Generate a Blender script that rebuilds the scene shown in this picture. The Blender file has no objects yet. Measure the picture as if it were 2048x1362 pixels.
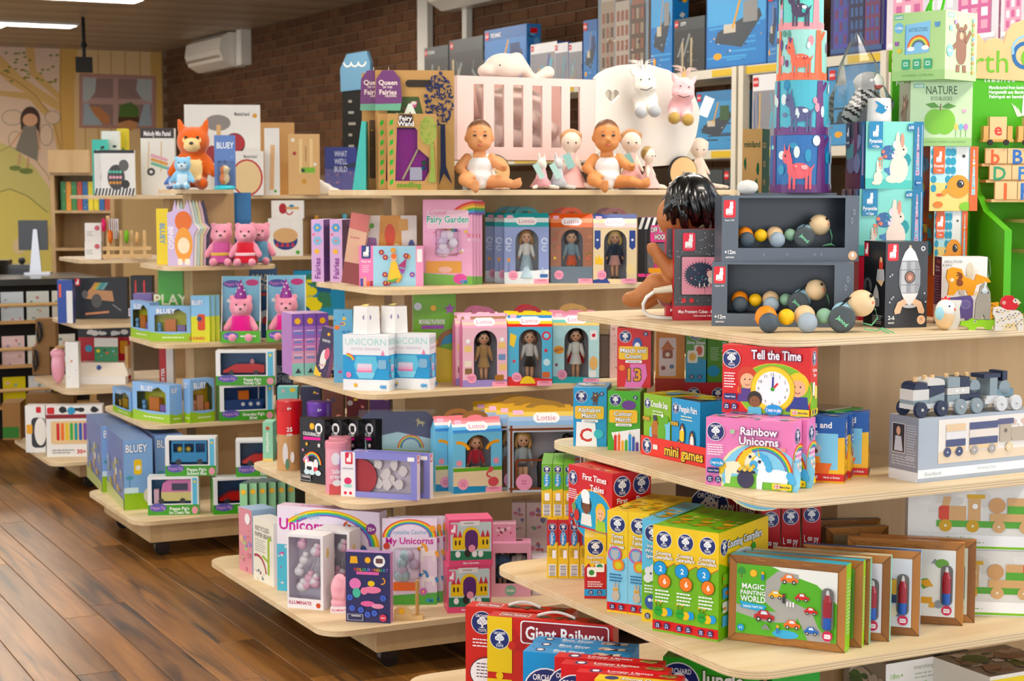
import bpy,bmesh,math,random
import numpy as np
from mathutils import Vector,Matrix
SC=bpy.context.scene
COL=SC.collection
F_PX,PITCH,YAW,H=3453.0,math.radians(5.07),math.radians(27.2),1.6
cam_d=bpy.data.cameras.new('camera');cam=bpy.data.objects.new('camera',cam_d);COL.objects.link(cam)
cam.location=(0,0,H);cam.rotation_euler=(math.pi/2-PITCH,0,-YAW)
cam_d.sensor_width=36;cam_d.lens=36*F_PX/2048;cam_d.clip_end=200
cam_d.dof.use_dof=True;cam_d.dof.focus_distance=4.6;cam_d.dof.aperture_fstop=8.0
SC.camera=cam
W=bpy.data.worlds.new('daylight');SC.world=W;W.use_nodes=True
bg=W.node_tree.nodes['Background'];bg.inputs[0].default_value=(0.93,0.96,1.0,1);bg.inputs[1].default_value=1.2
vs=SC.view_settings;vs.view_transform='Standard';vs.look='None';vs.exposure=1.22;vs.gamma=1
vs.use_curve_mapping=False
LAMP_POWER=17.0
CP,SP=math.cos(PITCH),math.sin(PITCH);CY,SY=math.cos(YAW),math.sin(YAW)
def w2(xc,yc):return(xc*CY+yc*SY,-xc*SY+yc*CY)
def at(px,py,z):
 r=(px-1024)/F_PX;u=(681-py)/F_PX
 yc,zc=CP+u*SP,-SP+u*CP
 t=(z-H)/zc;x,y=w2(r*t,yc*t);return Vector((x,y,z))
def atD(px,D,z):
 Fd=D*CP-(z-H)*SP;x,y=w2((px-1024)/F_PX*Fd,D);return Vector((x,y,z))
def atA(px,Y0,z):
 r=(px-1024)/F_PX;x,y=w2(r/CP,1.0)
 P=None;t=Y0/y
 for _ in range(4):
  D=t;q=atD(px,D,z);t*=Y0/q.y
 return atD(px,t,z)
def pix(p):
 xc=p[0]*CY-p[1]*SY;yc=p[0]*SY+p[1]*CY;z=p[2]-H
 Fd=yc*CP-z*SP;U=yc*SP+z*CP
 return 1024+F_PX*xc/Fd,681-F_PX*U/Fd
def depth(p):return p[0]*SY+p[1]*CY
def h_for(P,ytop):
 a,b=0.0,3.0
 for _ in range(40):
  m=(a+b)/2
  if pix((P[0],P[1],P[2]+m))[1]>ytop:a=m
  else:b=m
 return a
def along(P,dirv,xt):
 a,b=0.0,3.0;x0=pix(P)[0];s=1 if xt>x0 else -1
 for _ in range(40):
  m=(a+b)/2
  if s*(pix(P+dirv*m)[0]-xt)<0:a=m
  else:b=m
 return a
_lc={}
def lin(c):
 if not isinstance(c,str):return c
 if c not in _lc:
  v=[int(c[i:i+2],16)/255 for i in(0,2,4)]
  q=[x/12.92 if x<=.04045 else((x+.055)/1.055)**2.4 for x in v];g=.3*q[0]+.59*q[1]+.11*q[2]
  _lc[c]=tuple(max(.002,(g+(x-g)*1.12)*.86)for x in q)+(1.0,)
 return _lc[c]
MAT={}
def newmat(name):
 m=bpy.data.materials.new(name);m.use_nodes=True;MAT[name]=m
 return m,m.node_tree.nodes,m.node_tree.links,m.node_tree.nodes['Principled BSDF']
def attr_mat(name,rough,spec=.5,bump=0,bscale=200,metal=0,coat=0,sheen=0,vary=.0):
 m,n,l,b=newmat(name)
 a=n.new('ShaderNodeVertexColor');a.layer_name='Col'
 out=a.outputs[0]
 if vary:
  tc=n.new('ShaderNodeTexCoord');nz=n.new('ShaderNodeTexNoise');nz.inputs['Scale'].default_value=14
  l.new(tc.outputs['Object'],nz.inputs['Vector'])
  hs=n.new('ShaderNodeHueSaturation');mr=n.new('ShaderNodeMapRange')
  mr.inputs['To Min'].default_value=1-vary;mr.inputs['To Max'].default_value=1+vary
  l.new(nz.outputs[0],mr.inputs['Value']);l.new(mr.outputs[0],hs.inputs['Value']);l.new(out,hs.inputs['Color']);out=hs.outputs[0]
 l.new(out,b.inputs['Base Color'])
 b.inputs['Roughness'].default_value=rough;b.inputs['Specular IOR Level'].default_value=spec
 b.inputs['Metallic'].default_value=metal;b.inputs['Coat Weight'].default_value=coat;b.inputs['Sheen Weight'].default_value=sheen
 if bump:
  tc=n.new('ShaderNodeTexCoord');nz=n.new('ShaderNodeTexNoise');nz.inputs['Scale'].default_value=bscale;nz.inputs['Detail'].default_value=3
  bp=n.new('ShaderNodeBump');bp.inputs['Strength'].default_value=bump;bp.inputs['Distance'].default_value=.002
  l.new(tc.outputs['Object'],nz.inputs['Vector']);l.new(nz.outputs[0],bp.inputs['Height']);l.new(bp.outputs[0],b.inputs['Normal'])
 return m
attr_mat('card',.34,.45,vary=.04)
attr_mat('matte',.75,.3,vary=.06)
attr_mat('kraft',.8,.25,bump=.15,bscale=400,vary=.1)
attr_mat('fabric',.95,.15,bump=.6,bscale=500,sheen=.4,vary=.08)
attr_mat('plush',.95,.1,bump=1.0,bscale=260,sheen=.5,vary=.12)
attr_mat('plastic',.28,.5,coat=.3)
attr_mat('vinyl',.5,.4)
attr_mat('metal',.3,.5,metal=1)
attr_mat('paint',.5,.4,bump=.1,bscale=60)
attr_mat('toywood',.5,.35,bump=.1,bscale=90,vary=.1)
attr_mat('brickface',.9,.2,bump=.8,bscale=60,vary=.18)
attr_mat('boards',.45,.5,bump=.15,bscale=30,vary=.1)
def clear_mat(name,ior,rough):
 m,n,l,b=newmat(name)
 tr=n.new('ShaderNodeBsdfTransparent');gl=n.new('ShaderNodeBsdfGlossy');gl.inputs['Roughness'].default_value=rough
 mx=n.new('ShaderNodeMixShader');fr=n.new('ShaderNodeFresnel');fr.inputs['IOR'].default_value=ior
 tr.inputs[0].default_value=(.97,.98,.98,1)
 l.new(fr.outputs[0],mx.inputs[0]);l.new(tr.outputs[0],mx.inputs[1]);l.new(gl.outputs[0],mx.inputs[2])
 l.new(mx.outputs[0],n['Material Output'].inputs[0])
clear_mat('clear',1.25,.12)
clear_mat('film',1.75,.25)
def emis(name,col,s):
 m,n,l,b=newmat(name);b.inputs['Base Color'].default_value=lin(col)
 b.inputs['Emission Color'].default_value=lin(col);b.inputs['Emission Strength'].default_value=s
emis('lamp','fff6ea',LAMP_POWER)
def wood_mat(name,c0,c1,scale=(2,30,30),rough=.5,ply=False,cs=None):
 m,n,l,b=newmat(name)
 tc=n.new('ShaderNodeTexCoord');mp=n.new('ShaderNodeMapping');mp.inputs['Scale'].default_value=scale
 nz=n.new('ShaderNodeTexNoise');nz.inputs['Scale'].default_value=1;nz.inputs['Detail'].default_value=5;nz.inputs['Distortion'].default_value=.6
 oi=n.new('ShaderNodeObjectInfo');ad=n.new('ShaderNodeVectorMath');ad.operation='ADD'
 sc=n.new('ShaderNodeVectorMath');sc.operation='SCALE';sc.inputs['Scale'].default_value=37.0
 cr=n.new('ShaderNodeCombineXYZ')
 for k in range(3):l.new(oi.outputs['Random'],cr.inputs[k])
 l.new(cr.outputs[0],sc.inputs[0]);l.new(tc.outputs['Object'],ad.inputs[0]);l.new(sc.outputs[0],ad.inputs[1])
 l.new(ad.outputs[0],mp.inputs['Vector']);l.new(mp.outputs[0],nz.inputs['Vector'])
 rp=n.new('ShaderNodeValToRGB');rp.color_ramp.elements[0].position=.3;rp.color_ramp.elements[1].position=.7
 rp.color_ramp.elements[0].color=lin(c0);rp.color_ramp.elements[1].color=lin(c1)
 l.new(nz.outputs[0],rp.inputs[0]);out=rp.outputs[0]
 if cs:
  mp2=n.new('ShaderNodeMapping');mp2.inputs['Scale'].default_value=(scale[0]*.45,scale[1]*.45,scale[2]*.45)
  nz2=n.new('ShaderNodeTexNoise');nz2.inputs['Scale'].default_value=1;nz2.inputs['Detail'].default_value=4;nz2.inputs['Distortion'].default_value=1.2
  l.new(ad.outputs[0],mp2.inputs['Vector']);l.new(mp2.outputs[0],nz2.inputs['Vector'])
  r2=n.new('ShaderNodeValToRGB');r2.color_ramp.elements[0].position=.56;r2.color_ramp.elements[1].position=.68
  r2.color_ramp.elements[0].color=(0,0,0,1);r2.color_ramp.elements[1].color=(1,1,1,1)
  l.new(nz2.outputs[0],r2.inputs[0])
  mx=n.new('ShaderNodeMix');mx.data_type='RGBA';mx.inputs[7].default_value=lin(cs)
  ml=n.new('ShaderNodeMath');ml.operation='MULTIPLY';ml.inputs[1].default_value=.85
  l.new(r2.outputs[0],ml.inputs[0]);l.new(ml.outputs[0],mx.inputs[0]);l.new(out,mx.inputs[6]);out=mx.outputs[2]
  hv=n.new('ShaderNodeHueSaturation');mr=n.new('ShaderNodeMapRange');mr.inputs['To Min'].default_value=.72;mr.inputs['To Max'].default_value=1.28
  l.new(oi.outputs['Random'],mr.inputs['Value']);l.new(mr.outputs[0],hv.inputs['Value']);l.new(out,hv.inputs['Color']);out=hv.outputs[0]
 if ply:
  sx=n.new('ShaderNodeSeparateXYZ');l.new(tc.outputs['Object'],sx.inputs[0])
  mo=n.new('ShaderNodeMath');mo.operation='MULTIPLY';mo.inputs[1].default_value=2*math.pi/.0062
  l.new(sx.outputs[2],mo.inputs[0]);sn=n.new('ShaderNodeMath');sn.operation='SINE';l.new(mo.outputs[0],sn.inputs[0])
  ge=n.new('ShaderNodeNewGeometry');s2=n.new('ShaderNodeSeparateXYZ');l.new(ge.outputs['True Normal'],s2.inputs[0])
  ab=n.new('ShaderNodeMath');ab.operation='ABSOLUTE';l.new(s2.outputs[2],ab.inputs[0])
  lt=n.new('ShaderNodeMath');lt.operation='LESS_THAN';lt.inputs[1].default_value=.5;l.new(ab.outputs[0],lt.inputs[0])
  gt=n.new('ShaderNodeMath');gt.operation='GREATER_THAN';gt.inputs[1].default_value=.45;l.new(sn.outputs[0],gt.inputs[0])
  mu=n.new('ShaderNodeMath');mu.operation='MULTIPLY';l.new(lt.outputs[0],mu.inputs[0]);l.new(gt.outputs[0],mu.inputs[1])
  m3=n.new('ShaderNodeMath');m3.operation='MULTIPLY';m3.inputs[1].default_value=.55;l.new(mu.outputs[0],m3.inputs[0])
  mx=n.new('ShaderNodeMix');mx.data_type='RGBA';mx.inputs[7].default_value=lin('a9835a')
  l.new(m3.outputs[0],mx.inputs[0]);l.new(out,mx.inputs[6]);out=mx.outputs[2]
 l.new(out,b.inputs['Base Color']);b.inputs['Roughness'].default_value=rough
 bp=n.new('ShaderNodeBump');bp.inputs['Strength'].default_value=.12;bp.inputs['Distance'].default_value=.001
 l.new(nz.outputs[0],bp.inputs['Height']);l.new(bp.outputs[0],b.inputs['Normal'])
wood_mat('plywood','dcc096','efdcba',(1.2,14,14),.5,ply=True)
wood_mat('panelwood','b3946a','c8ab82',(9,9,1.0),.55)
wood_mat('floorwood','694323','9a6c3c',(26,1.8,20),.3,cs='2a1a10')
wood_mat('floorbase','2a180c','3a2412',(22,1.6,20),.5)
wood_mat('beech','dcb583','ecd0a2',(6,30,30),.5)
class MB:
 def __init__(s):s.v=[];s.f=[];s.c=[]
 def add(s,vs,fs,c):
  k=len(s.v);s.v+=[tuple(p)for p in vs];s.f+=[tuple(i+k for i in f)for f in fs]
  if isinstance(c,list):s.c+=c
  else:s.c+=[c]*len(fs)
  return s
 def box(s,x0,y0,z0,x1,y1,z1,c,M=None):
  vs=[Vector((x,y,z))for z in(z0,z1)for y in(y0,y1)for x in(x0,x1)]
  if M is not None:vs=[M@v for v in vs]
  cc=c
  if isinstance(c,dict):
   d=c.get('*','ffffff');cc=[c.get(k,d)for k in('B','T','F','K','L','R')]
  return s.add(vs,[(0,2,3,1),(4,5,7,6),(0,1,5,4),(2,6,7,3),(0,4,6,2),(1,3,7,5)],cc)
 def prism(s,pts,y0,y1,c,ax='y',side=None):
  """extrude 2D polygon pts (x,z) between y0..y1 (ax y) or (x,y) between z's (ax z) or (y,z) along x"""
  n=len(pts)
  def mk(p,t):return(p[0],t,p[1])if ax=='y' else((p[0],p[1],t)if ax=='z' else(t,p[0],p[1]))
  vs=[mk(p,y0)for p in pts]+[mk(p,y1)for p in pts]
  fs=[tuple(range(n)),tuple(range(2*n-1,n-1,-1))]+[(i,i+n,(i+1)%n+n,(i+1)%n)for i in range(n)]
  return s.add(vs,fs,[c,c]+[side or c]*n)
 def lathe(s,prof,c,n=16,M=None,caps=True):
  vs=[];fs=[];cs=[]
  for r,z in prof:vs+=[Vector((r*math.cos(2*math.pi*i/n),r*math.sin(2*math.pi*i/n),z))for i in range(n)]
  for j in range(len(prof)-1):
   cc=c[j]if isinstance(c,(list,tuple))and not isinstance(c,str)else c
   for i in range(n):fs.append((j*n+i,j*n+(i+1)%n,(j+1)*n+(i+1)%n,(j+1)*n+i));cs.append(cc)
  if caps:
   fs.append(tuple(range(n-1,-1,-1)));cs.append(c[0]if isinstance(c,(list,tuple))else c)
   k=(len(prof)-1)*n;fs.append(tuple(range(k,k+n)));cs.append(c[-1]if isinstance(c,(list,tuple))else c)
  if M is not None:vs=[M@v for v in vs]
  return s.add(vs,fs,cs)
 def ball(s,ctr,r,c,n=14,m=8,M=None):
  if not hasattr(r,'__len__'):r=(r,r,r)
  vs=[Vector((0,0,-r[2]))];fs=[]
  for j in range(1,m):
   t=-math.pi/2+math.pi*j/m
   vs+=[Vector((r[0]*math.cos(t)*math.cos(2*math.pi*i/n),r[1]*math.cos(t)*math.sin(2*math.pi*i/n),r[2]*math.sin(t)))for i in range(n)]
  vs.append(Vector((0,0,r[2])));L=len(vs)-1
  for i in range(n):
   fs.append((0,1+(i+1)%n,1+i));fs.append((L,L-n+i,L-n+(i+1)%n))
   for j in range(m-2):
    a=1+j*n;fs.append((a+i,a+(i+1)%n,a+n+(i+1)%n,a+n+i))
  if M is not None:vs=[M@v for v in vs]
  return s.add([v+Vector(ctr)for v in vs],fs,c)
 def tube(s,pts,r,c,n=8,closed=False):
  P=[Vector(p)for p in pts];vs=[];fs=[];N=len(P)
  up=Vector((0.13,0.21,1)).normalized()
  for i,p in enumerate(P):
   d=(P[(i+1)%N]-P[i-1])if closed else(P[min(i+1,N-1)]-P[max(i-1,0)])
   d.normalize();a=d.cross(up)
   if a.length<1e-3:a=d.cross(Vector((1,0,0)))
   a.normalize();b=d.cross(a);rr=r[i]if hasattr(r,'__len__')else r
   vs+=[p+a*rr*math.cos(2*math.pi*k/n)+b*rr*math.sin(2*math.pi*k/n)for k in range(n)]
  for i in range(N if closed else N-1):
   for k in range(n):fs.append((i*n+k,i*n+(k+1)%n,((i+1)%N)*n+(k+1)%n,((i+1)%N)*n+k))
  if not closed:fs+=[tuple(range(n-1,-1,-1)),tuple(range((N-1)*n,N*n))]
  return s.add(vs,fs,c)
 def build(s,name,mat='card',parent=None,smooth=False,M=None):
  me=bpy.data.meshes.new(name);me.from_pydata(s.v,[],s.f)
  ca=me.color_attributes.new('Col','FLOAT_COLOR','CORNER')
  cols=np.array([lin(c)for c in s.c],dtype=np.float32)
  cnt=np.array([len(f)for f in s.f])
  ca.data.foreach_set('color',np.repeat(cols,cnt,axis=0).ravel())
  me.materials.append(MAT[mat])
  if smooth:me.polygons.foreach_set('use_smooth',[True]*len(me.polygons))
  me.update();o=bpy.data.objects.new(name,me);COL.objects.link(o)
  if parent:o.parent=parent
  if M is not None:o.matrix_world=M if not parent else o.matrix_world;
  if M is not None and parent:o.matrix_local=M
  return o
def tag(o,label,cat,group=None,kind=None):
 if label:o['label']=label
 if cat:o['category']=cat
 if group:o['group']=group
 if kind:o['kind']=kind
 return o
def struct(o):o['kind']='structure';return o
def thing(name,label,cat,loc=(0,0,0),rz=0,group=None,M=None):
 o=bpy.data.objects.new(name,None);COL.objects.link(o);o.empty_display_size=.05
 if M is not None:o.matrix_world=M
 else:o.location=loc;o.rotation_euler=(0,0,rz)
 return tag(o,label,cat,group)
def clone(o,off=(0,0,0),label=None,rz=0,group=None):
 """copy a thing with its parts and sub-parts, moved by off in the thing's own axes"""
 def cp(s,par):
  c=s.copy();COL.objects.link(c);c.parent=par
  for ch in s.children:cp(ch,c)
  return c
 c=cp(o,None);c.matrix_world=o.matrix_basis.copy()@Matrix.Translation(off)@Matrix.Rotation(rz,4,'Z')
 if label:c['label']=label
 if group:c['group']=group
 return c
_tx={}
def text_mesh(s,bold):
 k=(s,bold)
 if k not in _tx:
  cu=bpy.data.curves.new('lettering','FONT');cu.body=s;cu.size=1;cu.resolution_u=2;cu.offset=.022 if bold else 0
  ob=bpy.data.objects.new('lettering',cu);me=bpy.data.meshes.new_from_object(ob)
  vs=np.array([v.co[:2]for v in me.vertices])if len(me.vertices)else np.zeros((1,2))
  fs=[tuple(p.vertices)for p in me.polygons]
  bpy.data.objects.remove(ob);bpy.data.curves.remove(cu);bpy.data.meshes.remove(me)
  x0,x1=vs[:,0].min(),vs[:,0].max();vs[:,0]-=(x0+x1)/2
  _tx[k]=(vs/.7,fs,(x1-x0)/.7)
 return _tx[k]
class Face:
 """flat print on one face of a box: metric plane o + x*U + y*V, proud by N"""
 def __init__(s,o,U,V,N,w,h):
  s.o,s.U,s.V,s.N,s.w,s.h=Vector(o),Vector(U),Vector(V),Vector(N),w,h;s.k=0;s.mb=MB()
 def poly(s,pts,c,keep=False):
  if not keep:s.k+=1
  e=.00025+.00009*s.k
  s.mb.add([s.o+s.U*x+s.V*y+s.N*e for x,y in pts],[tuple(range(len(pts)))],c)
 def circ(s,x,y,r,c,ry=None,n=20,a0=0,a1=360):
  ry=ry or r
  if a1-a0>=360:pts=[(x+r*math.cos(2*math.pi*i/n),y+ry*math.sin(2*math.pi*i/n))for i in range(n)]
  else:pts=[(x+r*math.cos(math.radians(a0+(a1-a0)*i/n)),y+ry*math.sin(math.radians(a0+(a1-a0)*i/n)))for i in range(n+1)]
  s.poly(pts,c)
 def arc(s,x,y,r0,r1,a0,a1,c,n=14,sy=1):
  A=[math.radians(a0+(a1-a0)*i/n)for i in range(n+1)]
  s.poly([(x+r1*math.cos(t),y+sy*r1*math.sin(t))for t in A]+[(x+r0*math.cos(t),y+sy*r0*math.sin(t))for t in reversed(A)],c)
 def rrect(s,x0,y0,x1,y1,c,r=.2):
  R=r*min(abs(x1-x0),abs(y1-y0));pts=[]
  for cx,cy,a in((x1-R,y1-R,0),(x0+R,y1-R,90),(x0+R,y0+R,180),(x1-R,y0+R,270)):
   pts+=[(cx+R*math.cos(math.radians(a+30*i)),cy+R*math.sin(math.radians(a+30*i)))for i in range(4)]
  s.poly(pts,c)
 def line(s,x0,y0,x1,y1,t,c):
  d=Vector((x1-x0,y1-y0));d.normalize();nx,ny=-d.y*t/2,d.x*t/2
  s.poly([(x0+nx,y0+ny),(x0-nx,y0-ny),(x1-nx,y1-ny),(x1+nx,y1+ny)],c)
 def text(s,t,x,y,hh,c,maxw=None,bold=True,rot=0,outline=None):
  vs,fs,wd=text_mesh(t,bold);sx=hh
  if maxw and wd*hh>maxw:sx=maxw/wd
  ca,sa=math.cos(rot),math.sin(rot)
  def put(col,grow,dx=0):
   s.k+=1;e=.00025+.00009*s.k;vv=[]
   for px,py in vs:
    a,b=px*sx,(py-.5)*hh
    a,b=a*ca-b*sa+x,a*sa+b*ca+y
    vv.append(s.o+s.U*(a+dx)+s.V*(b-grow)+s.N*e)
   s.mb.add(vv,fs,col)
  if outline:
   for q in(-1,1):put(outline,hh*.07*q,hh*.07);put(outline,hh*.07*q,-hh*.07)
  put(c,0)
 def lines(s,x0,y0,x1,n,pitch,t,c,seed=1):
  R=random.Random(seed);s.k+=1;e=.00025+.00009*s.k
  for i in range(n):
   y=y0-i*pitch;xe=x1-(x1-x0)*R.uniform(0,.25);x=x0
   while x<xe-.0005:
    q=min(xe,x+(x1-x0)*R.uniform(.08,.2));
    s.mb.add([s.o+s.U*a+s.V*b+s.N*e for a,b in((x,y),(q,y),(q,y+t),(x,y+t))],[(0,1,2,3)],c);x=q+(x1-x0)*.03
 def busy(s,x0,y0,x1,y1,pal,n,seed,smin=.08,smax=.3):
  R=random.Random(seed);w,h=x1-x0,y1-y0;m=min(w,h)
  for i in range(n):
   c=R.choice(pal);k=R.random();rr=m*R.uniform(smin,smax)/2
   cx,cy=R.uniform(x0+rr,x1-rr)if w>2*rr else(x0+x1)/2,R.uniform(y0+rr,y1-rr)if h>2*rr else(y0+y1)/2
   if k<.4:s.circ(cx,cy,rr,c,ry=rr*R.uniform(.5,1),n=9)
   elif k<.75:
    a=R.uniform(0,6.3);s.poly([(cx+rr*q*math.cos(a+t),cy+rr*q*math.sin(a+t))for t,q in((0,1),(1.4,R.uniform(.4,1)),(2.9,R.uniform(.6,1)),(4.6,R.uniform(.4,1)))],c)
   else:s.poly([(cx-rr*.7,cy-rr*.4),(cx+rr*.7,cy-rr*.4),(cx+rr*.7,cy+rr*.4),(cx-rr*.7,cy+rr*.4)],c)
 def done(s,name,parent,mat='card'):
  if s.mb.f:return s.mb.build(name,mat,parent)
FACEN={'F':'front_print','L':'side_print','R':'side_print','T':'top_print'}
def face_of(k,w,d,h,sl=0):
 if k=='F':return Face((0,0,0),(1,0,0),(0,0,1),(0,-1,0),w,h)
 if k=='R':return Face((w,0,0),(0,1,0),(0,0,1),(1,0,0),d,h)
 if k=='L':return Face((0,d,0),(0,-1,0),(0,0,1),(-1,0,0),d,h)
 if k=='T':return Face((0,0,h),(1,0,0),(0,1,0),(0,0,1),w,d)
def placed(p0,x1,z,yaw=-27.0,top=None,h=None,w=None,D=None,d=.06,xl=None,A=None,y1=None,pr=False,ptop=False):
 """front-bottom-left corner from its spot on a shelf plane; width/height/depth in metres or read from where the far edges fall.
    pr: p0 is the front-bottom-right corner; ptop: p0 is the front-top-left corner (h known)"""
 zz=z+h if ptop else z
 P=at(p0[0],p0[1],zz)if(D is None and A is None)else(atD(p0[0],D,zz)if A is None else atA(p0[0],A,zz))
 if y1 is not None:
  q=at(x1,y1,zz)-P
  if pr:q=-q
  yaw=math.degrees(math.atan2(q.y,q.x))
  if w is None:w=q.length
 yr=math.radians(yaw);ux=Vector((math.cos(yr),math.sin(yr),0));uy=Vector((-ux.y,ux.x,0))
 if w is None:w=along(P,-ux if pr else ux,x1)
 if h is None:h=h_for(P,top)
 if xl is not None:d=along(P,uy,xl)
 if pr:P=P-ux*w
 P=Vector((P.x,P.y,z))
 M=Matrix((tuple(ux[:2])+(0,),tuple(uy[:2])+(0,),(0,0,1))).transposed().to_4x4();M.translation=P
 return M,w,h,d
def lean(M,deg,ax='X',piv=(0,0,0)):
 T=Matrix.Translation(piv);return M@T@Matrix.Rotation(math.radians(deg),4,ax)@T.inverted()
class B:pass
def carton(name,label,cat,p0,x1,z,col='ffffff',art=None,group=None,mat='card',tilt=0,roll=0,**kw):
 M,w,h,d=placed(p0,x1,z,**kw)
 if tilt:M=lean(M,tilt,'X',(0,d,0)if tilt<0 else(0,0,0))
 if roll:M=lean(M,roll,'Y',(0,0,0)if roll<0 else(w,0,0))
 o=MB().box(0,0,0,w,d,h,col).build(name,mat);o.matrix_world=M;tag(o,label,cat,group)
 for k,fn in(art or{}).items():
  fc=face_of(k,w,d,h);fn(fc);fc.done(FACEN[k],o,mat)
 r=B();r.o,r.w,r.h,r.d,r.M,r.top=o,w,h,d,M,z+h
 return r
def rowof(b,n,off,labels,group=None):
 """n more copies behind/beside b, each moved on by off"""
 out=[]
 if group:b.o['group']=group
 for i in range(1,n+1):
  out.append(clone(b.o,tuple(q*i for q in off),labels[i-1]if isinstance(labels,(list,tuple))else labels,group=group))
 return out
def hole_panel(mb,w,h,hole,y,c,outer=None):
 """front panel with one hole (keyhole n-gon), both in x,z"""
 out=outer or[(0,0),(w,0),(w,h),(0,h)]
 i=min(range(len(hole)),key=lambda k:(hole[k][0]-out[0][0])**2+(hole[k][1]-out[0][1])**2)
 hp=hole[i:]+hole[:i];
 ar=sum(hp[k][0]*hp[(k+1)%len(hp)][1]-hp[(k+1)%len(hp)][0]*hp[k][1]for k in range(len(hp)))
 if ar>0:hp=[hp[0]]+hp[:0:-1]
 pts=[out[0]]+out[1:]+[out[0]]+hp+[hp[0]]
 mb.add([(a,y,b)for a,b in pts],[tuple(range(len(pts)))],c)
def rr(x0,z0,x1,z1,r,k=4):
 pts=[]
 for cx,cz,a in((x1-r,z1-r,0),(x0+r,z1-r,90),(x0+r,z0+r,180),(x1-r,z0+r,270)):
  pts+=[(cx+r*math.cos(math.radians(a+90*i/k)),cz+r*math.sin(math.radians(a+90*i/k)))for i in range(k+1)]
 return pts
def archp(x0,z0,x1,z1,n=10):
 r=(x1-x0)/2;return[(x0,z0),(x1,z0)]+[(x0+r+r*math.cos(math.pi*i/n),z1-r+r*math.sin(math.pi*i/n))for i in range(n+1)]
def winbox(name,label,cat,p0,x1,z,col,hole,inner='d8d8d8',art=None,group=None,fill=None,mat='card',pane=True,roof=0,roofcol=None,tilt=0,**kw):
 """carton with a window cut in its front, an inside, a clear pane and contents"""
 M,w,h,d=placed(p0,x1,z,**kw)
 if tilt:M=lean(M,tilt,'X',(0,d,0))
 cd=col if isinstance(col,dict)else{'*':col};g=lambda k:cd.get(k,cd.get('*','ffffff'))
 mb=MB();hb=h-roof
 mb.add([(0,0,0),(w,0,0),(w,d,0),(0,d,0)],[(0,3,2,1)],g('B'))
 mb.add([(0,d,0),(w,d,0),(w,d,hb),(0,d,hb)],[(1,0,3,2)],g('K'))
 mb.add([(0,0,0),(0,d,0),(0,d,hb),(0,0,hb)],[(0,3,2,1)],g('L'))
 mb.add([(w,0,0),(w,d,0),(w,d,hb),(w,0,hb)],[(0,1,2,3)],g('R'))
 if roof:
  mb.add([(0,0,hb),(w,0,hb),(w*.97,d/2,h),(w*.03,d/2,h),(w,d,hb),(0,d,hb)],[(0,1,2,3),(5,3,2,4),(0,3,5),(1,4,2)],[roofcol or g('T')]*2+[g('L'),g('R')])
 else:mb.add([(0,0,h),(w,0,h),(w,d,h),(0,d,h)],[(0,1,2,3)],g('T'))
 hp=[(a*w,b*hb)for a,b in hole]if not callable(hole)else hole(w,hb)
 hole_panel(mb,w,hb,hp,0,g('F'))
 o=mb.build(name,mat);o.matrix_world=M;tag(o,label,cat,group)
 xs=[q[0]for q in hp];zs=[q[1]for q in hp];e=.0015
 ib=MB();ib.add([(e,e,e),(w-e,e,e),(w-e,d-e,e),(e,d-e,e),(e,e,hb-e),(w-e,e,hb-e),(w-e,d-e,hb-e),(e,d-e,hb-e)],[(0,1,2,3),(3,2,6,7),(0,3,7,4),(1,5,6,2),(4,7,6,5)],inner)
 ib.build('inner_lining',mat,o)
 if pane:
  pb=MB();pb.add([(a,.0008,b)for a,b in hp],[tuple(range(len(hp)))],'ffffff');pb.build('clear_window','clear',o)
 for k,fn in(art or{}).items():
  if k=='T' and roof:
   s=math.hypot(d/2,roof);fc=Face((0,0,hb),(1,0,0),(0,d/2/s,roof/s),(0,-roof/s,d/2/s),w,s)
  else:fc=face_of(k,w,d,hb)
  fn(fc);fc.done(FACEN[k],o,mat)
 if fill:fill(o,w,d,hb,(min(xs),min(zs),max(xs),max(zs)))
 r=B();r.o,r.w,r.h,r.d,r.M,r.top,r.hb=o,w,h,d,M,z+h,hb
 return r
def blob(name,prims,vox,col,parent=None,mat='fabric',smooth=6):
 mb=MB()
 for p in prims:
  if p[0]=='s':mb.ball(p[1],p[2],'ffffff',14,9,Matrix.Rotation(p[3],3,p[4])if len(p)>3 else None)
  else:
   a,b,r0,r1=Vector(p[1]),Vector(p[2]),p[3],p[4];n=max(2,int((b-a).length/(min(r0,r1)*.45))+1)
   for i in range(n+1):t=i/n;mb.ball(a.lerp(b,t),r0+(r1-r0)*t,'ffffff',12,8)
 me=bpy.data.meshes.new(name);me.from_pydata(mb.v,[],mb.f);ob=bpy.data.objects.new(name,me);COL.objects.link(ob)
 m=ob.modifiers.new('fuse','REMESH');m.mode='VOXEL';m.voxel_size=vox
 s=ob.modifiers.new('soft','SMOOTH');s.iterations=smooth;s.factor=.5
 dg=bpy.context.evaluated_depsgraph_get();me2=bpy.data.meshes.new_from_object(ob.evaluated_get(dg))
 bpy.data.objects.remove(ob);bpy.data.meshes.remove(me)
 ca=me2.color_attributes.new('Col','FLOAT_COLOR','CORNER')
 cols=[]
 for p in me2.polygons:cols+=[lin(col(p.center)if callable(col)else col)]*p.loop_total
 ca.data.foreach_set('color',np.array(cols,dtype=np.float32).ravel())
 me2.materials.clear();me2.materials.append(MAT[mat]);me2.polygons.foreach_set('use_smooth',[True]*len(me2.polygons))
 me2.name=name;o=bpy.data.objects.new(name,me2);COL.objects.link(o)
 if parent:o.parent=parent
 return o
def frame(px,py,z,yaw=-27.0,D=None):
 P=at(px,py,z)if D is None else atD(px,D,z)
 return Matrix.Translation(P)@Matrix.Rotation(math.radians(yaw),4,'Z')
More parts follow.
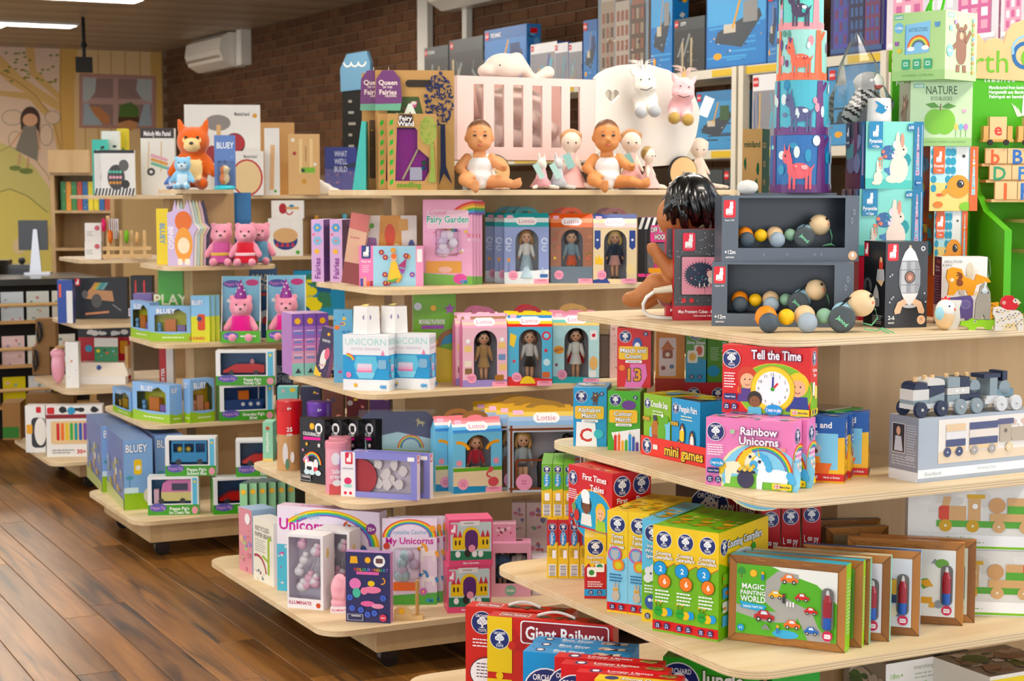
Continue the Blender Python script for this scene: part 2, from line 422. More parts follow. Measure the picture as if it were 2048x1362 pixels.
def spot(name,label,cat,px,py,z,yaw=-27.0,D=None,group=None,scale=1,M2=None):
 M=frame(px,py,z,yaw,D)
 if M2 is not None:M=M@M2
 o=thing(name,label,cat,M=M@Matrix.Scale(scale,4),group=group);return o
def mmpp(D):return D/F_PX
# THE SETTING
CEIL,MURAL_Y,BRICK_X=3.1,19.1,5.42
rnd=random.Random(7)
fl=struct(MB().box(-6,-3,-.03,BRICK_X,MURAL_Y,-.004,'ffffff').build('floor','floorbase'))
PW=.135
_pm={}
for r in range(-14,28):
 x0=r*PW+.05
 if not(-.6<x0<3.0):continue
 y=2.2+rnd.uniform(-1.5,0)
 while y<18.5:
  L=1.83
  if 1.0<y+L and y>1.2 and(x0<2.35 or y<9.5)and not(x0<.2 and y<4):
   key='p'
   if key not in _pm:
    a,b,e=PW/2-.0012,L/2-.001,.0015
    m=MB();m.add([(-a,-b,-.006),(a,-b,-.006),(a,b,-.006),(-a,b,-.006),(-a,-b,-e),(a,-b,-e),(a,b,-e),(-a,b,-e),(-a+e,-b+e,0),(a-e,-b+e,0),(a-e,b-e,0),(-a+e,b-e,0)],[(0,1,5,4),(1,2,6,5),(2,3,7,6),(3,0,4,7),(4,5,9,8),(5,6,10,9),(6,7,11,10),(7,4,8,11),(8,9,10,11)],'ffffff')
    o=m.build('floor_plank','floorwood',fl);_pm[key]=o.data
   else:o=bpy.data.objects.new('floor_plank',_pm[key]);COL.objects.link(o);o.parent=fl
   o.location=(x0+PW/2,y+L/2,0)
  y+=L
ce=struct(MB().box(-6,-3,CEIL+.012,BRICK_X,MURAL_Y,CEIL+.05,'55473a').build('ceiling','paint'))
bm0={}
for i in range(58):
 y=7.6+i*.2;q=(i*7)%3
 if q not in bm0:o=MB().box(-5.7,0,0,5.7,.186,.015,('b0a08a','a2927c','bcac96')[q]).build('ceiling_board','boards',ce);bm0[q]=o.data
 else:o=bpy.data.objects.new('ceiling_board',bm0[q]);COL.objects.link(o);o.parent=ce
 o.location=(-.3,y,CEIL)
bw=struct(MB().box(BRICK_X,5.5,0,BRICK_X+.2,MURAL_Y,CEIL+.05,'6f5b47').build('wall_right','matte'))
BH,BL=.0775,.26
cand=[]
for r in range(int(CEIL/BH)+1):
 z=r*BH
 if z+BH<1.75 or z+BH>CEIL+.03:continue
 y=6.0+(BL/2 if r%2 else 0)
 while y<MURAL_Y-BL:cand.append((y,z));y+=BL
vis=[]
for(y,z)in cand:
 p=pix((BRICK_X,y+BL/2,z+BH/2))
 if -50<p[0]<2100 and p[1]>-30:vis.append((y,z,p))
def brick_shown(p):
 x,yy=p
 if x<340 or x>1200:return False
 return yy<(250 if x<700 else(140 if x<850 else 110))
pri=sorted([v for v in vis if brick_shown(v[2])],key=lambda v:v[0])
near=set((v[0],v[1])for v in pri[:290])
bd=[]
for c in('573b28','5f422d','513625','5a3e2a'):
 m=MB().box(-.012,.005,.005,.02,BL-.005,BH-.005,c);o=m.build('brick','brickface',bw);bd.append(o.data);o.location=(BRICK_X,6.0-BL*(len(bd)+1),1.9)
rest=MB()
for(y,z,p)in vis:
 if(y,z)in near:
  o=bpy.data.objects.new('brick',rnd.choice(bd));COL.objects.link(o);o.parent=bw;o.location=(BRICK_X+rnd.uniform(-.002,.002),y,z)
 else:rest.box(BRICK_X-.012,y+.005,z+.005,BRICK_X+.02,y+BL-.005,z+BH-.005,rnd.choice(('573b28','5f422d','513625','5a3e2a')))
ro=rest.build('far_bricks','brickface',bw);ro['kind']='stuff'
mw=struct(MB().box(-6,MURAL_Y,0,BRICK_X+.2,MURAL_Y+.15,CEIL+.05,'e6c9a0').build('wall_back','paint'))
def MP(px,py):
 r=(px-1024)/F_PX;u=(681-py)/F_PX;yc,zc=CP+u*SP,-SP+u*CP;x,y=w2(r,yc);t=MURAL_Y/y
 return(x*t,H+zc*t)
fc=Face((0,MURAL_Y,0),(1,0,0),(0,0,1),(0,-1,0),1,1)
def mp(pts,c):fc.poly([MP(*p)for p in pts],c)
def mell(x,y,rx,ry,c,n=22):mp([(x+rx*math.cos(2*math.pi*i/n),y+ry*math.sin(2*math.pi*i/n))for i in range(n)],c)
def mline(pts,t,c):
 for a,b in zip(pts,pts[1:]):
  d=Vector((b[0]-a[0],b[1]-a[1]));d.normalize();n=(-d.y*t/2,d.x*t/2)
  mp([(a[0]+n[0],a[1]+n[1]),(a[0]-n[0],a[1]-n[1]),(b[0]-n[0],b[1]-n[1]),(b[0]+n[0],b[1]+n[1])],c)
mp([(-60,60),(130,60),(130,560),(-60,560)],'f0d3b8')
mp([(118,60),(345,60),(345,560),(118,560)],'eccb98')
for x in(145,170,196,222,250,280,305):mline([(x,90),(x+1,300)],3,'d3aa70')
mp([(-60,290),(-10,280),(35,300),(75,340),(105,385),(110,560),(-60,560)],'d9cf86')
mp([(-60,385),(20,380),(60,395),(105,430),(110,560),(-60,560)],'e2d27c')
mline([(-5,305),(25,290),(60,305),(95,350),(108,378)],2,'b5a05c');mline([(-5,385),(20,378),(55,392),(95,425)],2.2,'8e8a52')
mp([(122,70),(158,70),(148,180),(150,330),(122,330)],'e2b56c');mp([(300,80),(336,80),(334,320),(304,320)],'d9b06c')
mp([(-10,100),(40,150),(75,175),(122,205),(122,225),(60,190),(20,168),(-10,140)],'e6bd7c')
mp([(50,90),(68,90),(72,140),(122,190),(122,205),(60,150)],'e6bd7c')
mp([(-10,180),(60,186),(122,240),(132,330),(120,330),(105,250),(60,200),(-10,190)],'e0b878')
mline([(-10,140),(35,163),(70,190),(105,235),(122,300)],2,'b98a4c');mline([(122,80),(120,200),(126,320)],2.5,'c79a55')
R2=random.Random(3)
for i in range(34):mell(R2.uniform(5,115),R2.uniform(105,165),4,2.4,R2.choice(('8b8c4c','a3a25c','9a8a3c')),7)
mp([(158,146),(312,152),(311,258),(158,256)],'b98c7c');mp([(164,153),(306,158),(305,252),(164,250)],'c3a196')
for q in((166,155,226,196),(236,157,303,198),(166,207,226,250),(236,208,303,252)):mp([(q[0],q[1]),(q[2],q[1]+2),(q[2],q[3]),(q[0],q[3])],'9c8078')
mp([(166,155),(192,156),(190,185),(175,203),(166,203)],'bfc4bf');mp([(303,159),(275,158),(272,180),(285,200),(303,204)],'bfc4bf')
mp([(168,207),(176,207),(205,250),(166,250)],'aebbc0');mp([(300,208),(288,208),(276,252),(303,252)],'aebbc0')
mp([(178,212),(198,214),(218,232),(220,248),(208,248),(190,232)],'c98a5c');mell(255,246,20,16,'d49a6c');mp([(236,238),(240,210),(262,204),(276,216),(278,236)],'5f7a3c');mp([(236,246),(236,234),(278,234),(278,246),(258,240)],'5c3a24')
for a in((25,235,22,16),(105,235,16,14),(92,270,14,22),(30,280,14,18)):
 mell(*a,'a2907c');mell(a[0],a[1],a[2]-1.5,a[3]-1.5,'efd3b6')
mell(60,240,20,27,'4c3426');mp([(41,240),(46,240),(46,268),(42,268)],'4c3426');mp([(79,240),(74,240),(75,275),(79,275)],'4c3426');mell(60,240,15,13,'e8b592')
mp([(47,252),(72,252),(78,285),(74,322),(30,300),(40,272)],'8d8578');mline([(44,260),(22,290)],4,'e0b08c');mline([(75,262),(79,300)],4,'e0b08c')
mline([(40,308),(36,330)],4,'d8a888');mline([(56,316),(54,338)],4,'d8a888');mell(30,336,12,5,'7d8a4c');mell(52,342,14,6,'7d8a4c')
mell(70,478,20,24,'6a4630');mell(73,482,15,12,'dba884');mell(106,470,14,24,'d8bf8c');mell(38,492,14,16,'e8d3a8')
m_=fc.done('mural_painting',mw,'paint');m_['label']='pastel painted mural of tree, hill and house window'
def ceil_light(x,y,label):
 t=thing('ceiling_light',label,'ceiling light',(x,y,CEIL),group='long ceiling lights')
 f=MB()
 for q in((-.62,-.16,.62,-.145),(-.62,.145,.62,.16),(-.62,-.145,-.605,.145),(.605,-.145,.62,.145)):f.box(q[0],q[1],-.022,q[2],q[3],0,'e8e4dc')
 f.build('frame','paint',t);MB().box(-.605,-.145,-.014,.605,.145,-.004,'ffffff').build('diffuser','lamp',t)
P=at(150,52,CEIL-.01)
ceil_light(P.x-.62,P.y,'bright rectangular ceiling light at the upper left')
P2=at(281,1,CEIL-.01);ceil_light(P2.x-.62,P2.y,'ceiling light cut by the top edge of the photo')
for(x,y)in((.9,5.2),(3.6,5.2),(.9,7.4),(3.6,7.4),(3.6,9.8),(.9,2.6),(3.4,2.8),(-1.6,2.6),(-1.6,5.0),(-1.8,7.6),(3.9,12.4),(2.0,14.5),(-1.4,14.5),(-.7,16.6),(2.6,16.5),(1.5,12.3)):  # unseen lights; the last few added only to brighten the mural wall
 ceil_light(x,y,'rectangular ceiling light above the shop, out of view, some added to brighten the mural')
def aircon(px,py,ln,label,D):
 r=(px-1024)/F_PX;x,y=w2(r,1);t=BRICK_X/x;P=Vector((BRICK_X,y*t,0));
 z=H+(374-py)/F_PX*depth(P)
 t=thing('air_conditioner',label,'air conditioner',(BRICK_X-.012,P.y,z))
 prof=[(0,.16),(-.16,.17),(-.24,.12),(-.26,.0),(-.22,-.1),(-.12,-.16),(0,-.16)]
 MB().prism([(a,b)for a,b in prof],-ln/2,ln/2,'e9e4d8').build('casing','plastic',t)
 MB().box(-.25,-ln/2+.06,-.125,-.13,ln/2-.06,-.118,'b9ac94',Matrix.Rotation(.25,4,'Y')).build('louvre','plastic',t)
 return t
a1=aircon(462,112,1.15,'white wall air conditioner with upright duct by the ceiling',15)
MB().box(-.1,-.75,-.15,0,-.6,.75,'e4dfd3').build('duct','paint',a1)
MB().box(-.16,-.76,.38,0,-.59,.52,'dcd6c8').build('duct_elbow','paint',a1)
aircon(1010,-36,1.5,'pale air conditioner cut off by the top edge above the boxed sets',9)
P=at(168,85,3.0);P=atD(168,15.5,2.75)
t=thing('security_camera','small black box camera hanging from the ceiling','camera',(P.x,P.y,2.62))
MB().box(-.07,-.06,0,.07,.06,.13,'15130f').build('body','matte',t,M=Matrix.Rotation(-.3,4,'Z'));MB().tube([(0,0,.12),(0,0,.3),(0,.01,CEIL-2.62)],.017,'15130f').build('drop_rod','matte',t);MB().ball((0,0,.24),.03,'15130f').build('joint','matte',t)
def shelf_mesh(x0,y0,x1,y1,z,r=.09,th=.019,n=6):
 pts=[]
 for cx,cy,a in((x1-r,y1-r,0),(x0+r,y1-r,90),(x0+r,y0+r,180),(x1-r,y0+r,270)):
  pts+=[(cx+r*math.cos(math.radians(a+90*i/n)),cy+r*math.sin(math.radians(a+90*i/n)))for i in range(n+1)]
 cx,cy=(x0+x1)/2,(y0+y1)/2
 m=MB();m.prism([(p[0]-cx,p[1]-cy)for p in pts],-th,0,'ffffff','z');return m,(cx,cy,z)
Z1,Z2,Z3,Z4,Z5=1.59,1.235,.88,.525,.17
def stand(label,shelves,base,spine,castz=.07,spine_top=1.57):
 """shelves: list of (x0,y0,x1,y1,z); base (x0,y0,x1,y1); spine (x0,y0,x1,y1)"""
 t=thing('display_stand',label,'display stand',((base[0]+base[2])/2,(base[1]+base[3])/2,0));o=t.location.copy()
 for s in shelves:
  m,c=shelf_mesh(*s);q=m.build('shelf','plywood',t);q.location=(c[0]-o.x,c[1]-o.y,c[2])
 x0,y0,x1,y1=base;zb=shelves[-1][4]-.019
 for q in((x0,y0,x1,y0+.018),(x0,y1-.018,x1,y1),(x0,y0+.018,x0+.018,y1-.018),(x1-.018,y0+.018,x1,y1-.018)):
  MB().box(q[0]-o.x,q[1]-o.y,castz,q[2]-o.x,q[3]-o.y,zb,'ffffff').build('base_panel','panelwood',t)
 zs=[s[4]for s in shelves]
 for k in range(len(zs)-1):
  hi=min(zs[k]-.019,spine_top)
  q=MB().box(spine[0]-o.x,spine[1]-o.y,zs[k+1],spine[2]-o.x,spine[3]-o.y,hi,'ffffff').build('spine_panel','panelwood',t)
 for cx,cy in((x0+.07,y0+.07),(x1-.07,y0+.07),(x0+.07,y1-.07),(x1-.07,y1-.07)):
  c=MB().lathe([(.012,-.016),(.034,-.015),(.034,.015),(.012,.016)],'1a1a1c',14,Matrix.Rotation(math.pi/2,4,'X'));c.box(-.02,-.021,0,.02,.021,.036,'222224')
  q=c.build('caster','plastic',t);q.location=(cx-o.x,cy-o.y,.034)
 return t
stand('front right stepped plywood stand loaded with board games and wooden toys',[(2.45,3.37,4.6,4.42,Z2),(2.32,3.2,4.72,4.32,Z3),(2.165,3.09,4.85,4.36,Z4),(1.97,2.86,5.0,4.55,Z5)],(2.2,3.05,4.8,4.35),(2.86,3.66,4.5,3.96))
stand('middle stepped plywood stand with doll boxes and pink toys',[(2.37,5.72,3.99,6.2,Z1),(2.385,5.66,4.02,6.38,Z2),(2.27,5.53,4.08,6.38,Z3),(2.15,5.39,4.2,6.46,Z4),(1.955,5.12,4.35,6.4,Z5)],(2.155,5.17,4.2,6.3),(2.66,6.08,3.9,6.2))
stand('square stepped plywood stand with plush toys, playsets and toy vehicles',[(2.255,7.8,2.57,8.12,Z1),(2.21,7.77,2.76,8.3,Z2),(2.16,7.735,2.98,8.34,Z3),(2.07,7.63,3.1,8.48,Z4),(1.9,7.22,3.2,8.12,Z5)],(1.97,7.25,3.1,8.05),(2.39,7.96,2.6,8.1))
G0S=[(2.27,9.5,4.2,10.0,1.555),(2.2,9.4,4.3,10.0,1.205),(2.15,9.28,4.4,9.98,.86),(2.06,9.2,4.5,10.08,.515),(1.93,8.98,4.6,10.02,.17)]
stand('farthest stepped plywood stand beside the counter with wooden musical toys',G0S,(2.1,9.1,4.4,9.9),(2.78,9.68,4.1,9.84),spine_top=1.53)
# PRINT STAMPS (x, y centre in metres on the face, s = size)
NV,WH,YE,RD='1b2a6b','ffffff','ffd21c','e0262b'
def orchard(f,x,y,r,sq=1):
 f.circ(x,y,r*1.06,WH,n=24);f.circ(x,y,r,NV,n=24)
 f.text('ORCHARD',x,y+r*.62,r*.26,WH,r*1.25);f.text('TOYS',x,y-r*.7,r*.26,WH,r*.8)
 for a,b,q in((0,.22,.34),(-.26,.08,.24),(.26,.08,.24),(0,.02,.26)):f.circ(x+a*r,y+b*r,q*r,WH,n=12)
 f.poly([(x-.07*r,y-.1*r),(x+.07*r,y-.1*r),(x+.09*r,y-.42*r),(x-.09*r,y-.42*r)],WH);f.poly([(x-.3*r,y-.42*r),(x+.3*r,y-.42*r),(x+.2*r,y-.47*r),(x-.2*r,y-.47*r)],WH)
 for a,b in((-.2,.2),(.1,.33),(.25,.1),(-.05,.08),(-.3,.02),(.05,-.08)):f.circ(x+a*r,y+b*r,.055*r,NV,n=6)
def bunny(f,x,y,s,c='e02d35',c2=WH):
 f.rrect(x-s*.38,y-s*.55,x+s*.38,y+s*.55,c,.15);f.rrect(x-s*.24,y-s*.38,x+s*.2,y+s*.02,c2,.2)
 f.circ(x+s*.1,y+s*.1,s*.14,c2,n=10);f.circ(x+s*.06,y+s*.32,s*.05,c2,ry=s*.17,n=10);f.circ(x+s*.17,y+s*.32,s*.05,c2,ry=s*.17,n=10)
 f.text('Janod',x-s*.02,y-s*.3,s*.09,c)
def ukflag(f,x,y,s):
 f.rrect(x-s*.5,y-s*.35,x+s*.5,y+s*.35,'223a8c',.3);f.line(x-s*.4,y-s*.3,x+s*.4,y+s*.3,s*.14,WH);f.line(x-s*.4,y+s*.3,x+s*.4,y-s*.3,s*.14,WH)
 f.line(x-s*.5,y,x+s*.5,y,s*.22,WH);f.line(x,y-s*.35,x,y+s*.35,s*.22,WH);f.line(x-s*.5,y,x+s*.5,y,s*.12,RD);f.line(x,y-s*.35,x,y+s*.35,s*.12,RD)
def badge(f,x,y,s,top,low,c=NV):
 f.rrect(x-s/2,y-s/2,x+s/2,y+s/2,c,.45);f.text(top,x,y+s*.2,s*.22,WH,s*.8);f.text(low,x,y-s*.16,s*.3,WH,s*.8)
def rainbow(f,x,y,r,wd,a0=0,a1=180,cs=('e23b30','f39a1f','ffe01f','5bb947','2b9fd8','7a4b9b')):
 q=wd/len(cs);sy=min(1,(f.h*.99-y)/r)
 for i,c in enumerate(cs):f.arc(x,y,r-q*(i+1),r-q*i,a0,a1,c,sy=sy)
def sunlion(f,x,y,s):
 for i in range(10):f.circ(x+s*.36*math.cos(i*.628),y+s*.36*math.sin(i*.628),s*.15,'f5a81f',n=8)
 f.circ(x,y,s*.36,'ffcf3a',n=14);f.circ(x-s*.12,y+s*.06,s*.04,'7a4a10',n=6);f.circ(x+s*.12,y+s*.06,s*.04,'7a4a10',n=6);f.circ(x,y-s*.1,s*.07,'e8892a',n=8)
def barcode(f,x0,y0,x1,y1,seed=1,horiz=True):
 f.poly([(x0,y0),(x1,y0),(x1,y1),(x0,y1)],WH);R=random.Random(seed);t=0
 while t<.94:
  w=R.choice((.03,.05,.02));g=R.choice((.03,.04))
  if horiz:f.poly([(x0+(x1-x0)*.1,y0+(y1-y0)*t),(x1-(x1-x0)*.1,y0+(y1-y0)*t),(x1-(x1-x0)*.1,y0+(y1-y0)*(t+w)),(x0+(x1-x0)*.1,y0+(y1-y0)*(t+w))],'222222',keep=t>0)
  else:f.poly([(x0+(x1-x0)*t,y0),(x0+(x1-x0)*(t+w),y0),(x0+(x1-x0)*(t+w),y1),(x0+(x1-x0)*t,y1)],'222222',keep=t>0)
  t+=w+g
def star(f,x,y,r,c,n=5,q=.45,rot=0):
 f.poly([(x+(r if i%2==0 else r*q)*math.sin(rot+math.pi*i/n),y+(r if i%2==0 else r*q)*math.cos(rot+math.pi*i/n))for i in range(2*n)],c)
def flower(f,x,y,r,c,c2='ffd23a',n=6):
 for i in range(n):f.circ(x+r*.6*math.cos(6.283*i/n),y+r*.6*math.sin(6.283*i/n),r*.42,c,n=8)
 f.circ(x,y,r*.3,c2,n=8)
def tree(f,x,y,s,c='3f8f3a'):
 f.poly([(x-s*.06,y-s*.5),(x+s*.06,y-s*.5),(x+s*.04,y),(x-s*.04,y)],'7a5230');f.circ(x,y+s*.18,s*.32,c,n=12);f.circ(x-s*.2,y+s*.05,s*.2,c,n=10);f.circ(x+s*.2,y+s*.05,s*.2,c,n=10)
def car(f,x,y,s,c):
 f.poly([(x-s*.5,y-s*.14),(x+s*.5,y-s*.14),(x+s*.5,y+s*.06),(x+s*.28,y+s*.1),(x+s*.16,y+s*.3),(x-s*.22,y+s*.3),(x-s*.36,y+s*.1),(x-s*.5,y+s*.05)],c)
 f.poly([(x-s*.18,y+s*.1),(x+s*.18,y+s*.1),(x+s*.1,y+s*.25),(x-s*.14,y+s*.25)],'dff2fa')
 for q in(-.28,.28):f.circ(x+q*s,y-s*.15,s*.13,'333333',n=10);f.circ(x+q*s,y-s*.15,s*.06,'ddddcc',n=8)
def unicorn(f,x,y,s,body=WH,mane='7cc8f0',flip=1,ol='3a5a9c'):
 X=lambda a:x+a*s*flip
 f.poly([(X(-.5),y-.5*s),(X(-.36),y-.5*s),(X(-.33),y-.2*s),(X(.15),y-.2*s),(X(.2),y-.5*s),(X(.33),y-.5*s),(X(.36),y-.05*s),(X(.34),y+.12*s),(X(.1),y+.16*s),(X(-.2),y+.14*s),(X(-.26),y+.3*s),(X(-.4),y+.4*s),(X(-.55),y+.36*s),(X(-.6),y+.22*s),(X(-.45),y+.12*s),(X(-.5),y-.1*s)],body)
 f.circ(X(-.42),y+.32*s,s*.17,body,n=14);f.circ(X(-.58),y+.24*s,s*.12,mane,n=12)
 for a,b,r in((-.28,.42,.1),(-.2,.3,.1),(-.16,.16,.1),(-.4,.5,.08),(.42,0,.11),(.48,-.14,.1)):f.circ(X(a),y+b*s,r*s,mane,n=10)
 f.poly([(X(-.46),y+.47*s),(X(-.4),y+.47*s),(X(-.47),y+.68*s)],'f0d060');f.circ(X(-.42),y+.33*s,s*.05,'22304c',n=8);f.circ(X(-.63),y+.24*s,s*.02,ol,n=6)
def rabbit(f,x,y,s,c='c9b9a8',mask=None):
 f.circ(x,y-s*.2,s*.28,c,ry=s*.34,n=12);f.circ(x,y+s*.18,s*.22,c,n=12);f.circ(x-s*.1,y+s*.48,s*.07,c,ry=s*.2,n=9);f.circ(x+s*.12,y+s*.48,s*.07,c,ry=s*.2,n=9)
 if mask:f.rrect(x-s*.2,y+s*.14,x+s*.2,y+s*.27,mask,.5)
 f.circ(x-s*.08,y+s*.2,s*.035,'222222',n=6);f.circ(x+s*.08,y+s*.2,s*.035,'222222',n=6);f.circ(x,y+s*.1,s*.03,'e08a8a',n=6)
def kid(f,x,y,s,skin,hair,top,girl=False):
 f.poly([(x-s*.42,y-s*.75),(x+s*.42,y-s*.75),(x+s*.34,y-s*.22),(x-s*.34,y-s*.22)],top)
 f.circ(x,y+s*.2,s*.4,hair,ry=s*.42,n=14)
 if girl:f.poly([(x-s*.36,y+s*.2),(x-s*.2,y+s*.2),(x-s*.26,y-s*.45),(x-s*.36,y-s*.45)],hair)
 f.circ(x,y+s*.06,s*.29,skin,ry=s*.3,n=14);f.circ(x-s*.1,y+s*.12,s*.035,'222222',n=6);f.circ(x+s*.1,y+s*.12,s*.035,'222222',n=6);f.arc(x,y-.02*s,s*.08,s*.105,200,340,'8a3a2a',n=6)
def bear(f,x,y,s,c='8a5630'):
 f.rrect(x-s*.26,y-s*.5,x+s*.26,y+s*.5,c,.5);f.circ(x-s*.2,y+s*.5,s*.09,c,n=8);f.circ(x+s*.2,y+s*.5,s*.09,c,n=8);f.circ(x,y+s*.26,s*.1,'dcb18a',n=10)
 f.circ(x-s*.09,y+s*.38,s*.03,'222222',n=6);f.circ(x+s*.09,y+s*.38,s*.03,'222222',n=6);f.poly([(x-s*.24,y-s*.5),(x-s*.06,y-s*.5),(x-s*.08,y-s*.7),(x-s*.26,y-s*.7)],c);f.poly([(x+s*.24,y-s*.5),(x+s*.06,y-s*.5),(x+s*.08,y-s*.7),(x+s*.26,y-s*.7)],c)
 f.line(x+s*.22,y+s*.1,x+s*.46,y+s*.4,s*.13,c);f.line(x-s*.22,y+s*.05,x-s*.46,y-s*.1,s*.13,c)
def caterp(f,x,y,s):
 f.circ(x+s*.55,y,s*.28,'2a9ad8',n=12);f.circ(x+s*.2,y-s*.05,s*.28,'ffc21c',n=12);f.circ(x-s*.2,y,s*.33,'3aa53a',n=14);f.circ(x-s*.28,y+s*.07,s*.05,'222222',n=6);f.circ(x-s*.1,y+s*.07,s*.05,'222222',n=6)
 f.line(x-s*.3,y+s*.3,x-s*.4,y+s*.6,s*.05,'6a3a1a');f.circ(x-s*.4,y+s*.62,s*.07,'ffc21c',n=8);f.line(x-s*.08,y+s*.3,x-s*.02,y+s*.58,s*.05,'6a3a1a');f.circ(x-s*.02,y+s*.6,s*.07,'ffc21c',n=8)
def butterfly(f,x,y,r,c):
 for a,b in((-.45,.3),(.45,.3),(-.35,-.35),(.35,-.35)):f.circ(x+a*r,y+b*r,r*.45,c,n=8)
def pencils(f,x,y,w,h,cs):
 n=len(cs);q=w/n
 for i,c in enumerate(cs):
  a=x+q*i;t=h*(.75+.25*math.sin(i*1.7+.6));f.poly([(a,y),(a+q*.8,y),(a+q*.8,y+t*.8),(a+q*.4,y+t),(a,y+t*.8)],c);f.poly([(a+q*.15,y+t*.85),(a+q*.65,y+t*.85),(a+q*.4,y+t)],'f2cf9a')
# FRONT RIGHT STAND, THIRD SHELF (z = Z4) AND BELOW
GAME='board game box'
def fil(c):return lambda f:f.poly([(0,0),(f.w,0),(f.w,f.h),(0,f.h)],c)
def A_clothes(f):
 w,h=f.w,f.h
 f.poly([(0,h*.55),(w,h*.62),(w,h),(0,h)],'c3202c');orchard(f,w/2,h*.87,w*.36)
 f.circ(w/2,h*.68,w*.3,'1a8fc8',ry=h*.13);f.text('Clothes',w/2,h*.68,w*.28,WH,h*.2,rot=-math.pi/2)
 f.lines(w*.15,h*.5,w*.9,7,h*.022,h*.008,'8a7a20',3);f.rrect(w*.5,h*.34,w*.85,h*.48,WH,.1);barcode(f,w*.15,h*.04,w*.85,h*.24,4)
def A_fruit(f):
 w,h=f.w,f.h
 f.poly([(0,h*.5),(w,h*.54),(w,h),(0,h)],'6fb52c');orchard(f,w/2,h*.9,w*.34)
 f.circ(w/2,h*.7,w*.3,'1a9fd8',ry=h*.13);f.text('Fruit & Veg',w/2,h*.7,w*.26,WH,h*.22,rot=-math.pi/2)
 f.lines(w*.15,h*.34,w*.9,5,h*.022,h*.008,'8a7a20',5);f.rrect(w*.3,h*.32,w*.75,h*.46,WH,.1);barcode(f,w*.15,h*.04,w*.85,h*.25,6)
c1=carton('card_game_box','yellow and red card game box, leftmost of the lower upright row',GAME,(1094,1156),1115,Z4,'f6cf1c',{'F':A_clothes},top=1039,d=.2,yaw=-30)
rowof(c1,3,(c1.w+.0012,0,0),['yellow and red card game box, second of the lower upright row','yellow and red card game box, third of the lower upright row','yellow and red card game box, fourth of the lower row, half hidden'],'red topped card game boxes')
zc=c1.top
f1=carton('card_game_box','green and yellow card game box, leftmost on top of the red topped ones',GAME,(1083,1035),1104,zc,{'*':'f6cf1c','T':'6fb52c','R':'6fb52c'},{'F':A_fruit},top=928,d=.2,yaw=-30)
rowof(f1,2,(f1.w+.0012,0,0),['green and yellow card game box, second on top of the red topped ones','green and yellow card game box, third, touching the red chef game'],'green topped card game boxes')
def A_first(f):
 w,h=f.w,f.h
 f.circ(w*.55,h*.25,w*.46,'f0a030',ry=h*.42,n=26);f.circ(w*.55,h*.24,w*.44,'27a3cf',ry=h*.4,n=26)
 f.poly([(0,0),(w,0),(w,h*.03),(0,h*.03)],'c3202c')
 kid(f,w*.42,h*.33,h*.36,'7a4a2c','2a1c16','f2efe8');f.circ(w*.4,h*.55,w*.1,WH,ry=h*.1);f.rrect(w*.33,h*.42,w*.5,h*.5,WH);kid(f,w*.75,h*.27,h*.34,'f0bd92','f6c23a','9fc84a',True)
 orchard(f,w*.12,h*.8,h*.11);f.text('First Times',w*.62,h*.86,h*.1,WH,w*.6);f.text('Tables',w*.68,h*.7,h*.1,WH,w*.36)
 f.lines(w*.03,h*.6,w*.26,5,h*.035,h*.014,WH,2);f.circ(w*.15,h*.33,h*.06,'7a9a5a');badge(f,w*.1,h*.17,h*.09,'OK','+');badge(f,w*.1,h*.05,h*.08,'Age','5-8');badge(f,w*.24,h*.05,h*.08,'No','2-4')
 f.circ(w*.22,h*.2,w*.06,'c8352c',ry=h*.1)
def A_firstR(f):
 w,h=f.w,f.h;orchard(f,w*.5,h*.78,w*.4)
 for i,t in enumerate(('First','Times','Tables')):f.text(t,w*.5,h*(.55-.13*i),h*.085,WH,w*.85)
ft=carton('board_game_box','red multiplication game box with two young cooks on its front',GAME,(1137,1048),1224,zc,{'*':'cf2730','R':'c3202c'},{'F':A_first,'R':A_firstR,'T':lambda f:f.busy(f.w*.3,0,f.w*.9,f.h,('f2efe8','8a1a20','e8b040'),14,4)},y1=1072,top=928,d=.065)
clone(ft.o,(-.005,.068,0),'red multiplication game box standing behind its twin with the cooks',group=None)
def A_super(f):
 w,h=f.w,f.h
 f.poly([(0,h*.5),(w*.2,h*.58),(w*.35,h*.5),(w*.6,h*.6),(w*.8,h*.52),(w,h*.58),(w,h),(0,h)],'f6cf1c');orchard(f,w*.5,h*.84,w*.36)
 f.text('Superhero',w*.5,h*.68,h*.045,WH,w*.9,outline='b07a10');f.text('Lotto',w*.5,h*.61,h*.045,WH,w*.5,outline='b07a10')
 f.rrect(w*.12,h*.36,w*.55,h*.52,WH,.15);f.circ(w*.33,h*.43,w*.13,'3f8f3a');f.rrect(w*.5,h*.44,w*.92,h*.58,WH,.15);f.circ(w*.7,h*.52,w*.15,'2f8f5a',a0=0,a1=180)
 f.lines(w*.15,h*.27,w*.85,3,h*.035,h*.015,WH,5);f.poly([(0,h*.05),(w,h*.05),(w,h*.16),(0,h*.16)],'2a9ad8');badge(f,w*.3,h*.105,w*.24,'Age','3-7');badge(f,w*.7,h*.105,w*.24,'No','2-6')
carton('board_game_box','narrow yellow and red picture lotto box under the cook game',GAME,(1168.7,1197),1212,Z4,{'*':'c3202c','T':'f6cf1c'},{'F':A_super},y1=1197.5,h=zc-Z4-.001,d=.2)
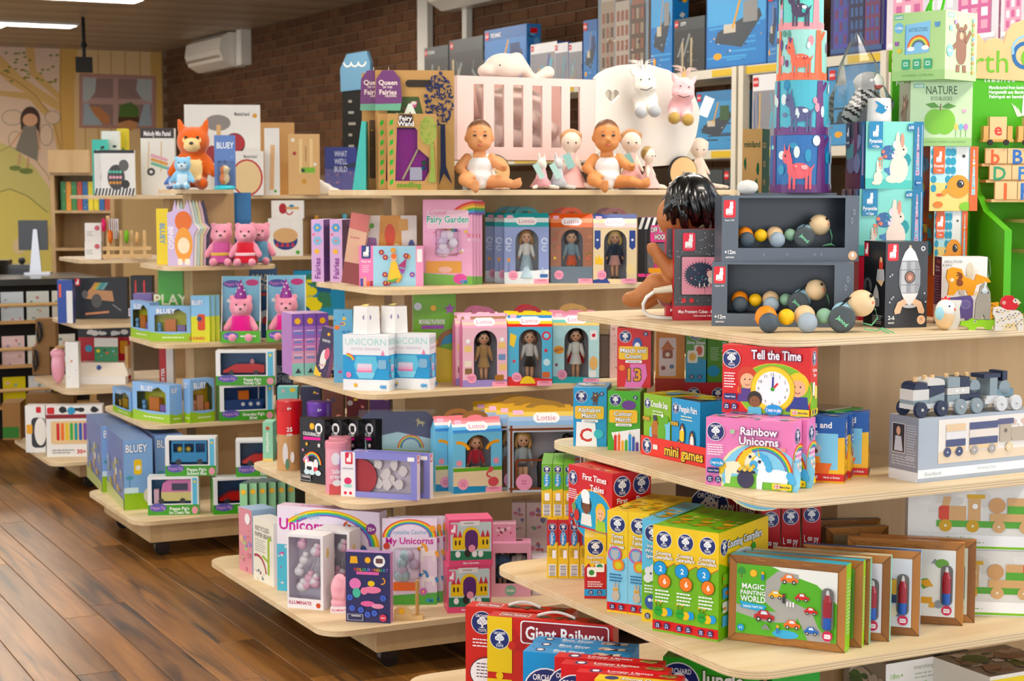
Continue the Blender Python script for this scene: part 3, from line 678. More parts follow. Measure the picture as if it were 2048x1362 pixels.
def A_times(f):
 w,h=f.w,f.h
 f.poly([(0,h*.55),(w*.5,h*.5),(w,h*.58),(w,h),(0,h)],'f6cf1c');f.poly([(0,h*.1),(w,h*.1),(w,h*.56),(w*.5,h*.5),(0,h*.55)],'8fd0ee');f.poly([(0,h*.02),(w,h*.02),(w,h*.1),(0,h*.1)],'d5272e')
 orchard(f,w*.5,h*.87,w*.36)
 for i,t in enumerate(('Times','Tables','Heroes')):f.text(t,w*.5,h*(.755-.05*i),h*.036,WH,w*.8,outline='a8801a')
 f.circ(w*.4,h*.58,w*.34,'d05aa0',n=16);f.circ(w*.4,h*.58,w*.27,'58a8d8',n=16);f.poly([(w*.2,h*.62),(w*.6,h*.62),(w*.56,h*.55),(w*.4,h*.52),(w*.24,h*.55)],'b9bcc0')
 f.rrect(w*.3,h*.42,w*.85,h*.53,'f08a2c',.4);f.circ(w*.57,h*.47,w*.17,'d8d038');f.lines(w*.15,h*.37,w*.85,3,h*.03,h*.014,'2a6a9a',6);rabbit(f,w*.45,h*.2,h*.15,mask='f6b81c');badge(f,w*.3,h*.06,w*.26,'Age','6-9');badge(f,w*.72,h*.06,w*.26,'No','2-4')
def A_topg(f):f.busy(0,f.h*.1,f.w,f.h*.6,('e8a81c','b8861c','f0d890','7a9a3a'),20,9,.2,.5);f.lines(f.w*.2,f.h*.85,f.w*.9,4,f.h*.06,f.h*.02,'9a6a10',2)
tt=carton('board_game_box','yellow and pale blue times tables box with shield, the left one of two',GAME,(1213.8,1222.6),1254.7,Z4,{'*':'f6cf1c'},{'F':A_times,'T':A_topg},y1=1228,top=1020,d=.27)
clone(tt.o,(tt.w+.001,0,0),'yellow and pale blue times tables box, right one beside the spider game')
def A_spider(f):
 w,h=f.w,f.h
 f.poly([(0,h*.5),(w*.5,h*.56),(w,h*.52),(w,h),(0,h)],'6fc4e8');f.poly([(0,0),(w,0),(w,h*.12),(0,h*.12)],'f6cf1c');orchard(f,w*.5,h*.87,w*.36)
 for i,t in enumerate(('Insey','Winsey','Spider')):f.text(t,w*.5,h*(.75-.05*i),h*.036,WH,w*.8,outline='2a7aa8')
 for a,b in((.35,.5),(.6,.53),(.5,.45),(.3,.43),(.7,.46)):f.circ(w*a,h*b,w*.2,'f0eef2',n=12)
 f.circ(w*.45,h*.48,w*.05,'333333');f.circ(w*.65,h*.48,w*.05,'333333');f.lines(w*.15,h*.35,w*.85,3,h*.03,h*.014,WH,6);f.circ(w*.5,h*.2,w*.33,'3a5aa0',n=14);f.circ(w*.4,h*.22,w*.08,WH);f.circ(w*.58,h*.22,w*.08,WH)
 badge(f,w*.3,h*.06,w*.26,'Age','3-6');badge(f,w*.72,h*.06,w*.26,'No','2-4')
sp_=carton('board_game_box','green and sky blue box with a cloud and blue spider',GAME,(1278,1243),1308,Z4,{'*':'7ab82c','T':'6fc4e8'},{'F':A_spider,'T':A_topg},w=tt.w,yaw=-47,h=tt.h*.985,d=.26)
sp_.o.matrix_world=tt.M@Matrix.Translation((2*tt.w+.003,-.045,0))
def A_cater(f):
 w,h=f.w,f.h
 f.poly([(0,h*.66),(w*.45,h*.58),(w,h*.66),(w,h),(0,h)],'f6cf1c');f.poly([(0,h*.66),(w*.45,h*.58),(w,h*.66),(w,h*.67),(w*.45,h*.595),(0,h*.67)],'c8701c')
 f.poly([(0,h*.02),(w,h*.02),(w,h*.11),(0,h*.11)],'d5272e');orchard(f,w*.5,h*.87,w*.34)
 f.text('Counting',w*.5,h*.745,h*.032,WH,w*.7,outline='a8801a');f.text('Caterpillars',w*.5,h*.705,h*.032,WH,w*.84,outline='a8801a')
 f.circ(w*.35,h*.6,w*.31,'222c4a',n=18);f.circ(w*.35,h*.6,w*.29,'2a9ad8',n=18);f.text('2',w*.38,h*.6,h*.05,WH);f.circ(w*.55,h*.485,w*.3,'3a2a1a',n=18);f.circ(w*.55,h*.485,w*.28,'f0842a',n=18);f.text('6',w*.57,h*.485,h*.05,WH)
 f.lines(w*.14,h*.385,w*.9,4,h*.032,h*.014,WH,6);caterp(f,w*.42,h*.2,w*.62);badge(f,w*.27,h*.065,w*.26,'Age','3-6');badge(f,w*.68,h*.065,w*.26,'No','2-4')
def A_caterR(f):
 w,h=f.w,f.h
 f.poly([(0,h*.72),(w*.3,h*.62),(w,h*.6),(w,h),(0,h)],'f6cf1c');orchard(f,w*.1,h*.85,w*.07);f.text('Counting Caterpillars',w*.5,h*.87,h*.07,WH,w*.7,outline='333333')
 f.circ(w*.42,h*.72,w*.26,'e8f4fa',ry=h*.07);f.lines(w*.22,h*.73,w*.6,2,h*.03,h*.012,'3a5a8a',4);f.circ(w*.68,h*.75,w*.05,'3aa53a')
 for i in range(4):f.rrect(w*.06,h*(.12+.13*i),w*.2,h*(.22+.13*i),('58b0d8','e8e8e0','48a0d0','80c040')[i],.1)
 f.busy(w*.03,h*.1,w*.24,h*.6,('3aa53a','f0842a','c8352c','ffd21c'),8,5)
cc=carton('board_game_box','yellow and green caterpillar counting box, leftmost of three',GAME,(1305,1261),1348.5,Z4,'7ab82c',{'F':A_cater,'R':A_caterR,'T':A_topg},y1=1268,top=1049,d=.27)
clone(cc.o,(cc.w+.001,-.004,0),'yellow and green caterpillar counting box, middle of three')
clone(cc.o,(2*cc.w+.002,-.008,0),'yellow and green caterpillar counting box next to the magic painting frame')
FRW=('a9713a','b87d44','8f5c2c')
def magic(label,pr,hpx,w,h,pal,top='4ab0c8',side='8fc83a',title=False,seed=1,yaw=None,y1=None):
 M,w,h,d=placed(pr,None,Z4,w=w,h=h,d=.042 if title else .026,pr=True,yaw=yaw);M=lean(M,-2,'X',(0,d,0))
 o=MB().box(0,0,0,w,d,h,{'F':'a9713a','T':top,'R':side,'L':side,'*':'d8c8a8'}).build('painting_set','card');o.matrix_world=M;tag(o,label,'art set','magic painting sets in printed wooden frames')
 b=h*.095;f=face_of('F',w,d,h);R=random.Random(seed)
 for q in(((0,0),(w,0),(w-b,b),(b,b)),((0,h),(w,h),(w-b,h-b),(b,h-b)),((0,0),(0,h),(b,h-b),(b,b)),((w,0),(w,h),(w-b,h-b),(w-b,b))):f.poly(q,R.choice(FRW))
 for i in range(26):
  x=R.uniform(b,w-b*3);y=R.choice((R.uniform(.1,.85)*b,h-R.uniform(.1,.85)*b));f.line(x,y,x+R.uniform(.01,.03),y,.0012,R.choice(('7d4f24','c48c50')))
 for q in((0,0,b,b),(w,0,w-b,b),(0,h,b,h-b),(w,h,w-b,h-b)):f.line(*q,.0012,'4a2c12')
 f.poly([(b,b),(w-b,b),(w-b,h-b),(b,h-b)],pal[0])
 x0,y0,x1,y1=b,b,w-b,h-b;W2,H2=x1-x0,y1-y0
 X=lambda u:x0+u*W2
 Y=lambda v:y0+v*H2
 if title:
  f.poly([(X(.35),Y(1)),(X(1),Y(1)),(X(1),Y(.55)),(X(.8),Y(.8)),(X(.5),Y(.92))],'f2f2ec')
  f.poly([(X(.42),Y(.95)),(X(.62),Y(.92)),(X(.62),Y(.8)),(X(.45),Y(.78)),(X(.42),Y(.62)),(X(.6),Y(.5)),(X(.75),Y(.42)),(X(.82),Y(.2)),(X(.95),Y(0)),(X(.72),Y(0)),(X(.62),Y(.3)),(X(.4),Y(.36)),(X(.28),Y(.5)),(X(.3),Y(.8))],'aeaca6')
  f.poly([(X(0),Y(.42)),(X(.3),Y(.36)),(X(.62),Y(.34)),(X(.6),Y(.22)),(X(.3),Y(.2)),(X(0),Y(.3))],'aeaca6');f.circ(X(.5),Y(.05),W2*.13,'4ab0dc',ry=H2*.06)
  tree(f,X(.05),Y(.88),H2*.16);sunlion(f,X(.17),Y(.88),H2*.11);f.text('MAGIC',X(.17),Y(.69),H2*.075,WH,W2*.24);f.text('PAINTING',X(.17),Y(.6),H2*.06,WH,W2*.25);f.text('WORLD',X(.17),Y(.51),H2*.085,WH,W2*.25)
  f.poly([(X(.03),Y(.47)),(X(.31),Y(.43)),(X(.29),Y(.38)),(X(.32),Y(.33)),(X(.04),Y(.38)),(X(.06),Y(.42))],'3aa8d8');f.text('THINGS THAT GO',X(.17),Y(.4),H2*.03,WH,W2*.2)
  for a,b2,s,c in((.53,.84,.17,'f08030'),(.4,.6,.14,'f6b81c'),(.66,.6,.14,'d5302e'),(.75,.42,.13,'d5302e'),(.29,.28,.2,'b82a2e'),(.57,.2,.16,'f0742a'),(.76,.14,.14,'2a6ac0')):car(f,X(a),Y(b2),W2*s,c)
  f.circ(X(.06),Y(.09),H2*.05,'2a9ad0');f.text('1+',X(.06),Y(.09),H2*.035,WH);f.rrect(X(.47),Y(.5),X(.5),Y(.64),'333333');f.circ(X(.485),Y(.61),H2*.012,'e03030');f.poly([(X(.26),Y(.1)),(X(.31),Y(.18)),(X(.36),Y(.1))],'8a8a86')
  for q in(.52,.55,.58):f.line(X(q),Y(.46),X(q),Y(.53),W2*.015,WH)
  for a,b2 in((.27,.9),(.43,.16)):f.circ(X(a),Y(b2),H2*.022,'f0a83a');f.rrect(X(a)-H2*.02,Y(b2)-H2*.1,X(a)+H2*.02,Y(b2)-H2*.02,'3a78b8')
 else:f.busy(X(.05),Y(.05),X(.95),Y(.95),pal[1:],22,seed,.1,.35)
 f.circ(X(.92),Y(.1),H2*.075,'d0305a');f.rrect(X(.92)-H2*.045,Y(.1)-H2*.035,X(.92)+H2*.045,Y(.1)+H2*.025,WH);f.text('PLAY',X(.92),Y(.095),H2*.022,'d0305a',H2*.08)
 f.rrect(X(.855),Y(.17),X(.975),Y(.78),'6d6a66',.45);f.done('front_print',o)
 g=face_of('R',w,d,h);g.lines(d*.2,h*.8,d*.9,16,h*.04,h*.012,'e8f0d8',4);g.done('side_print',o)
 bx,bz=X(.915),Y(.2);s=H2*.56
 br=MB();br.lathe([(.009,0),(.0098,.004),(.0098,s*.28),(.0092,s*.3)],'2458b0',12);br.lathe([(.0105,s*.3),(.0108,s*.7),(.006,s*.86)],'9c2430',12);br.lathe([(.005,s*.86),(.004,s*.95),(.0015,s)],'c8c8c8',10)
 q=br.build('water_brush','plastic',o,smooth=False);q.location=(bx,-.009,bz)
 return o
mw_=.3;mh=h_for(at(1689,1307,Z4),1133)
magic('wooden framed magic painting set with cars and roads, front of the row',(1689,1307),0,along(at(1689,1307,Z4),Vector((-math.cos(math.radians(-53)),-math.sin(math.radians(-53)),0)),1456),mh,('5fb233',),title=True,yaw=-53)
for i,(lab,pr,pal,top,side,sd)in enumerate((('framed magic painting set just behind the cars one, lime edged',(1723,1296),('5fa23a','e8e0d0','3a8a3a','d05040'),'4ab0c8','9fce3a',2),('framed magic painting set with mint side, third in the row',(1737,1290),('d8e8e0','8ab0a0','e8a0b0','c8c0d8'),'d8ceb0','7fc2a0',3),('framed magic painting set with pink corner, fourth in the row',(1778,1284),('e8e4ec','c87ab0','d8d0e0','f0c8d8'),'d8ceb0','8fd0b8',4),('framed magic painting set with a night blue picture',(1838,1273),('dfe6ee','24406e','e8c050','5a6a8a','f0ead0'),'24589a','8fb0d0',5),('framed magic painting set with a giraffe picture',(1925,1252.5),('eef0ec','e2a83c','c07a2c','8f969c','6aa044'),'e08a24','d8a850',6),('framed magic painting set farthest right, beside the white train boxes',(1949,1246),('e8ecd8','5a9a3a','c8a04a','3a6a3a'),'e08a24','d8a850',7))):
 o=magic(lab,pr,0,along(at(1689,1307,Z4),Vector((-math.cos(math.radians(-53)),-math.sin(math.radians(-53)),0)),1456),mh,pal,top,side,False,sd,yaw=-50+i*1.5)
magic('framed magic painting set laid farther back with a dark blue top',(1760,1188),0,.17,mh*.98,('7a6a4a','5a7a4a','8a5a3a'),'24587e','4a5a3a',False,11,yaw=-20)
magic('framed magic painting set at the back with a greenish edge',(1776,1200),0,.17,mh*.95,('8a7a5a','5a7a4a','8a5a3a'),'9a9080','4a5a3a',False,12,yaw=-18)
def A_llama(f):
 w,h=f.w,f.h;orchard(f,w*.5,h*.83,w*.4);f.text('L ∞ py',w*.5,h*.62,h*.06,WH,w*.8);f.text('Llamas',w*.5,h*.53,h*.06,WH,w*.8)
def A_llamaF(f):
 w,h=f.w,f.h;orchard(f,w*.13,h*.72,h*.18);f.text('Loopy Llamas',w*.6,h*.72,h*.14,WH,w*.66);f.busy(w*.2,h*.05,w*.9,h*.5,('e8b050','5a9a3a','f0e0c0','3a8ac0'),14,3)
for i,x in enumerate((1521,1560.5,1602)):
 carton('board_game_box',('red llama game box at the back, nearest the yellow caterpillar boxes','red llama game box at the back, middle of three on end','red llama game box at the back, against the plywood spine')[i],GAME,(x,None),x+37,Z4,'b5202c',{'F':A_llama},D=4.3+.03*i,h=.29,d=.1,yaw=-33,group='red llama game boxes on end')
carton('board_game_box','long dark red llama game box lying under the third shelf, seen end on',GAME,(1402,None),1515,Z4,'a01c26',{'F':A_llamaF},D=4.66,h=.285,d=.06,yaw=-30)
def A_train(f):
 w,h=f.w,f.h
 f.poly([(0,h*.1),(w,h*.1),(w,h),(0,h)],'e9e7e2');f.busy(0,h*.4,w,h,('e3e0da','efede8','dcdad4'),10,3,.3,.7);f.poly([(0,h*.22),(w,h*.22),(w,h*.045),(0,h*.045)],WH)
 f.text('Sorting Train Blocks',w*.3,h*.17,h*.055,'8ab85a',w*.5,bold=False);f.lines(w*.05,h*.1,w*.55,1,1,h*.02,'b8c8a8',3);f.poly([(0,h*.02),(w,h*.02),(w,h*.055),(0,h*.055)],'8ac83a')
 u=h;T=h*.34
 f.poly([(u*.42,T),(u*2.2,T),(u*2.2,T+.1*h),(u*.42,T+.1*h)],'62ab44');f.rrect(u*.45,T+.1*h,u*.72,T+.32*h,'d2503c',.2);f.poly([(u*.6,T+.1*h),(u*.85,T+.1*h),(u*.85,T+.32*h),(u*.6,T+.32*h)],'d8ae7c')
 f.poly([(u*.5,T+.32*h),(u*.6,T+.32*h),(u*.63,T+.46*h),(u*.52,T+.46*h)],'d8ae7c');f.poly([(u*.88,T+.1*h),(u*1.06,T+.1*h),(u*1.06,T+.46*h),(u*.88,T+.46*h)],'d8ae7c');f.poly([(u*.86,T+.44*h),(u*1.12,T+.44*h),(u*1.12,T+.5*h),(u*.86,T+.5*h)],'d8ae28');f.circ(u*.98,T+.32*h,h*.04,WH)
 for x,c in((.55,'d0a52a'),(.95,'d0a52a'),(1.33,'d8ae7c'),(1.72,'d8ae7c')):f.circ(u*x,T+.02*h,h*.095,c,n=16);f.circ(u*x,T+.02*h,h*.02,'f0ead8',n=8)
 f.poly([(u*1.2,T+.1*h),(u*2.2,T+.1*h),(u*2.2,T+.22*h),(u*1.2,T+.22*h)],'d8ae7c');f.circ(u*1.3,T+.34*h,h*.12,'d0a070');f.poly([(u*1.45,T+.22*h),(u*2.2,T+.22*h),(u*2.2,T+.34*h),(u*1.45,T+.34*h)],'62ab44');f.poly([(u*1.45,T+.34*h),(u*1.7,T+.34*h),(u*1.7,T+.46*h),(u*1.45,T+.46*h)],'d8ae7c');f.poly([(u*1.7,T+.34*h),(u*2.2,T+.34*h),(u*2.2,T+.46*h),(u*1.7,T+.46*h)],'dd5040')
tb=carton('toy_box','white box picturing a wooden block train, lower of two','toy box',(1812,1226),None,Z4,'f4f4f2',{'F':A_train},w=.36,yaw=-36,top=1096,d=.1)
clone(tb.o,(0,0,tb.h+.001),'white box picturing a wooden block train, upper of two under the shelf')
zb=Z5
def A_rail(f):
 w,h=f.w,f.h
 f.busy(0,0,w,h,('d23a2c','e0452f','c22a28'),20,3,.1,.25);f.poly([(0,h*.5),(w*.2,h*.5),(w*.2,h),(0,h)],'f6cf1c');f.circ(w*.2,h*.75,w*.035,'d23a2c');f.poly([(0,0),(w*.2,0),(w*.2,h*.44),(0,h*.44)],'f6cf1c');f.circ(w*.1,h*.47,w*.03,'f6cf1c');orchard(f,w*.1,h*.8,w*.075)
 f.lines(w*.03,h*.34,w*.18,4,h*.04,h*.015,'5a4a10',3);f.text('Giant',w*.1,h*.1,h*.06,WH,w*.15,outline='2a6ab0');f.text('Road',w*.1,h*.02,h*.06,WH,w*.15,outline='2a6ab0')
 f.rrect(w*.27,h*.78,w*.97,h*.985,WH,.15);f.rrect(w*.28,h*.79,w*.96,h*.975,'8f1c22',.15);f.text('Giant Railway',w*.62,h*.88,h*.115,WH,w*.62)
def A_railL(f):
 w,h=f.w,f.h;f.busy(0,0,w,h,('d23a2c','e0452f','c22a28'),16,5,.1,.3);u=h*.36;orchard(f,u*.45,h*.86,h*.1);f.lines(u*.2,h*.7,u*.75,3,h*.03,h*.012,WH,2)
 f.circ(u*.6,h*.4,u*.48,'3a2a2a',ry=h*.15);f.circ(u*.6,h*.4,u*.46,WH,ry=h*.14);f.lines(u*.3,h*.48,u*.95,5,h*.03,h*.01,'555555',5);f.circ(u*.75,h*.57,u*.14,'2a4a9a');f.circ(u*.55,h*.08,u*.45,WH,ry=h*.08);f.text('Giant Road',u*.55,h*.08,h*.05,'2a7ab8',u*.7);f.text('Giant Railway',w*.62,h*.78,h*.15,WH,w*.5)
def A_railT(f):
 w,h=f.w,f.h;f.rrect(w*.08,h*.2,w*.32,h*.85,'e8d8d0',.1);f.rrect(w*.09,h*.25,w*.31,h*.8,'9a2024',.1);f.text('Giant Railway',w*.2,h*.5,h*.3,WH,w*.2);f.busy(w*.35,h*.1,w*.95,h*.9,('4a4a3a','6a6a4a','3a3a30','7a5a4a'),22,5,.3,.7)
hg=.30
def handle(o,w,d,h):
 MB().tube([(w*.38+w*.3*t,d*.5,h+.004+.012*math.sin(math.pi*t))for t in[i/8 for i in range(9)]],.004,'d8d4d0',6).build('carry_handle','plastic',o)
g1=carton('puzzle_box','large red railway floor puzzle box, the one at the very front left','puzzle box',(931,1212),1190,zb,'cf3428',{'F':A_railL,'T':A_railT},h=hg,d=.06,w=.3,yaw=-45,ptop=True);handle(g1.o,g1.w,g1.d,g1.h)
g2=carton('puzzle_box','large red railway floor puzzle box with yellow jigsaw corner','puzzle box',(975,1231),1227,zb,'cf3428',{'F':A_rail,'T':A_railT},h=hg,d=.055,yaw=-45,ptop=True);handle(g2.o,g2.w,g2.d,g2.h)
def A_bus(f):
 w,h=f.w,f.h;orchard(f,w*.23,h*.62,h*.22);f.text('Bus Stop',w*.68,h*.66,h*.14,WH,w*.5);f.busy(w*.3,0,w*.95,h*.4,('f0c030','d04030','f0f0e8','2a6a9a'),14,3)
def A_busT(f):
 w,h=f.w,f.h;f.circ(w*.14,h*.55,w*.05,NV,ry=h*.3);f.circ(w*.14,h*.55,w*.03,WH,ry=h*.18);f.text('Bus Stop',w*.42,h*.6,h*.34,WH,w*.3);f.lines(w*.28,h*.2,w*.6,1,1,h*.1,'c8e8f4',2);f.busy(w*.64,h*.1,w*.95,h*.9,('d8c0a8','4a3a30','e8e0d0','2a4a8a'),12,3,.4,.9)
bs=carton('board_game_box','sky blue bus game box, front of three',GAME,(1046,1302),1254,zb,'2a98d6',{'F':A_bus,'T':A_busT},h=.262,d=.05,yaw=-45,ptop=True)
bs1=clone(bs.o,(.0,.052,0),'sky blue bus game box, middle of three');bs2=clone(bs.o,(-.006,.104,0),'sky blue bus game box, back of three by the railway puzzle')
def A_lm(f):f.circ(f.w*.17,f.h*.5,f.w*.06,NV,ry=f.h*.32);f.circ(f.w*.17,f.h*.5,f.w*.035,WH,ry=f.h*.2);f.text('Loopy Llamas',f.w*.5,f.h*.62,f.h*.32,WH,f.w*.45);f.lines(f.w*.3,f.h*.2,f.w*.7,1,1,f.h*.1,'f0c0b8',2);f.busy(f.w*.74,f.h*.1,f.w*.96,f.h*.9,('b89a50','6a7a3a','d0b070'),10,4,.4,.9)
ll=carton('board_game_box','red llama game box, back of three low ones in front of the bus games',GAME,(1109,1313),1324,zb,'d62c30',{'F':A_llamaF,'T':A_lm},h=.275,d=.045,yaw=-45,ptop=True)
carton('board_game_box','red llama game box, middle of three low ones',GAME,(1122,1327),1336,zb,'d62c30',{'F':A_llamaF,'T':A_lm},h=.275,d=.045,yaw=-45,ptop=True)
carton('board_game_box','red llama game box, front of three low ones',GAME,(1152,1343),1362,zb,'d62c30',{'F':A_llamaF,'T':A_lm},h=.27,d=.045,yaw=-45,ptop=True)
carton('board_game_box','yellow sound game box at the bottom edge of the photo',GAME,(1189,1358),1390,zb,'f6cf1c',{'T':lambda f:(f.circ(f.w*.15,f.h*.5,f.w*.07,NV,ry=f.h*.34),f.text('Sound Detectives',f.w*.55,f.h*.5,f.h*.4,WH,f.w*.6,outline='b8861c'))},h=.27,d=.045,yaw=-45,ptop=True)
def A_jung(f):orchard(f,f.w*.17,f.h*.72,f.h*.22);f.text('Jungle',f.w*.62,f.h*.8,f.h*.17,WH,f.w*.45,outline='2a6a1a');f.text('Heads & Tails',f.w*.6,f.h*.58,f.h*.17,WH,f.w*.7,outline='2a6a1a');f.busy(f.w*.1,0,f.w*.9,f.h*.4,('f0a030','8a5a2a','f0d060','2a6a2a'),14,3)
jg=carton('board_game_box','bright green jungle game box at the bottom edge',GAME,(1326,1313),1519,zb,{'*':'3fa83a','R':'2f8f34'},{'F':A_jung,'T':lambda f:(f.circ(f.w*.16,f.h*.6,f.w*.07,NV,ry=f.h*.3),f.text('Heads & Tails',f.w*.5,f.h*.5,f.h*.3,WH,f.w*.4))},h=.235,d=.06,yaw=-46,ptop=True)
carton('board_game_box','plain green game box side beyond the jungle game',GAME,(1545,1330),1640,zb,'35a03a',None,h=.24,d=.05,yaw=-20,ptop=True)
def A_ecar(f):
 w,h=f.w,f.h;f.text('18m+',w*.13,h*.82,h*.07,'7ab83a',w*.2,bold=False);f.text('Interchangeable Car',w*.55,h*.9,h*.055,'9aa08a',w*.5,bold=False);f.lines(w*.34,h*.8,w*.8,2,h*.05,h*.015,'b8c0a8',2)
 f.text('EverEarth',w*.45,h*.64,h*.11,'6ab83a',w*.5);f.arc(w*.75,h*.68,h*.07,h*.1,20,330,'2a7aa8');f.circ(w*.75,h*.68,h*.04,'7ac03a');f.busy(w*.1,h*.05,w*.9,h*.5,('8ac83a','d8ae7c','f0f0e8'),12,4)
def A_ecarL(f):f.busy(0,0,f.w,f.h,('4a6a2a','7a6a58','b8a490','d8ccc0','8a6a58','3f5a26'),40,6,.15,.45)
carton('toy_box','white toy car box with green lid clips at the bottom right','toy box',(1772,1329),1940,zb,{'*':'f2f2f0','T':'8f887c','L':'8a7a68'},{'F':A_ecar,'L':A_ecarL,'T':A_ecarL},h=.2,d=.17,y1=1301,ptop=True)
carton('toy_box','photo printed toy box with yellow strip in the bottom right corner','toy box',(1980,1354),2130,zb,{'*':'e8e4dc','T':'8f8478'},{'T':A_ecarL,'F':lambda f:f.poly([(0,f.h*.6),(f.w,f.h*.6),(f.w,f.h*.95),(0,f.h*.95)],'e8d01c')},h=.2,d=.22,yaw=0,ptop=True)
# SECOND SHELF (z = Z3)
def match(bg,title,l2,deco):
 def fn(f):
  w,h=f.w,f.h;orchard(f,w*.24,h*.85,w*.17);badge(f,w*.85,h*.9,w*.13,'Age','4+');deco(f);f.rrect(w*.05,h*.47,w*.92,h*.69,'f8c81c',.15)
  f.text(title,w*.48,h*.625,h*.075,WH,w*.76,outline='7a6010');f.text(l2,w*.48,h*.53,h*.075,WH,w*.6,outline='7a6010');f.rrect(w*.25,h*.415,w*.75,h*.46,WH,.4);f.text('Activity Puzzles',w*.5,h*.437,h*.022,'3a3a5a',w*.44)
 return fn
def d_alpha(f):
 w,h=f.w,f.h;bear(f,w*.66,h*.83,h*.17,'5a3a26');f.poly([(w*.08,0),(w*.72,0),(w*.66,h*.4),(w*.1,h*.42)],WH);f.text('C',w*.38,h*.2,h*.22,'d23a2c');f.circ(w*.76,h*.22,w*.14,'4ac0c8')
def d_col(f):
 w,h=f.w,f.h;f.circ(w*.65,h*.77,w*.22,'6a3a8a',ry=h*.08);f.circ(w*.52,h*.86,w*.03,'8ac83a');f.circ(w*.82,h*.86,w*.03,'8ac83a');f.poly([(w*.12,h*.3),(w,h*.38),(w,0),(w*.3,0)],WH);pencils(f,w*.2,0,w*.78,h*.34,('d5302e','f0742a','f6b81c','5ab03a','2a9ad8','2a5ab0','5a3a8a'))
def d_count(f):
 w,h=f.w,f.h;f.circ(w*.6,h*.72,w*.14,'3a5aa8',ry=h*.12);f.circ(w*.6,h*.68,w*.09,WH,ry=h*.08);f.poly([(w*.22,0),(w*.72,0),(w*.9,h*.2),(w*.85,h*.4),(w*.4,h*.4)],'e87ab8');f.text('13',w*.52,h*.22,h*.2,'f0a02a',outline='5a3a10');f.circ(w*.15,h*.33,w*.09,'f0842a')
am=carton('puzzle_box','sky blue alphabet matching puzzle box with a big letter C','puzzle box',(1146.5,892),1213,Z3,{'*':'1a9fd4'},{'F':match('','Alphabet','Match',d_alpha),'T':lambda f:f.busy(0,f.h*.1,f.w,f.h*.9,(WH,'d8a83a','c8e8f4','3a3a5a'),12,3,.3,.6)},y1=893.5,top=775,d=.14)
cm=carton('puzzle_box','green colour matching puzzle box with row of pencils','puzzle box',(1215,900),1280,Z3,{'*':'52b02e'},{'F':match('','Colour','Match',d_col),'T':lambda f:f.busy(0,f.h*.1,f.w,f.h*.9,(WH,'8a7a4a','c8e8c4','3a3a5a'),12,4,.3,.6)},y1=902,top=782,d=.14)
carton('puzzle_box','red counting puzzle box with pink number 13 perched on the puzzle boxes','puzzle box',(1234,774.5),1301,cm.top,{'*':'d92a2c','R':'8a6a52'},{'F':match('','Match and','Count',d_count),'T':lambda f:f.busy(0,0,f.w,f.h,('8a6a5a','b89a8a','6a3a3a'),10,3,.3,.6),'R':lambda f:f.busy(0,0,f.w,f.h,('9a7a62','7a5a48','a88a70'),8,3,.3,.7)},y1=776,top=655,xl=None,d=.08)
M,w,h,d=placed((1281.5,907.5),1440,Z3,y1=942.5,h=.052,d=.13)
tr=MB();tr.box(0,0,0,w,d,.002,'c22a24');tr.box(0,0,.002,w,.002,h,'e23c2e');tr.box(0,d-.002,.002,w,d,h,'c22a24');tr.box(0,.002,.002,.002,d-.002,h,'c22a24');tr.box(w-.002,.002,.002,w,d-.002,h,'c22a24')
t=thing('display_tray','red open card tray lettered mini games','tray',M=M);tr.build('tray','card',t)
fcx=face_of('F',w,d,h);orchard(fcx,h*.55,h*.5,h*.38);fcx.rrect(h*1.1,h*.4,h*1.5,h*.65,'e8e4dc',.1);fcx.text('mini games',w*.56,h*.5,h*.5,'f8c83a',w*.56,outline='2a2018');fcx.done('front_print',t)
def mini(title,c,deco):
 def fn(f):orchard(f,f.w*.14,f.h*.84,f.w*.11);f.text(title,f.w*.6,f.h*.85,f.h*.1,WH,f.w*.62);f.lines(f.w*.35,f.h*.72,f.w*.85,2,f.h*.05,f.h*.02,'e8f4d8',2);f.text('mini',f.w*.12,f.h*.6,f.h*.08,'f8c83a',outline='2a2018');deco(f)
 return fn
def d_croc(f):
 f.poly([(f.w*.25,f.h*.45),(f.w,f.h*.6),(f.w,0),(f.w*.25,0)],'7cc8e8');f.circ(f.w*.45,f.h*.42,f.w*.13,'b8702c',ry=f.h*.18);f.circ(f.w*.7,f.h*.4,f.w*.15,'6aae2c',ry=f.h*.2);f.rrect(f.w*.6,f.h*.55,f.w*.95,f.h*.68,'6aae2c',.4);f.rrect(f.w*.35,f.h*.1,f.w*.55,f.h*.35,'a84a30');f.rrect(f.w*.62,f.h*.05,f.w*.85,f.h*.3,'d8d03a');f.circ(f.w*.72,f.h*.68,f.w*.04,WH);f.circ(f.w*.45,f.h*.62,f.w*.07,'3a3a4a')
def d_peng(f):
 for a,b,s in((.4,.45,.17),(.3,.2,.16),(.75,.35,.18),(.88,.15,.15)):f.circ(f.w*a,f.h*b,f.w*s*.6,'22304c',ry=f.h*s);f.circ(f.w*a,f.h*(b-.02),f.w*s*.38,'f4f4ec',ry=f.h*s*.7);f.circ(f.w*a,f.h*(b+s*.6),f.w*.03,'f0a02a')
 f.rrect(f.w*.32,f.h*.33,f.w*.48,f.h*.5,'f8d02a');f.rrect(f.w*.2,f.h*.1,f.w*.4,f.h*.2,'d5302e');f.busy(f.w*.55,f.h*.05,f.w,f.h*.3,('d0408a','5ab03a','f0f0f0','22304c'),8,3)
hm=h_for(at(1283,905,Z3),783)
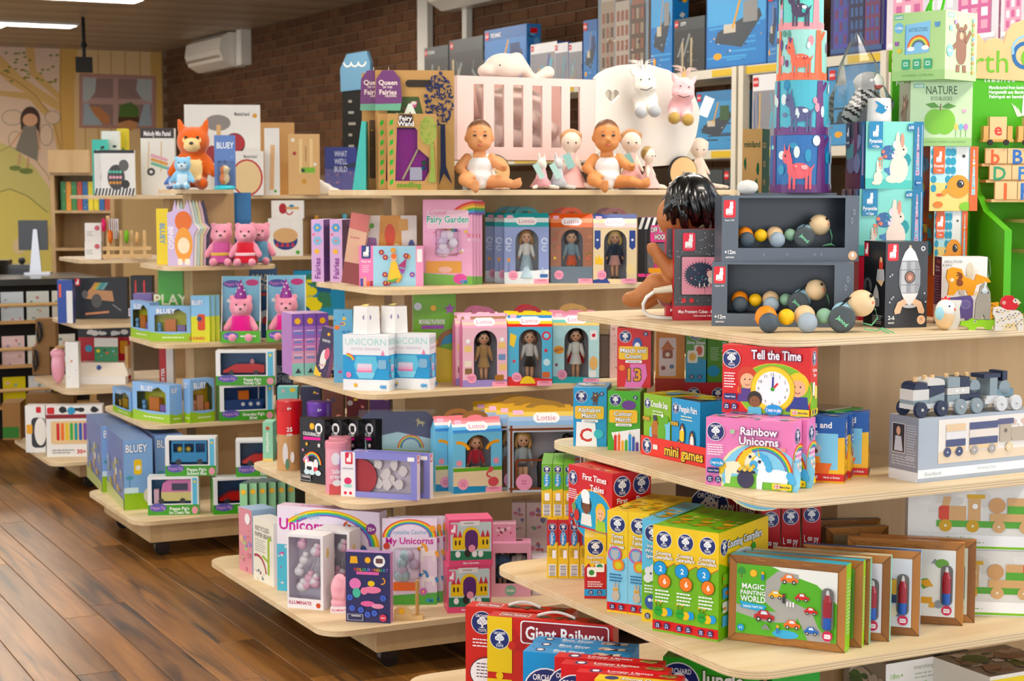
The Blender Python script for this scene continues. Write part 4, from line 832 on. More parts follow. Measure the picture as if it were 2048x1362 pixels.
for i,(nm,ti,cc_,de,x,tp)in enumerate((('lime green crocodile card game standing in the red tray','Crocodile Snap','8ab82e',d_croc,.006,'c8b83a'),('blue penguin card game in the red tray beside the crocodile one','Penguin Pairs','1a96cc',d_peng,.006+.125,'3a4a5a'))):
 o=MB().box(0,0,0,.12,.118,hm-.003,{'*':cc_,'T':tp}).build('card_game_box','card');o.matrix_world=M@Matrix.Translation((x,.005,.0025));tag(o,nm,GAME);f=face_of('F',.12,.118,hm-.003);mini(ti,cc_,de)(f);f.done('front_print',o)
 f=face_of('T',.12,.118,hm-.003);f.busy(0,0,.12,.118,('d8c83a','c8d8a0','8a8a5a','d05030','6aa0b8'),26,i+2,.2,.5);f.done('top_print',o)
def A_ru(f):
 w,h=f.w,f.h
 f.circ(w*.62,h*.18,w*.46,'fff3c0',ry=h*.5,n=26);f.circ(w*.64,h*.18,w*.45,'8fd3f2',ry=h*.48,n=26);f.poly([(w*.2,0),(w,0),(w,h*.12),(w*.7,h*.25),(w*.3,h*.15)],'7cc04a');rainbow(f,w*.66,h*.2,h*.46,h*.1,10,170)
 unicorn(f,w*.36,h*.3,h*.5,'fff6d8','f6cf4a',-1);unicorn(f,w*.8,h*.22,h*.55,'f0f8ff','5ab4e6');f.circ(w*.47,h*.13,h*.13,'3a3450');f.rrect(w*.37,h*.22,w*.58,h*.26,'2c2840')
 for i in range(9):f.circ(w*(.4+.02*i),h*(.27+.03*(i%3)),h*.026,('e8b83a','f6d86a')[i%2])
 orchard(f,w*.12,h*.8,h*.13);f.text('Rainbow',w*.62,h*.84,h*.115,WH,w*.42,outline='9a4a8a');f.text('Unicorns',w*.62,h*.7,h*.115,WH,w*.45,outline='9a4a8a');f.lines(w*.03,h*.6,w*.22,5,h*.035,h*.015,WH,3)
 f.circ(w*.14,h*.35,w*.085,'2a9ad8',ry=h*.065);f.text('2 ways to play',w*.14,h*.35,h*.045,WH,w*.15);f.rrect(w*.03,h*.19,w*.17,h*.27,NV);f.text('Teacher Tested',w*.1,h*.23,h*.025,WH,w*.12);badge(f,w*.06,h*.1,h*.1,'Age','3-6');badge(f,w*.16,h*.1,h*.1,'No','2-4');butterfly(f,w*.32,h*.82,h*.04,'a8dcae');butterfly(f,w*.9,h*.6,h*.04,'f0a08a')
 f.rrect(w*.78,h*.02,w,h*.11,'f8d83a',.1);ukflag(f,w*.84,h*.065,h*.09);f.text('Made in Britain',w*.93,h*.065,h*.03,'3a3a5a',w*.11)
def A_ruR(f):
 w,h=f.w,f.h;f.poly([(0,0),(w,0),(w,h*.4),(0,h*.5)],'8fd3f2');rainbow(f,w*.75,h*.35,w*.85,w*.28,60,200);orchard(f,w*.5,h*.78,w*.3);f.text('Rainbow',w*.5,h*.55,h*.055,WH,w*.8);f.text('Unicorns',w*.5,h*.47,h*.055,WH,w*.85)
 for x,c in((.22,'8ac87a'),(.5,'e8a0c0'),(.78,'7ab8d8')):f.rrect(w*(x-.12),h*.25,w*(x+.12),h*.4,'f0f0e0');f.circ(w*x,h*.32,w*.08,c)
 f.rrect(0,h*.03,w,h*.12,'f8d83a',.1);badge(f,w*.25,h*.075,h*.08,'','3-6');badge(f,w*.55,h*.075,h*.08,'','2-4')
ru=carton('board_game_box','pink rainbow unicorn game box under the red clock game',GAME,(1411,969),1585,Z3,{'*':'f08ac0','R':'ee8cc4'},{'F':A_ru,'R':A_ruR,'T':lambda f:f.busy(0,0,f.w,f.h,('b0c8a0','d8b0c0','8ab0c8','e8d8b0'),26,3,.15,.4)},y1=984,top=834,d=.062)
clone(ru.o,(.012,.066,0),'pink rainbow unicorn game box standing behind its twin')
def A_tt(f):
 w,h=f.w,f.h
 f.circ(w*.6,h*.34,w*.42,'f0c02a',ry=h*.42,n=28);f.circ(w*.6,h*.34,w*.41,'8ac43a',ry=h*.41,n=28);f.poly([(w*.1,0),(w,0),(w,h*.02),(w*.1,h*.02)],'3a5a9a')
 kid(f,w*.29,h*.46,h*.38,'f2bd94','d2482a','5a3a8a',True);kid(f,w*.86,h*.38,h*.42,'f2bd94','f6d23a','2a3a8a');f.circ(w*.58,h*.38,h*.34,'d8a81c',n=30);f.circ(w*.58,h*.38,h*.325,'ffd83a',n=30);f.circ(w*.58,h*.38,h*.26,WH,n=30)
 for i in range(1,13):
  a=math.radians(90-30*i);f.text(str(i),w*.58+h*.215*math.cos(a),h*.38+h*.215*math.sin(a),h*.045,'222222',bold=False)
 f.line(w*.58,h*.38,w*.585,h*.56,h*.028,'2a3a9a');f.line(w*.58,h*.38,w*.64,h*.47,h*.028,'d5302e');f.circ(w*.58,h*.38,h*.03,'3aa53a');kid(f,w*.38,h*.17,h*.28,'8a5632','2a1c16','6ac0e0')
 orchard(f,w*.11,h*.8,h*.13);f.text('Tell the Time',w*.62,h*.88,h*.13,WH,w*.56,outline='7a2a5a');f.lines(w*.03,h*.58,w*.17,6,h*.04,h*.016,WH,3);f.rrect(w*.03,h*.2,w*.17,h*.29,NV);f.text('Teacher Tested',w*.1,h*.245,h*.025,WH,w*.12);badge(f,w*.06,h*.1,h*.1,'Age','5-9');badge(f,w*.15,h*.1,h*.1,'No','2-4')
 f.circ(w*.6,h*.08,w*.1,'2a9ad8',ry=h*.08);f.text('2 ways to play',w*.6,h*.08,h*.05,WH,w*.17);f.rrect(w*.79,h*.01,w,h*.11,'f8d83a',.1);ukflag(f,w*.84,h*.06,h*.08);f.text('Made in Britain',w*.93,h*.06,h*.03,'3a3a5a',w*.1)
def A_ttR(f):
 w,h=f.w,f.h;f.poly([(0,0),(w,0),(w,h*.4),(0,h*.52)],'8ac43a');orchard(f,w*.5,h*.84,w*.3);f.text('Tell the',w*.5,h*.67,h*.045,WH,w*.8);f.text('Time',w*.5,h*.6,h*.045,WH,w*.6);f.rrect(w*.2,h*.3,w*.55,h*.5,'f0f0e0');f.rrect(w*.5,h*.25,w*.85,h*.44,'f8e07a');f.rrect(0,h*.02,w,h*.11,'f8d83a',.1);badge(f,w*.3,h*.065,h*.07,'','5');badge(f,w*.65,h*.065,h*.07,'','4')
carton('board_game_box','red clock learning game box with three children on top of unicorn game',GAME,(1444,824),1620,ru.top,{'*':'dc2c2c'},{'F':A_tt,'R':A_ttR,'T':lambda f:f.text('Tell the Time',f.w*.4,f.h*.5,f.h*.4,WH,f.w*.5)},yaw=math.degrees(math.atan2(ru.M[1][0],ru.M[0][0]))+1,top=689,d=.055)
def A_kn(f):
 w,h=f.w,f.h;f.poly([(0,h*.55),(w,h*.7),(w,0),(0,0)],'f6c21c');f.poly([(w*.4,h*.2),(w*.92,h*.2),(w*.92,h*.75),(w*.4,h*.75)],'8ad0f0');f.text('Knights and',w*.6,h*.88,h*.09,WH,w*.7);f.text('Dragons',w*.5,h*.77,h*.09,WH,w*.5)
 f.circ(w*.6,h*.52,w*.12,'c8ccd0',ry=h*.1);f.circ(w*.6,h*.48,w*.08,'6a4630',ry=h*.05);f.poly([(w*.45,0),(w*.75,0),(w*.7,h*.4),(w*.5,h*.4)],'f0a02a');f.poly([(w*.6,h*.3),(w*.85,h*.3),(w*.8,h*.12),(w*.7,h*.08)],'e8742a');f.rrect(w*.55,h*.03,w,h*.14,'d5302e',.1);ukflag(f,w*.65,h*.085,h*.08);f.text('Made in Britain',w*.85,h*.085,h*.03,WH,w*.2)
def A_knR(f):
 w,h=f.w,f.h;f.poly([(0,0),(w,0),(w,h*.5),(0,h*.6)],'f6c21c');orchard(f,w*.5,h*.83,w*.32);f.text('Knights and',w*.5,h*.68,h*.045,WH,w*.85);f.text('Dragons',w*.5,h*.61,h*.045,WH,w*.7);f.rrect(w*.2,h*.42,w*.6,h*.56,'6ac0e8');f.rrect(w*.4,h*.34,w*.8,h*.48,'d85040');f.lines(w*.15,h*.28,w*.85,5,h*.03,h*.01,'7a6010',3);f.rrect(0,h*.03,w,h*.14,'d5302e',.1);badge(f,w*.3,h*.085,h*.09,'','4');badge(f,w*.68,h*.085,h*.09,'','2-4')
kn=carton('board_game_box','blue and yellow knight game box nearest the unicorn game',GAME,(1688,967.5),None,Z3,{'*':'1c5aa8'},{'F':A_kn,'R':A_knR,'T':lambda f:f.busy(0,0,f.w,f.h,('2a5a9a','6a7a9a','9a9a9a','3a4a6a'),20,3,.2,.5)},pr=True,w=.2,yaw=-45,h=ru.h*.98,d=.056)
clone(kn.o,(.008,.058,0),'blue and yellow knight game box, middle one of three');kn3=clone(kn.o,(.045,.105,0),'blue and yellow knight game box nearest the grey train box',rz=.05)
o=MB().box(-.06,-.05,0,.06,.05,.004,'3f9a3a').box(-.07,-.03,.004,.04,.05,.007,'b8a890').build('play_board','card');o.matrix_world=Matrix.Translation(kn.M@Vector((.15,.15,kn.h+.0005)))@Matrix.Rotation(.3,4,'Z');tag(o,'thin green play board lying flat on the knight boxes','board')
def A_gtr(f):
 w,h=f.w,f.h;f.poly([(0,0),(w,0),(w,h*.07),(0,h*.07)],'a9b2bc');f.poly([(0,h*.07),(w,h*.07),(w,h*.2),(0,h*.2)],'eef0f2');f.poly([(h*.4,h*.27),(w,h*.27),(w,h*.95),(h*.4,h*.95)],'efe6dc');f.poly([(h*.4,h*.27),(w,h*.27),(w,h*.4),(h*.4,h*.45)],'e8d2b4');f.busy(h*1.9,h*.6,w,h*.93,('e8d8cc','d8b8a8','f4eee8'),10,3,.2,.5)
 u=h;T=h*.42
 for x0,x1,cs in((.55,.95,('e8c8a0','e8e4e4','3a4270')),(1.03,1.62,('3a4270','e8dcd0','3a4270'))):
  for k,c in enumerate(cs):f.rrect(u*x0,T+h*(.1+.12*(2-k)),u*x1,T+h*(.21+.12*(2-k)),c,.1)
  f.rrect(u*x0,T+h*.03,u*x1,T+h*.1,'e6c89c',.2)
 f.rrect(u*1.66,T+h*.1,u*1.9,T+h*.4,'b8a892',.1);f.rrect(u*1.62,T+h*.38,u*1.95,T+h*.47,'4a4a72',.2);f.circ(u*1.78,T+h*.28,h*.035,'6a5a4a');f.rrect(u*1.9,T+h*.1,u*2.4,T+h*.32,'b8a892',.3)
 for x,c in((.58,'2e3862'),(.82,'2e3862'),(1.13,'a8a09a'),(1.5,'a8a09a'),(1.86,'e6cfa6')):f.circ(u*x,T+h*.02,h*.075,c,n=14);f.circ(u*x,T+h*.02,h*.015,'f0f0f0',n=6)
 f.text('EverEarth',h*.3,h*.13,h*.06,'a8b4b8',h*.4,bold=False);f.text('Stacking Train',h*1.4,h*.15,h*.05,'c0c8cc',h*.8,bold=False)
def A_gtrL(f):
 w,h=f.w,f.h;f.poly([(0,0),(w,0),(w,h*.16),(0,h*.16)],'e4e6ea');f.rrect(w*.1,h*.42,w*.55,h*.88,'e8e8ec',.04);f.poly([(w*.12,h*.43),(w*.53,h*.43),(w*.53,h*.87),(w*.12,h*.87)],'3a3234');f.circ(w*.32,h*.76,w*.07,'d8a88c',ry=h*.07);f.poly([(w*.18,h*.45),(w*.48,h*.45),(w*.42,h*.68),(w*.22,h*.68)],'c8ccd8');f.lines(w*.6,h*.86,w*.95,14,h*.04,h*.012,'d4d6de',3);f.lines(w*.1,h*.36,w*.95,4,h*.04,h*.012,'d4d6de',3)
gt=carton('toy_box','long grey box picturing a stacking train, wooden train on top','toy box',(1835,967),2048,Z3,{'*':'aab3bd','L':'8f929e'},{'F':A_gtr,'L':A_gtrL},w=.4,yaw=1.5,top=837,xl=1777)
o=thing('wooden_train','grey and navy wooden stacking train on its box','toy train',M=gt.M@Matrix.Translation((-.012,.0,gt.h)))
NAV,GRY,PAL,WD='1f2a45','8c9aa0','d8d4ce','e2bd8c'
S=.00122
def wag(x0,blocks,wheels,wc):
 ch=MB();ch.box(x0+.004,.012,.02,x0+wheels[1]+.006,.062,.032,'d8d8d8');ch.build('chassis','toywood',o)
 for wx in wheels:
  for yy in(.006,.068):
   q=MB().lathe([(.018,-.006),(.0195,-.004),(.0195,.004),(.018,.006)],wc,16,Matrix.Rotation(math.pi/2,4,'X'));q.ball((0,-.0065,0),.004,'c8c8c8',8,5)
   w_=q.build('wheel','toywood',o);w_.location=(x0+wx,yy,.0195)
 for(kind,a,b,z0,z1,c)in blocks:
  m=MB()
  if kind=='b':m.box(a,.013,z0,b,.061,z1,c)
  elif kind=='p':
   m.prism(b,.013,.061,c);
  elif kind=='peg':m.lathe([(.0058,z0),(.0058,z1-.001),(.005,z1)],c,10,Matrix.Translation((a,.037,0)))
  q=m.build('peg' if kind=='peg' else 'block','toywood',o);q.location=(x0,0,0)
arc_=lambda x0,x1,z0,z1,n=8:[(x0,z0),(x1,z0)]+[((x0+x1)/2+(x1-x0)/2*math.cos(math.pi*i/n),z0+(z1-z0)*math.sin(math.pi*i/n)**.6)for i in range(1,n)]
wag(0,[('b',.004,.055,.032,.042,GRY),('b',.004,.055,.042,.068,PAL),('p',None,arc_(.007,.054,.068,.086),0,0,NAV),('p',None,[(.056,.032),(.105,.032),(.105,.058),(.056,.046)],0,0,GRY),('p',None,[(.056,.047),(.105,.059),(.105,.076),(.056,.076)],0,0,NAV),('p',None,arc_(.048,.106,.076,.094),0,0,PAL),('peg',.03,0,.084,.097,WD),('peg',.06,0,.09,.1,WD),('peg',.085,0,.09,.1,WD)],(.022,.088),NAV)
wag(.115,[('b',.0,.04,.032,.049,GRY),('b',.041,.108,.032,.049,NAV),('b',.0,.072,.05,.067,PAL),('b',.0,.04,.068,.092,GRY),('b',.041,.072,.068,.092,NAV),('p',None,[(.09+.017*math.cos(i*math.pi/5+.3),.067+.017*math.sin(i*math.pi/5+.3))for i in range(10)],0,0,GRY),('b',.0735,.108,.05,.058,NAV),('peg',.015,0,.092,.101,WD),('peg',.05,0,.092,.101,WD),('peg',.082,0,.08,.1,WD)],(.035,.088),GRY)
wag(.235,[('b',.01,.05,.032,.04,'d8d8d8'),('b',.02,.045,.04,.085,GRY),('b',.0,.055,.085,.095,NAV),('p',None,[(.07+.019*math.cos(i*math.pi/6),.058+.019*math.sin(i*math.pi/6))for i in range(12)],0,0,GRY),('b',.046,.1,.035,.055,'6f8a96'),('b',.062,.078,.077,.1,NAV)],(.05,.1),'d8d8d8')
st=MB()
for sx in(.145,.165):st.prism([(sx+.005*(1 if i%2==0 else .45)*math.sin(math.pi*i/5),.0585+.005*(1 if i%2==0 else .45)*math.cos(math.pi*i/5))for i in range(10)],.0124,.013,'f4f4f4')
st.build('star','toywood',o)
def A_din(f):f.poly([(0,0),(f.w,0),(f.w,f.h*.4),(0,f.h*.46)],'2a9ac8');orchard(f,f.w*.5,f.h*.87,f.w*.33);f.text('Dirty Dinos',f.w*.5,f.h*.7,f.h*.05,WH,f.w*.85);f.rrect(f.w*.4,f.h*.45,f.w*.9,f.h*.66,'f0e8d8');f.circ(f.w*.66,f.h*.56,f.w*.15,'d0582c',ry=f.h*.08);f.rrect(f.w*.08,f.h*.34,f.w*.58,f.h*.56,'f4f0e4');f.circ(f.w*.33,f.h*.45,f.w*.17,'e8b82c',ry=f.h*.07);badge(f,f.w*.3,f.h*.1,f.w*.22,'Age','3-6');badge(f,f.w*.68,f.h*.1,f.w*.22,'No','2-4')
rb=carton('board_game_box','red game box supporting the two dinosaur games',GAME,(1366,None),1462,Z3,'b5242c',{'F':lambda f:(orchard(f,f.w*.22,f.h*.8,f.w*.12),orchard(f,f.w*.72,f.h*.8,f.w*.12))},D=4.95,h=.16,d=.09,yaw=-33)
zz=rb.top
dd=carton('board_game_box','green and blue dinosaur game box facing out between the orange house and clock game',GAME,(1371,None),1412,zz,'5a9a2c',{'F':A_din},D=4.95,h=.165,d=.07,yaw=-34)
carton('board_game_box','green dinosaur game box turned sideways next to its twin',GAME,(1414,None),1456,zz,'5a9a2c',{'F':lambda f:(orchard(f,f.w*.5,f.h*.9,f.w*.33),f.text('Dirty Dinos',f.w*.8,f.h*.5,f.h*.06,WH,f.h*.6,rot=-math.pi/2),f.circ(f.w*.3,f.h*.2,f.w*.3,'2a9ac8',ry=f.h*.1),f.lines(f.w*.15,f.h*.6,f.w*.6,8,f.h*.03,f.h*.01,'d8e8c8',3))},D=4.95,h=.165,d=.07,yaw=-30)
ob=carton('toy_box','plain red carton under the orange doll house box','toy box',(1310,None),1368,Z3,'b83a2c',None,D=5.0,h=.165,d=.09,yaw=-31)
def A_hs(f):f.rrect(f.w*.1,f.h*.05,f.w*.7,f.h*.85,'f0dcd8',.08);f.poly([(f.w*.15,f.h*.6),(f.w*.4,f.h*.8),(f.w*.65,f.h*.6)],'c8702c');f.rrect(f.w*.22,f.h*.42,f.w*.58,f.h*.6,'9a4a24');f.circ(f.w*.4,f.h*.5,f.w*.08,'f0e0c0');f.circ(f.w*.55,f.h*.25,f.w*.08,'6a7a9a');f.circ(f.w*.25,f.h*.22,f.w*.08,'9a5a4a')
carton('toy_box','orange box printed with a little house, behind the counting puzzle','toy box',(1312,None),1369,ob.top+.0005,'e8961c',{'F':A_hs},D=5.0,h=.14,d=.08,yaw=-31)
# FRONT RIGHT STAND, TOP SHELF (z = Z2)
D=4.86;k=mmpp(D)
SK='b5764a'
t=thing('toddler_doll','brown skinned doll with black bobbed hair sitting behind the red cube puzzles','doll',M=frame(1372,0,Z2,-33,D))
q=lambda px,py,y=0.0:((px-1372)*k,y,(634-py)*k)
blob('body',[('s',q(1352,432),(.058,.062,.062)),('s',q(1372,412),(.062,.066,.066)),('s',q(1331,447),(.02,.022,.02)),('k',q(1378,470),q(1380,500),.035,.04),('s',q(1385,530),(.062,.07,.085)),('s',q(1382,590),(.07,.085,.055)),('k',q(1378,495,-.06),q(1345,545,-.075),.026,.023),('k',q(1345,545,-.075),q(1312,503,-.07),.022,.017),('s',q(1306,496,-.07),(.018,.016,.02)),('k',q(1378,495,.06),q(1345,545,.07),.026,.023),('k',q(1345,545,.07),q(1315,520,.06),.022,.017),('k',q(1370,596,-.045),q(1312,566,-.06),.04,.034),('k',q(1312,566,-.06),q(1278,594,-.06),.031,.026),('s',q(1268,596,-.06),(.034,.024,.024)),('k',q(1372,596,.05),q(1320,585,.07),.04,.032),('k',q(1320,585,.07),q(1290,606,.07),.03,.025)]+[('k',q(1266,592,-.078+.009*i),q(1256+i,588-3*(i>2),-.078+.009*i),.0075,.006)for i in range(5)]+[('k',q(1306,494,-.08+.008*i),q(1296,489,-.08+.008*i),.006,.005)for i in range(4)],.0045,SK,t,'vinyl')
hb=MB();R=random.Random(5)
for i in range(46):
 a=R.uniform(-2.7,2.7);l=R.uniform(.8,1.1)
 top_=Vector(q(1376,352));pts=[]
 for j in range(6):
  u=j/5;rr_=.072*math.sin(min(1,u*1.25)*math.pi/2)+.004*u;pts.append(top_+Vector((rr_*math.cos(a)*1.0+.004*math.sin(9*u+i),rr_*math.sin(a)*.95,-.135*u**1.25*l)))
 if abs(abs(a)-math.pi)<.75 and R.random()<.75:pts=pts[:3]
 hb.tube(pts,[.012,.016,.017,.016,.013,.006][:len(pts)],R.choice(('0b0a0a','161313','100e0e')),6)
hb.ball(q(1382,402),(.074,.072,.078),'0d0b0b',16,10);hb.build('hair','plastic',t,smooth=True)
blob('dress',[('s',q(1392,530),(.068,.078,.08)),('s',q(1375,592),(.09,.1,.05)),('k',q(1392,486,-.05),q(1380,508,-.065),.035,.034)],.006,lambda c:'7a1a26' if(int(c.x*90)+int(c.z*80)+int(c.y*90))%4 else 'e8d6c0',t)
mb=MB();mb.ball(q(1336,428,-.045),(.004,.003,.006),'1a1210');mb.build('eye','plastic',t)
hp=MB();pts=[q(1337,578,-.12),q(1310,583,-.12),q(1295,594,-.12),q(1288,608,-.12),q(1289,620,-.12),q(1298,630,-.12),q(1318,634,-.12),q(1345,635,-.12)]
t2=thing('skipping_rope','white looped cord with cream handle beside the doll foot','cord',M=frame(1372,0,Z2,-33,D))
hp.tube([Vector(p)+Vector((0,0,.007))for p in pts],.0055,'f0ede6',8).build('cord','plastic',t2,smooth=True);MB().tube([Vector(q(1309,582,-.12))+Vector((0,0,.007)),Vector(q(1345,577,-.12))+Vector((0,0,.007))],[.008,.011],'e8dcc4',10).build('handle','plastic',t2)
def A_cube(f):
 w,h=f.w,f.h;f.poly([(0,h*.16),(w,h*.16),(w,h),(0,h)],'4a4a4e');R=random.Random(2)
 f.k+=1
 for i in range(90):f.circ(R.uniform(.03,.97)*w,R.uniform(.18,.97)*h,w*.008,R.choice(('d8ece6','f0d8dc')),n=5);f.k-=1
 f.rrect(w*.1,h*.27,w*.92,h*.71,'2a2626',.03);f.rrect(w*.13,h*.285,w*.9,h*.695,'f0a0b0',.03);f.circ(w*.44,h*.5,w*.25,'23304a',ry=h*.13,n=26)
 for i in range(26):a=math.radians(30+i*11);f.poly([(w*.44+w*.22*math.cos(a-.1),h*.5+h*.115*math.sin(a-.1)),(w*.44+w*.22*math.cos(a+.1),h*.5+h*.115*math.sin(a+.1)),(w*.44+w*.3*math.cos(a),h*.5+h*.155*math.sin(a))],'23304a')
 f.busy(w*.26,h*.4,w*.6,h*.6,('4ab0b8','e07898','8a9ab0'),26,4,.05,.14);f.circ(w*.68,h*.45,w*.12,'fbeee0',ry=h*.055);f.circ(w*.76,h*.44,w*.03,'222222');f.circ(w*.6,h*.51,w*.06,'f6c8c0');f.line(w*.51,h*.29,w*.51,h*.69,w*.006,'5a4038')
 for a in(.42,.5,.58):f.line(w*a,h*.37,w*a,h*.41,w*.02,'fbeee0')
 bunny(f,w*.24,h*.86,h*.18,'e8304a');f.text('Mes Premiers Cubes - My First Blocks',w*.52,h*.1,h*.035,WH,w*.9);f.text('Hello animals 4 blocks',w*.5,h*.055,h*.018,WH,w*.6);f.circ(w*.16,h*.22,w*.04,'d8303a');f.circ(w*.29,h*.22,w*.04,'d8303a')
rc=carton('puzzle_box','red edged hedgehog cube puzzle box in front of the doll','puzzle box',(1347.5,641),None,Z2,'c22436',{'F':A_cube},w=.165,yaw=-26,top=458,d=.045)
clone(rc.o,(-.015,.06,0),'red edged cube puzzle box peeking out behind the hedgehog one')
def caterpillar(name,label,M,string=True,parent=None):
 o=thing(name,label,'pull toy',M=M)if parent is None else bpy.data.objects.new('caterpillar',None)
 if parent is not None:COL.objects.link(o);o.parent=parent;o.matrix_local=M
 u=.000335
 def bl(nm,x,z,r,c,y=0,sy=1):
  q=MB().ball((0,0,0),(r*u,r*u*sy,r*u),c,18,12).build(nm,'toywood',o,smooth=True);q.location=(x*u,y*u,z*u);return q
 bl('body_ball',70,97,70,'f0912a',25);bl('wheel',75,64,64,'4a5660',-40,.8);bl('body_ball',195,97,52,'f2c215');bl('body_ball',315,102,68,'e3c49c',25);bl('wheel',320,64,64,'a3b2bf',-40,.8);bl('body_ball',435,102,50,'8fb59a');bl('body_ball',560,110,78,'9cc3d6',20)
 q=MB().lathe([(60*u,14*u),(84*u,8*u),(85*u,-8*u),(70*u,-22*u),(0.001,-26*u)],['4a5256']*4,24,Matrix.Rotation(math.pi/2,4,'X'));w_=q.build('side_wheel','toywood',o,smooth=True);w_.location=(533*u,-62*u,85*u)
 f=Face((-60*u,24*u,-10*u),(1,0,0),(0,0,1),(0,-1,0),120*u,20*u);f.o=Vector((0,-24.5*u,0));f.text('Janod',-4*u,-8*u,26*u,'8fe0b0',rot=-.75);lt=f.done('lettering',w_);lt.location=(0,-.0003,0)
 bl('head',670,182,85,'e8cda6');bl('eye',715,232,11,'1a1512',-62);bl('cheek',727,190,10,'e09078',-60)
 an=MB()
 for dy in(-20,25):an.tube([((640-26*i)*u,dy*u,(245-18*i+4*math.sin(i))*u)for i in range(6)],5*u,'1c1a1a',6)
 an.build('antenna','matte',o)
 if string:MB().tube([(755*u,-10*u,150*u),(770*u,-20*u,90*u),(730*u,-30*u,45*u),(670*u,-35*u,60*u),(690*u,-30*u,20*u),(760*u,-45*u,12*u),(790*u,-60*u,30*u),(850*u,-110*u,3*u),(880*u,-150*u,-40*u),(865*u,-152*u,-55*u),(820*u,-120*u,0),(770*u,-60*u,25*u)],4.5*u,'74c890',6).build('pull_string','fabric',o,smooth=True)
 else:MB().tube([(755*u,0,150*u),(775*u,0,90*u),(770*u,0,20*u),(700*u,0,15*u),(760*u,-10*u,30*u),(800*u,0,12*u)],4.5*u,'74c890',6).build('pull_string','fabric',o,smooth=True)
 return o
def A_greyF(f):
 w,h=f.w,f.h;bunny(f,w*.055,h*.8,h*.24,'e0343c');f.text('Depuis 1970',w*.055,h*.63,h*.02,WH,w*.08);f.text('+12m',w*.06,h*.15,h*.06,WH,w*.08);f.text('MADE IN FRANCE',w*.06,h*.07,h*.025,WH,w*.06);f.circ(w*.955,h*.09,h*.07,'f0c49a');f.circ(w*.955,h*.1,h*.025,WH,ry=h*.035)
 for x in(.3,.47,.72,.67):f.line(w*x,h*.09,w*x+.002,h*.13,.0008,'a8b0ba');f.line(w*x+.004,h*.09,w*x+.003,h*.13,.0008,'a8b0ba')
 for a,b in((.945,.62),(.96,.75)):f.circ(w*a,h*b,h*.02,'a8b0ba',ry=h*.045);f.circ(w*a,h*b,h*.015,'5c6672',ry=h*.035)
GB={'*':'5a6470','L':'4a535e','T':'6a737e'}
M0=None
def fillcat(o,w,d,hb,bb):(MB().box(.004,.004,.003,w-.004,d-.004,hb*.2,'3c444e').build('inner_platform','card',o),caterpillar('','',Matrix.Translation((w*.13,d*.4,hb*.2+.001))@Matrix.Scale(1.0*w/.37,4),False,o))
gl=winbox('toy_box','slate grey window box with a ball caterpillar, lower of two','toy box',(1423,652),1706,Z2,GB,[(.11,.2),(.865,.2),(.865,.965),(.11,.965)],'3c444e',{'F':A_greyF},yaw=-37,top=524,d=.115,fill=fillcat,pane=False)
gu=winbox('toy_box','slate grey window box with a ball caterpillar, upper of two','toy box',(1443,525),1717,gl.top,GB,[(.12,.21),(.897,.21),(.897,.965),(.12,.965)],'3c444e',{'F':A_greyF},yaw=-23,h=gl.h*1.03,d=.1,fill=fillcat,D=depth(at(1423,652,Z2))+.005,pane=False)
caterpillar('caterpillar_toy','wooden ball caterpillar pull toy with green string in front of the grey boxes',frame(1511,665,Z2,-24)@Matrix.Scale(1.2,4))
yz=gl.h
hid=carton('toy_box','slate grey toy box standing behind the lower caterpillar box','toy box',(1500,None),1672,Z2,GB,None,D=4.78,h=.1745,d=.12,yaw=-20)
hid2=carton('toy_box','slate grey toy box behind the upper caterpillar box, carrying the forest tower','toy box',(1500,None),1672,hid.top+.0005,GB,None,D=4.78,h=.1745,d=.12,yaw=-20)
zt=hid2.top+.0005;D=4.86
PALS=[('2f6fb0','8fdfe0','f08a9a','6a3a7a','e8f4f0','3a9ac0'),('5ab8cc','2a8ab8','f0a0b0','6a3a7a','dff0f0','6a7aa0'),('a8e0d8','e8a0a8','6a3a7a','f07a5a','e8f0f8','5a9a8a'),('7adcd0','3a2a4a','d8c8f0','f0a0a8','4ac0b8','8a4a8a'),('8fd8e8','6a3a7a','e8a0b8','4a8ac0','f4f4f0','3a6a9a')]
TW=thing('stacking_tower','tall tower of forest printed stacking drums behind the grey caterpillar boxes','stacking toy',M=frame(1600,0,zt,-34,D))
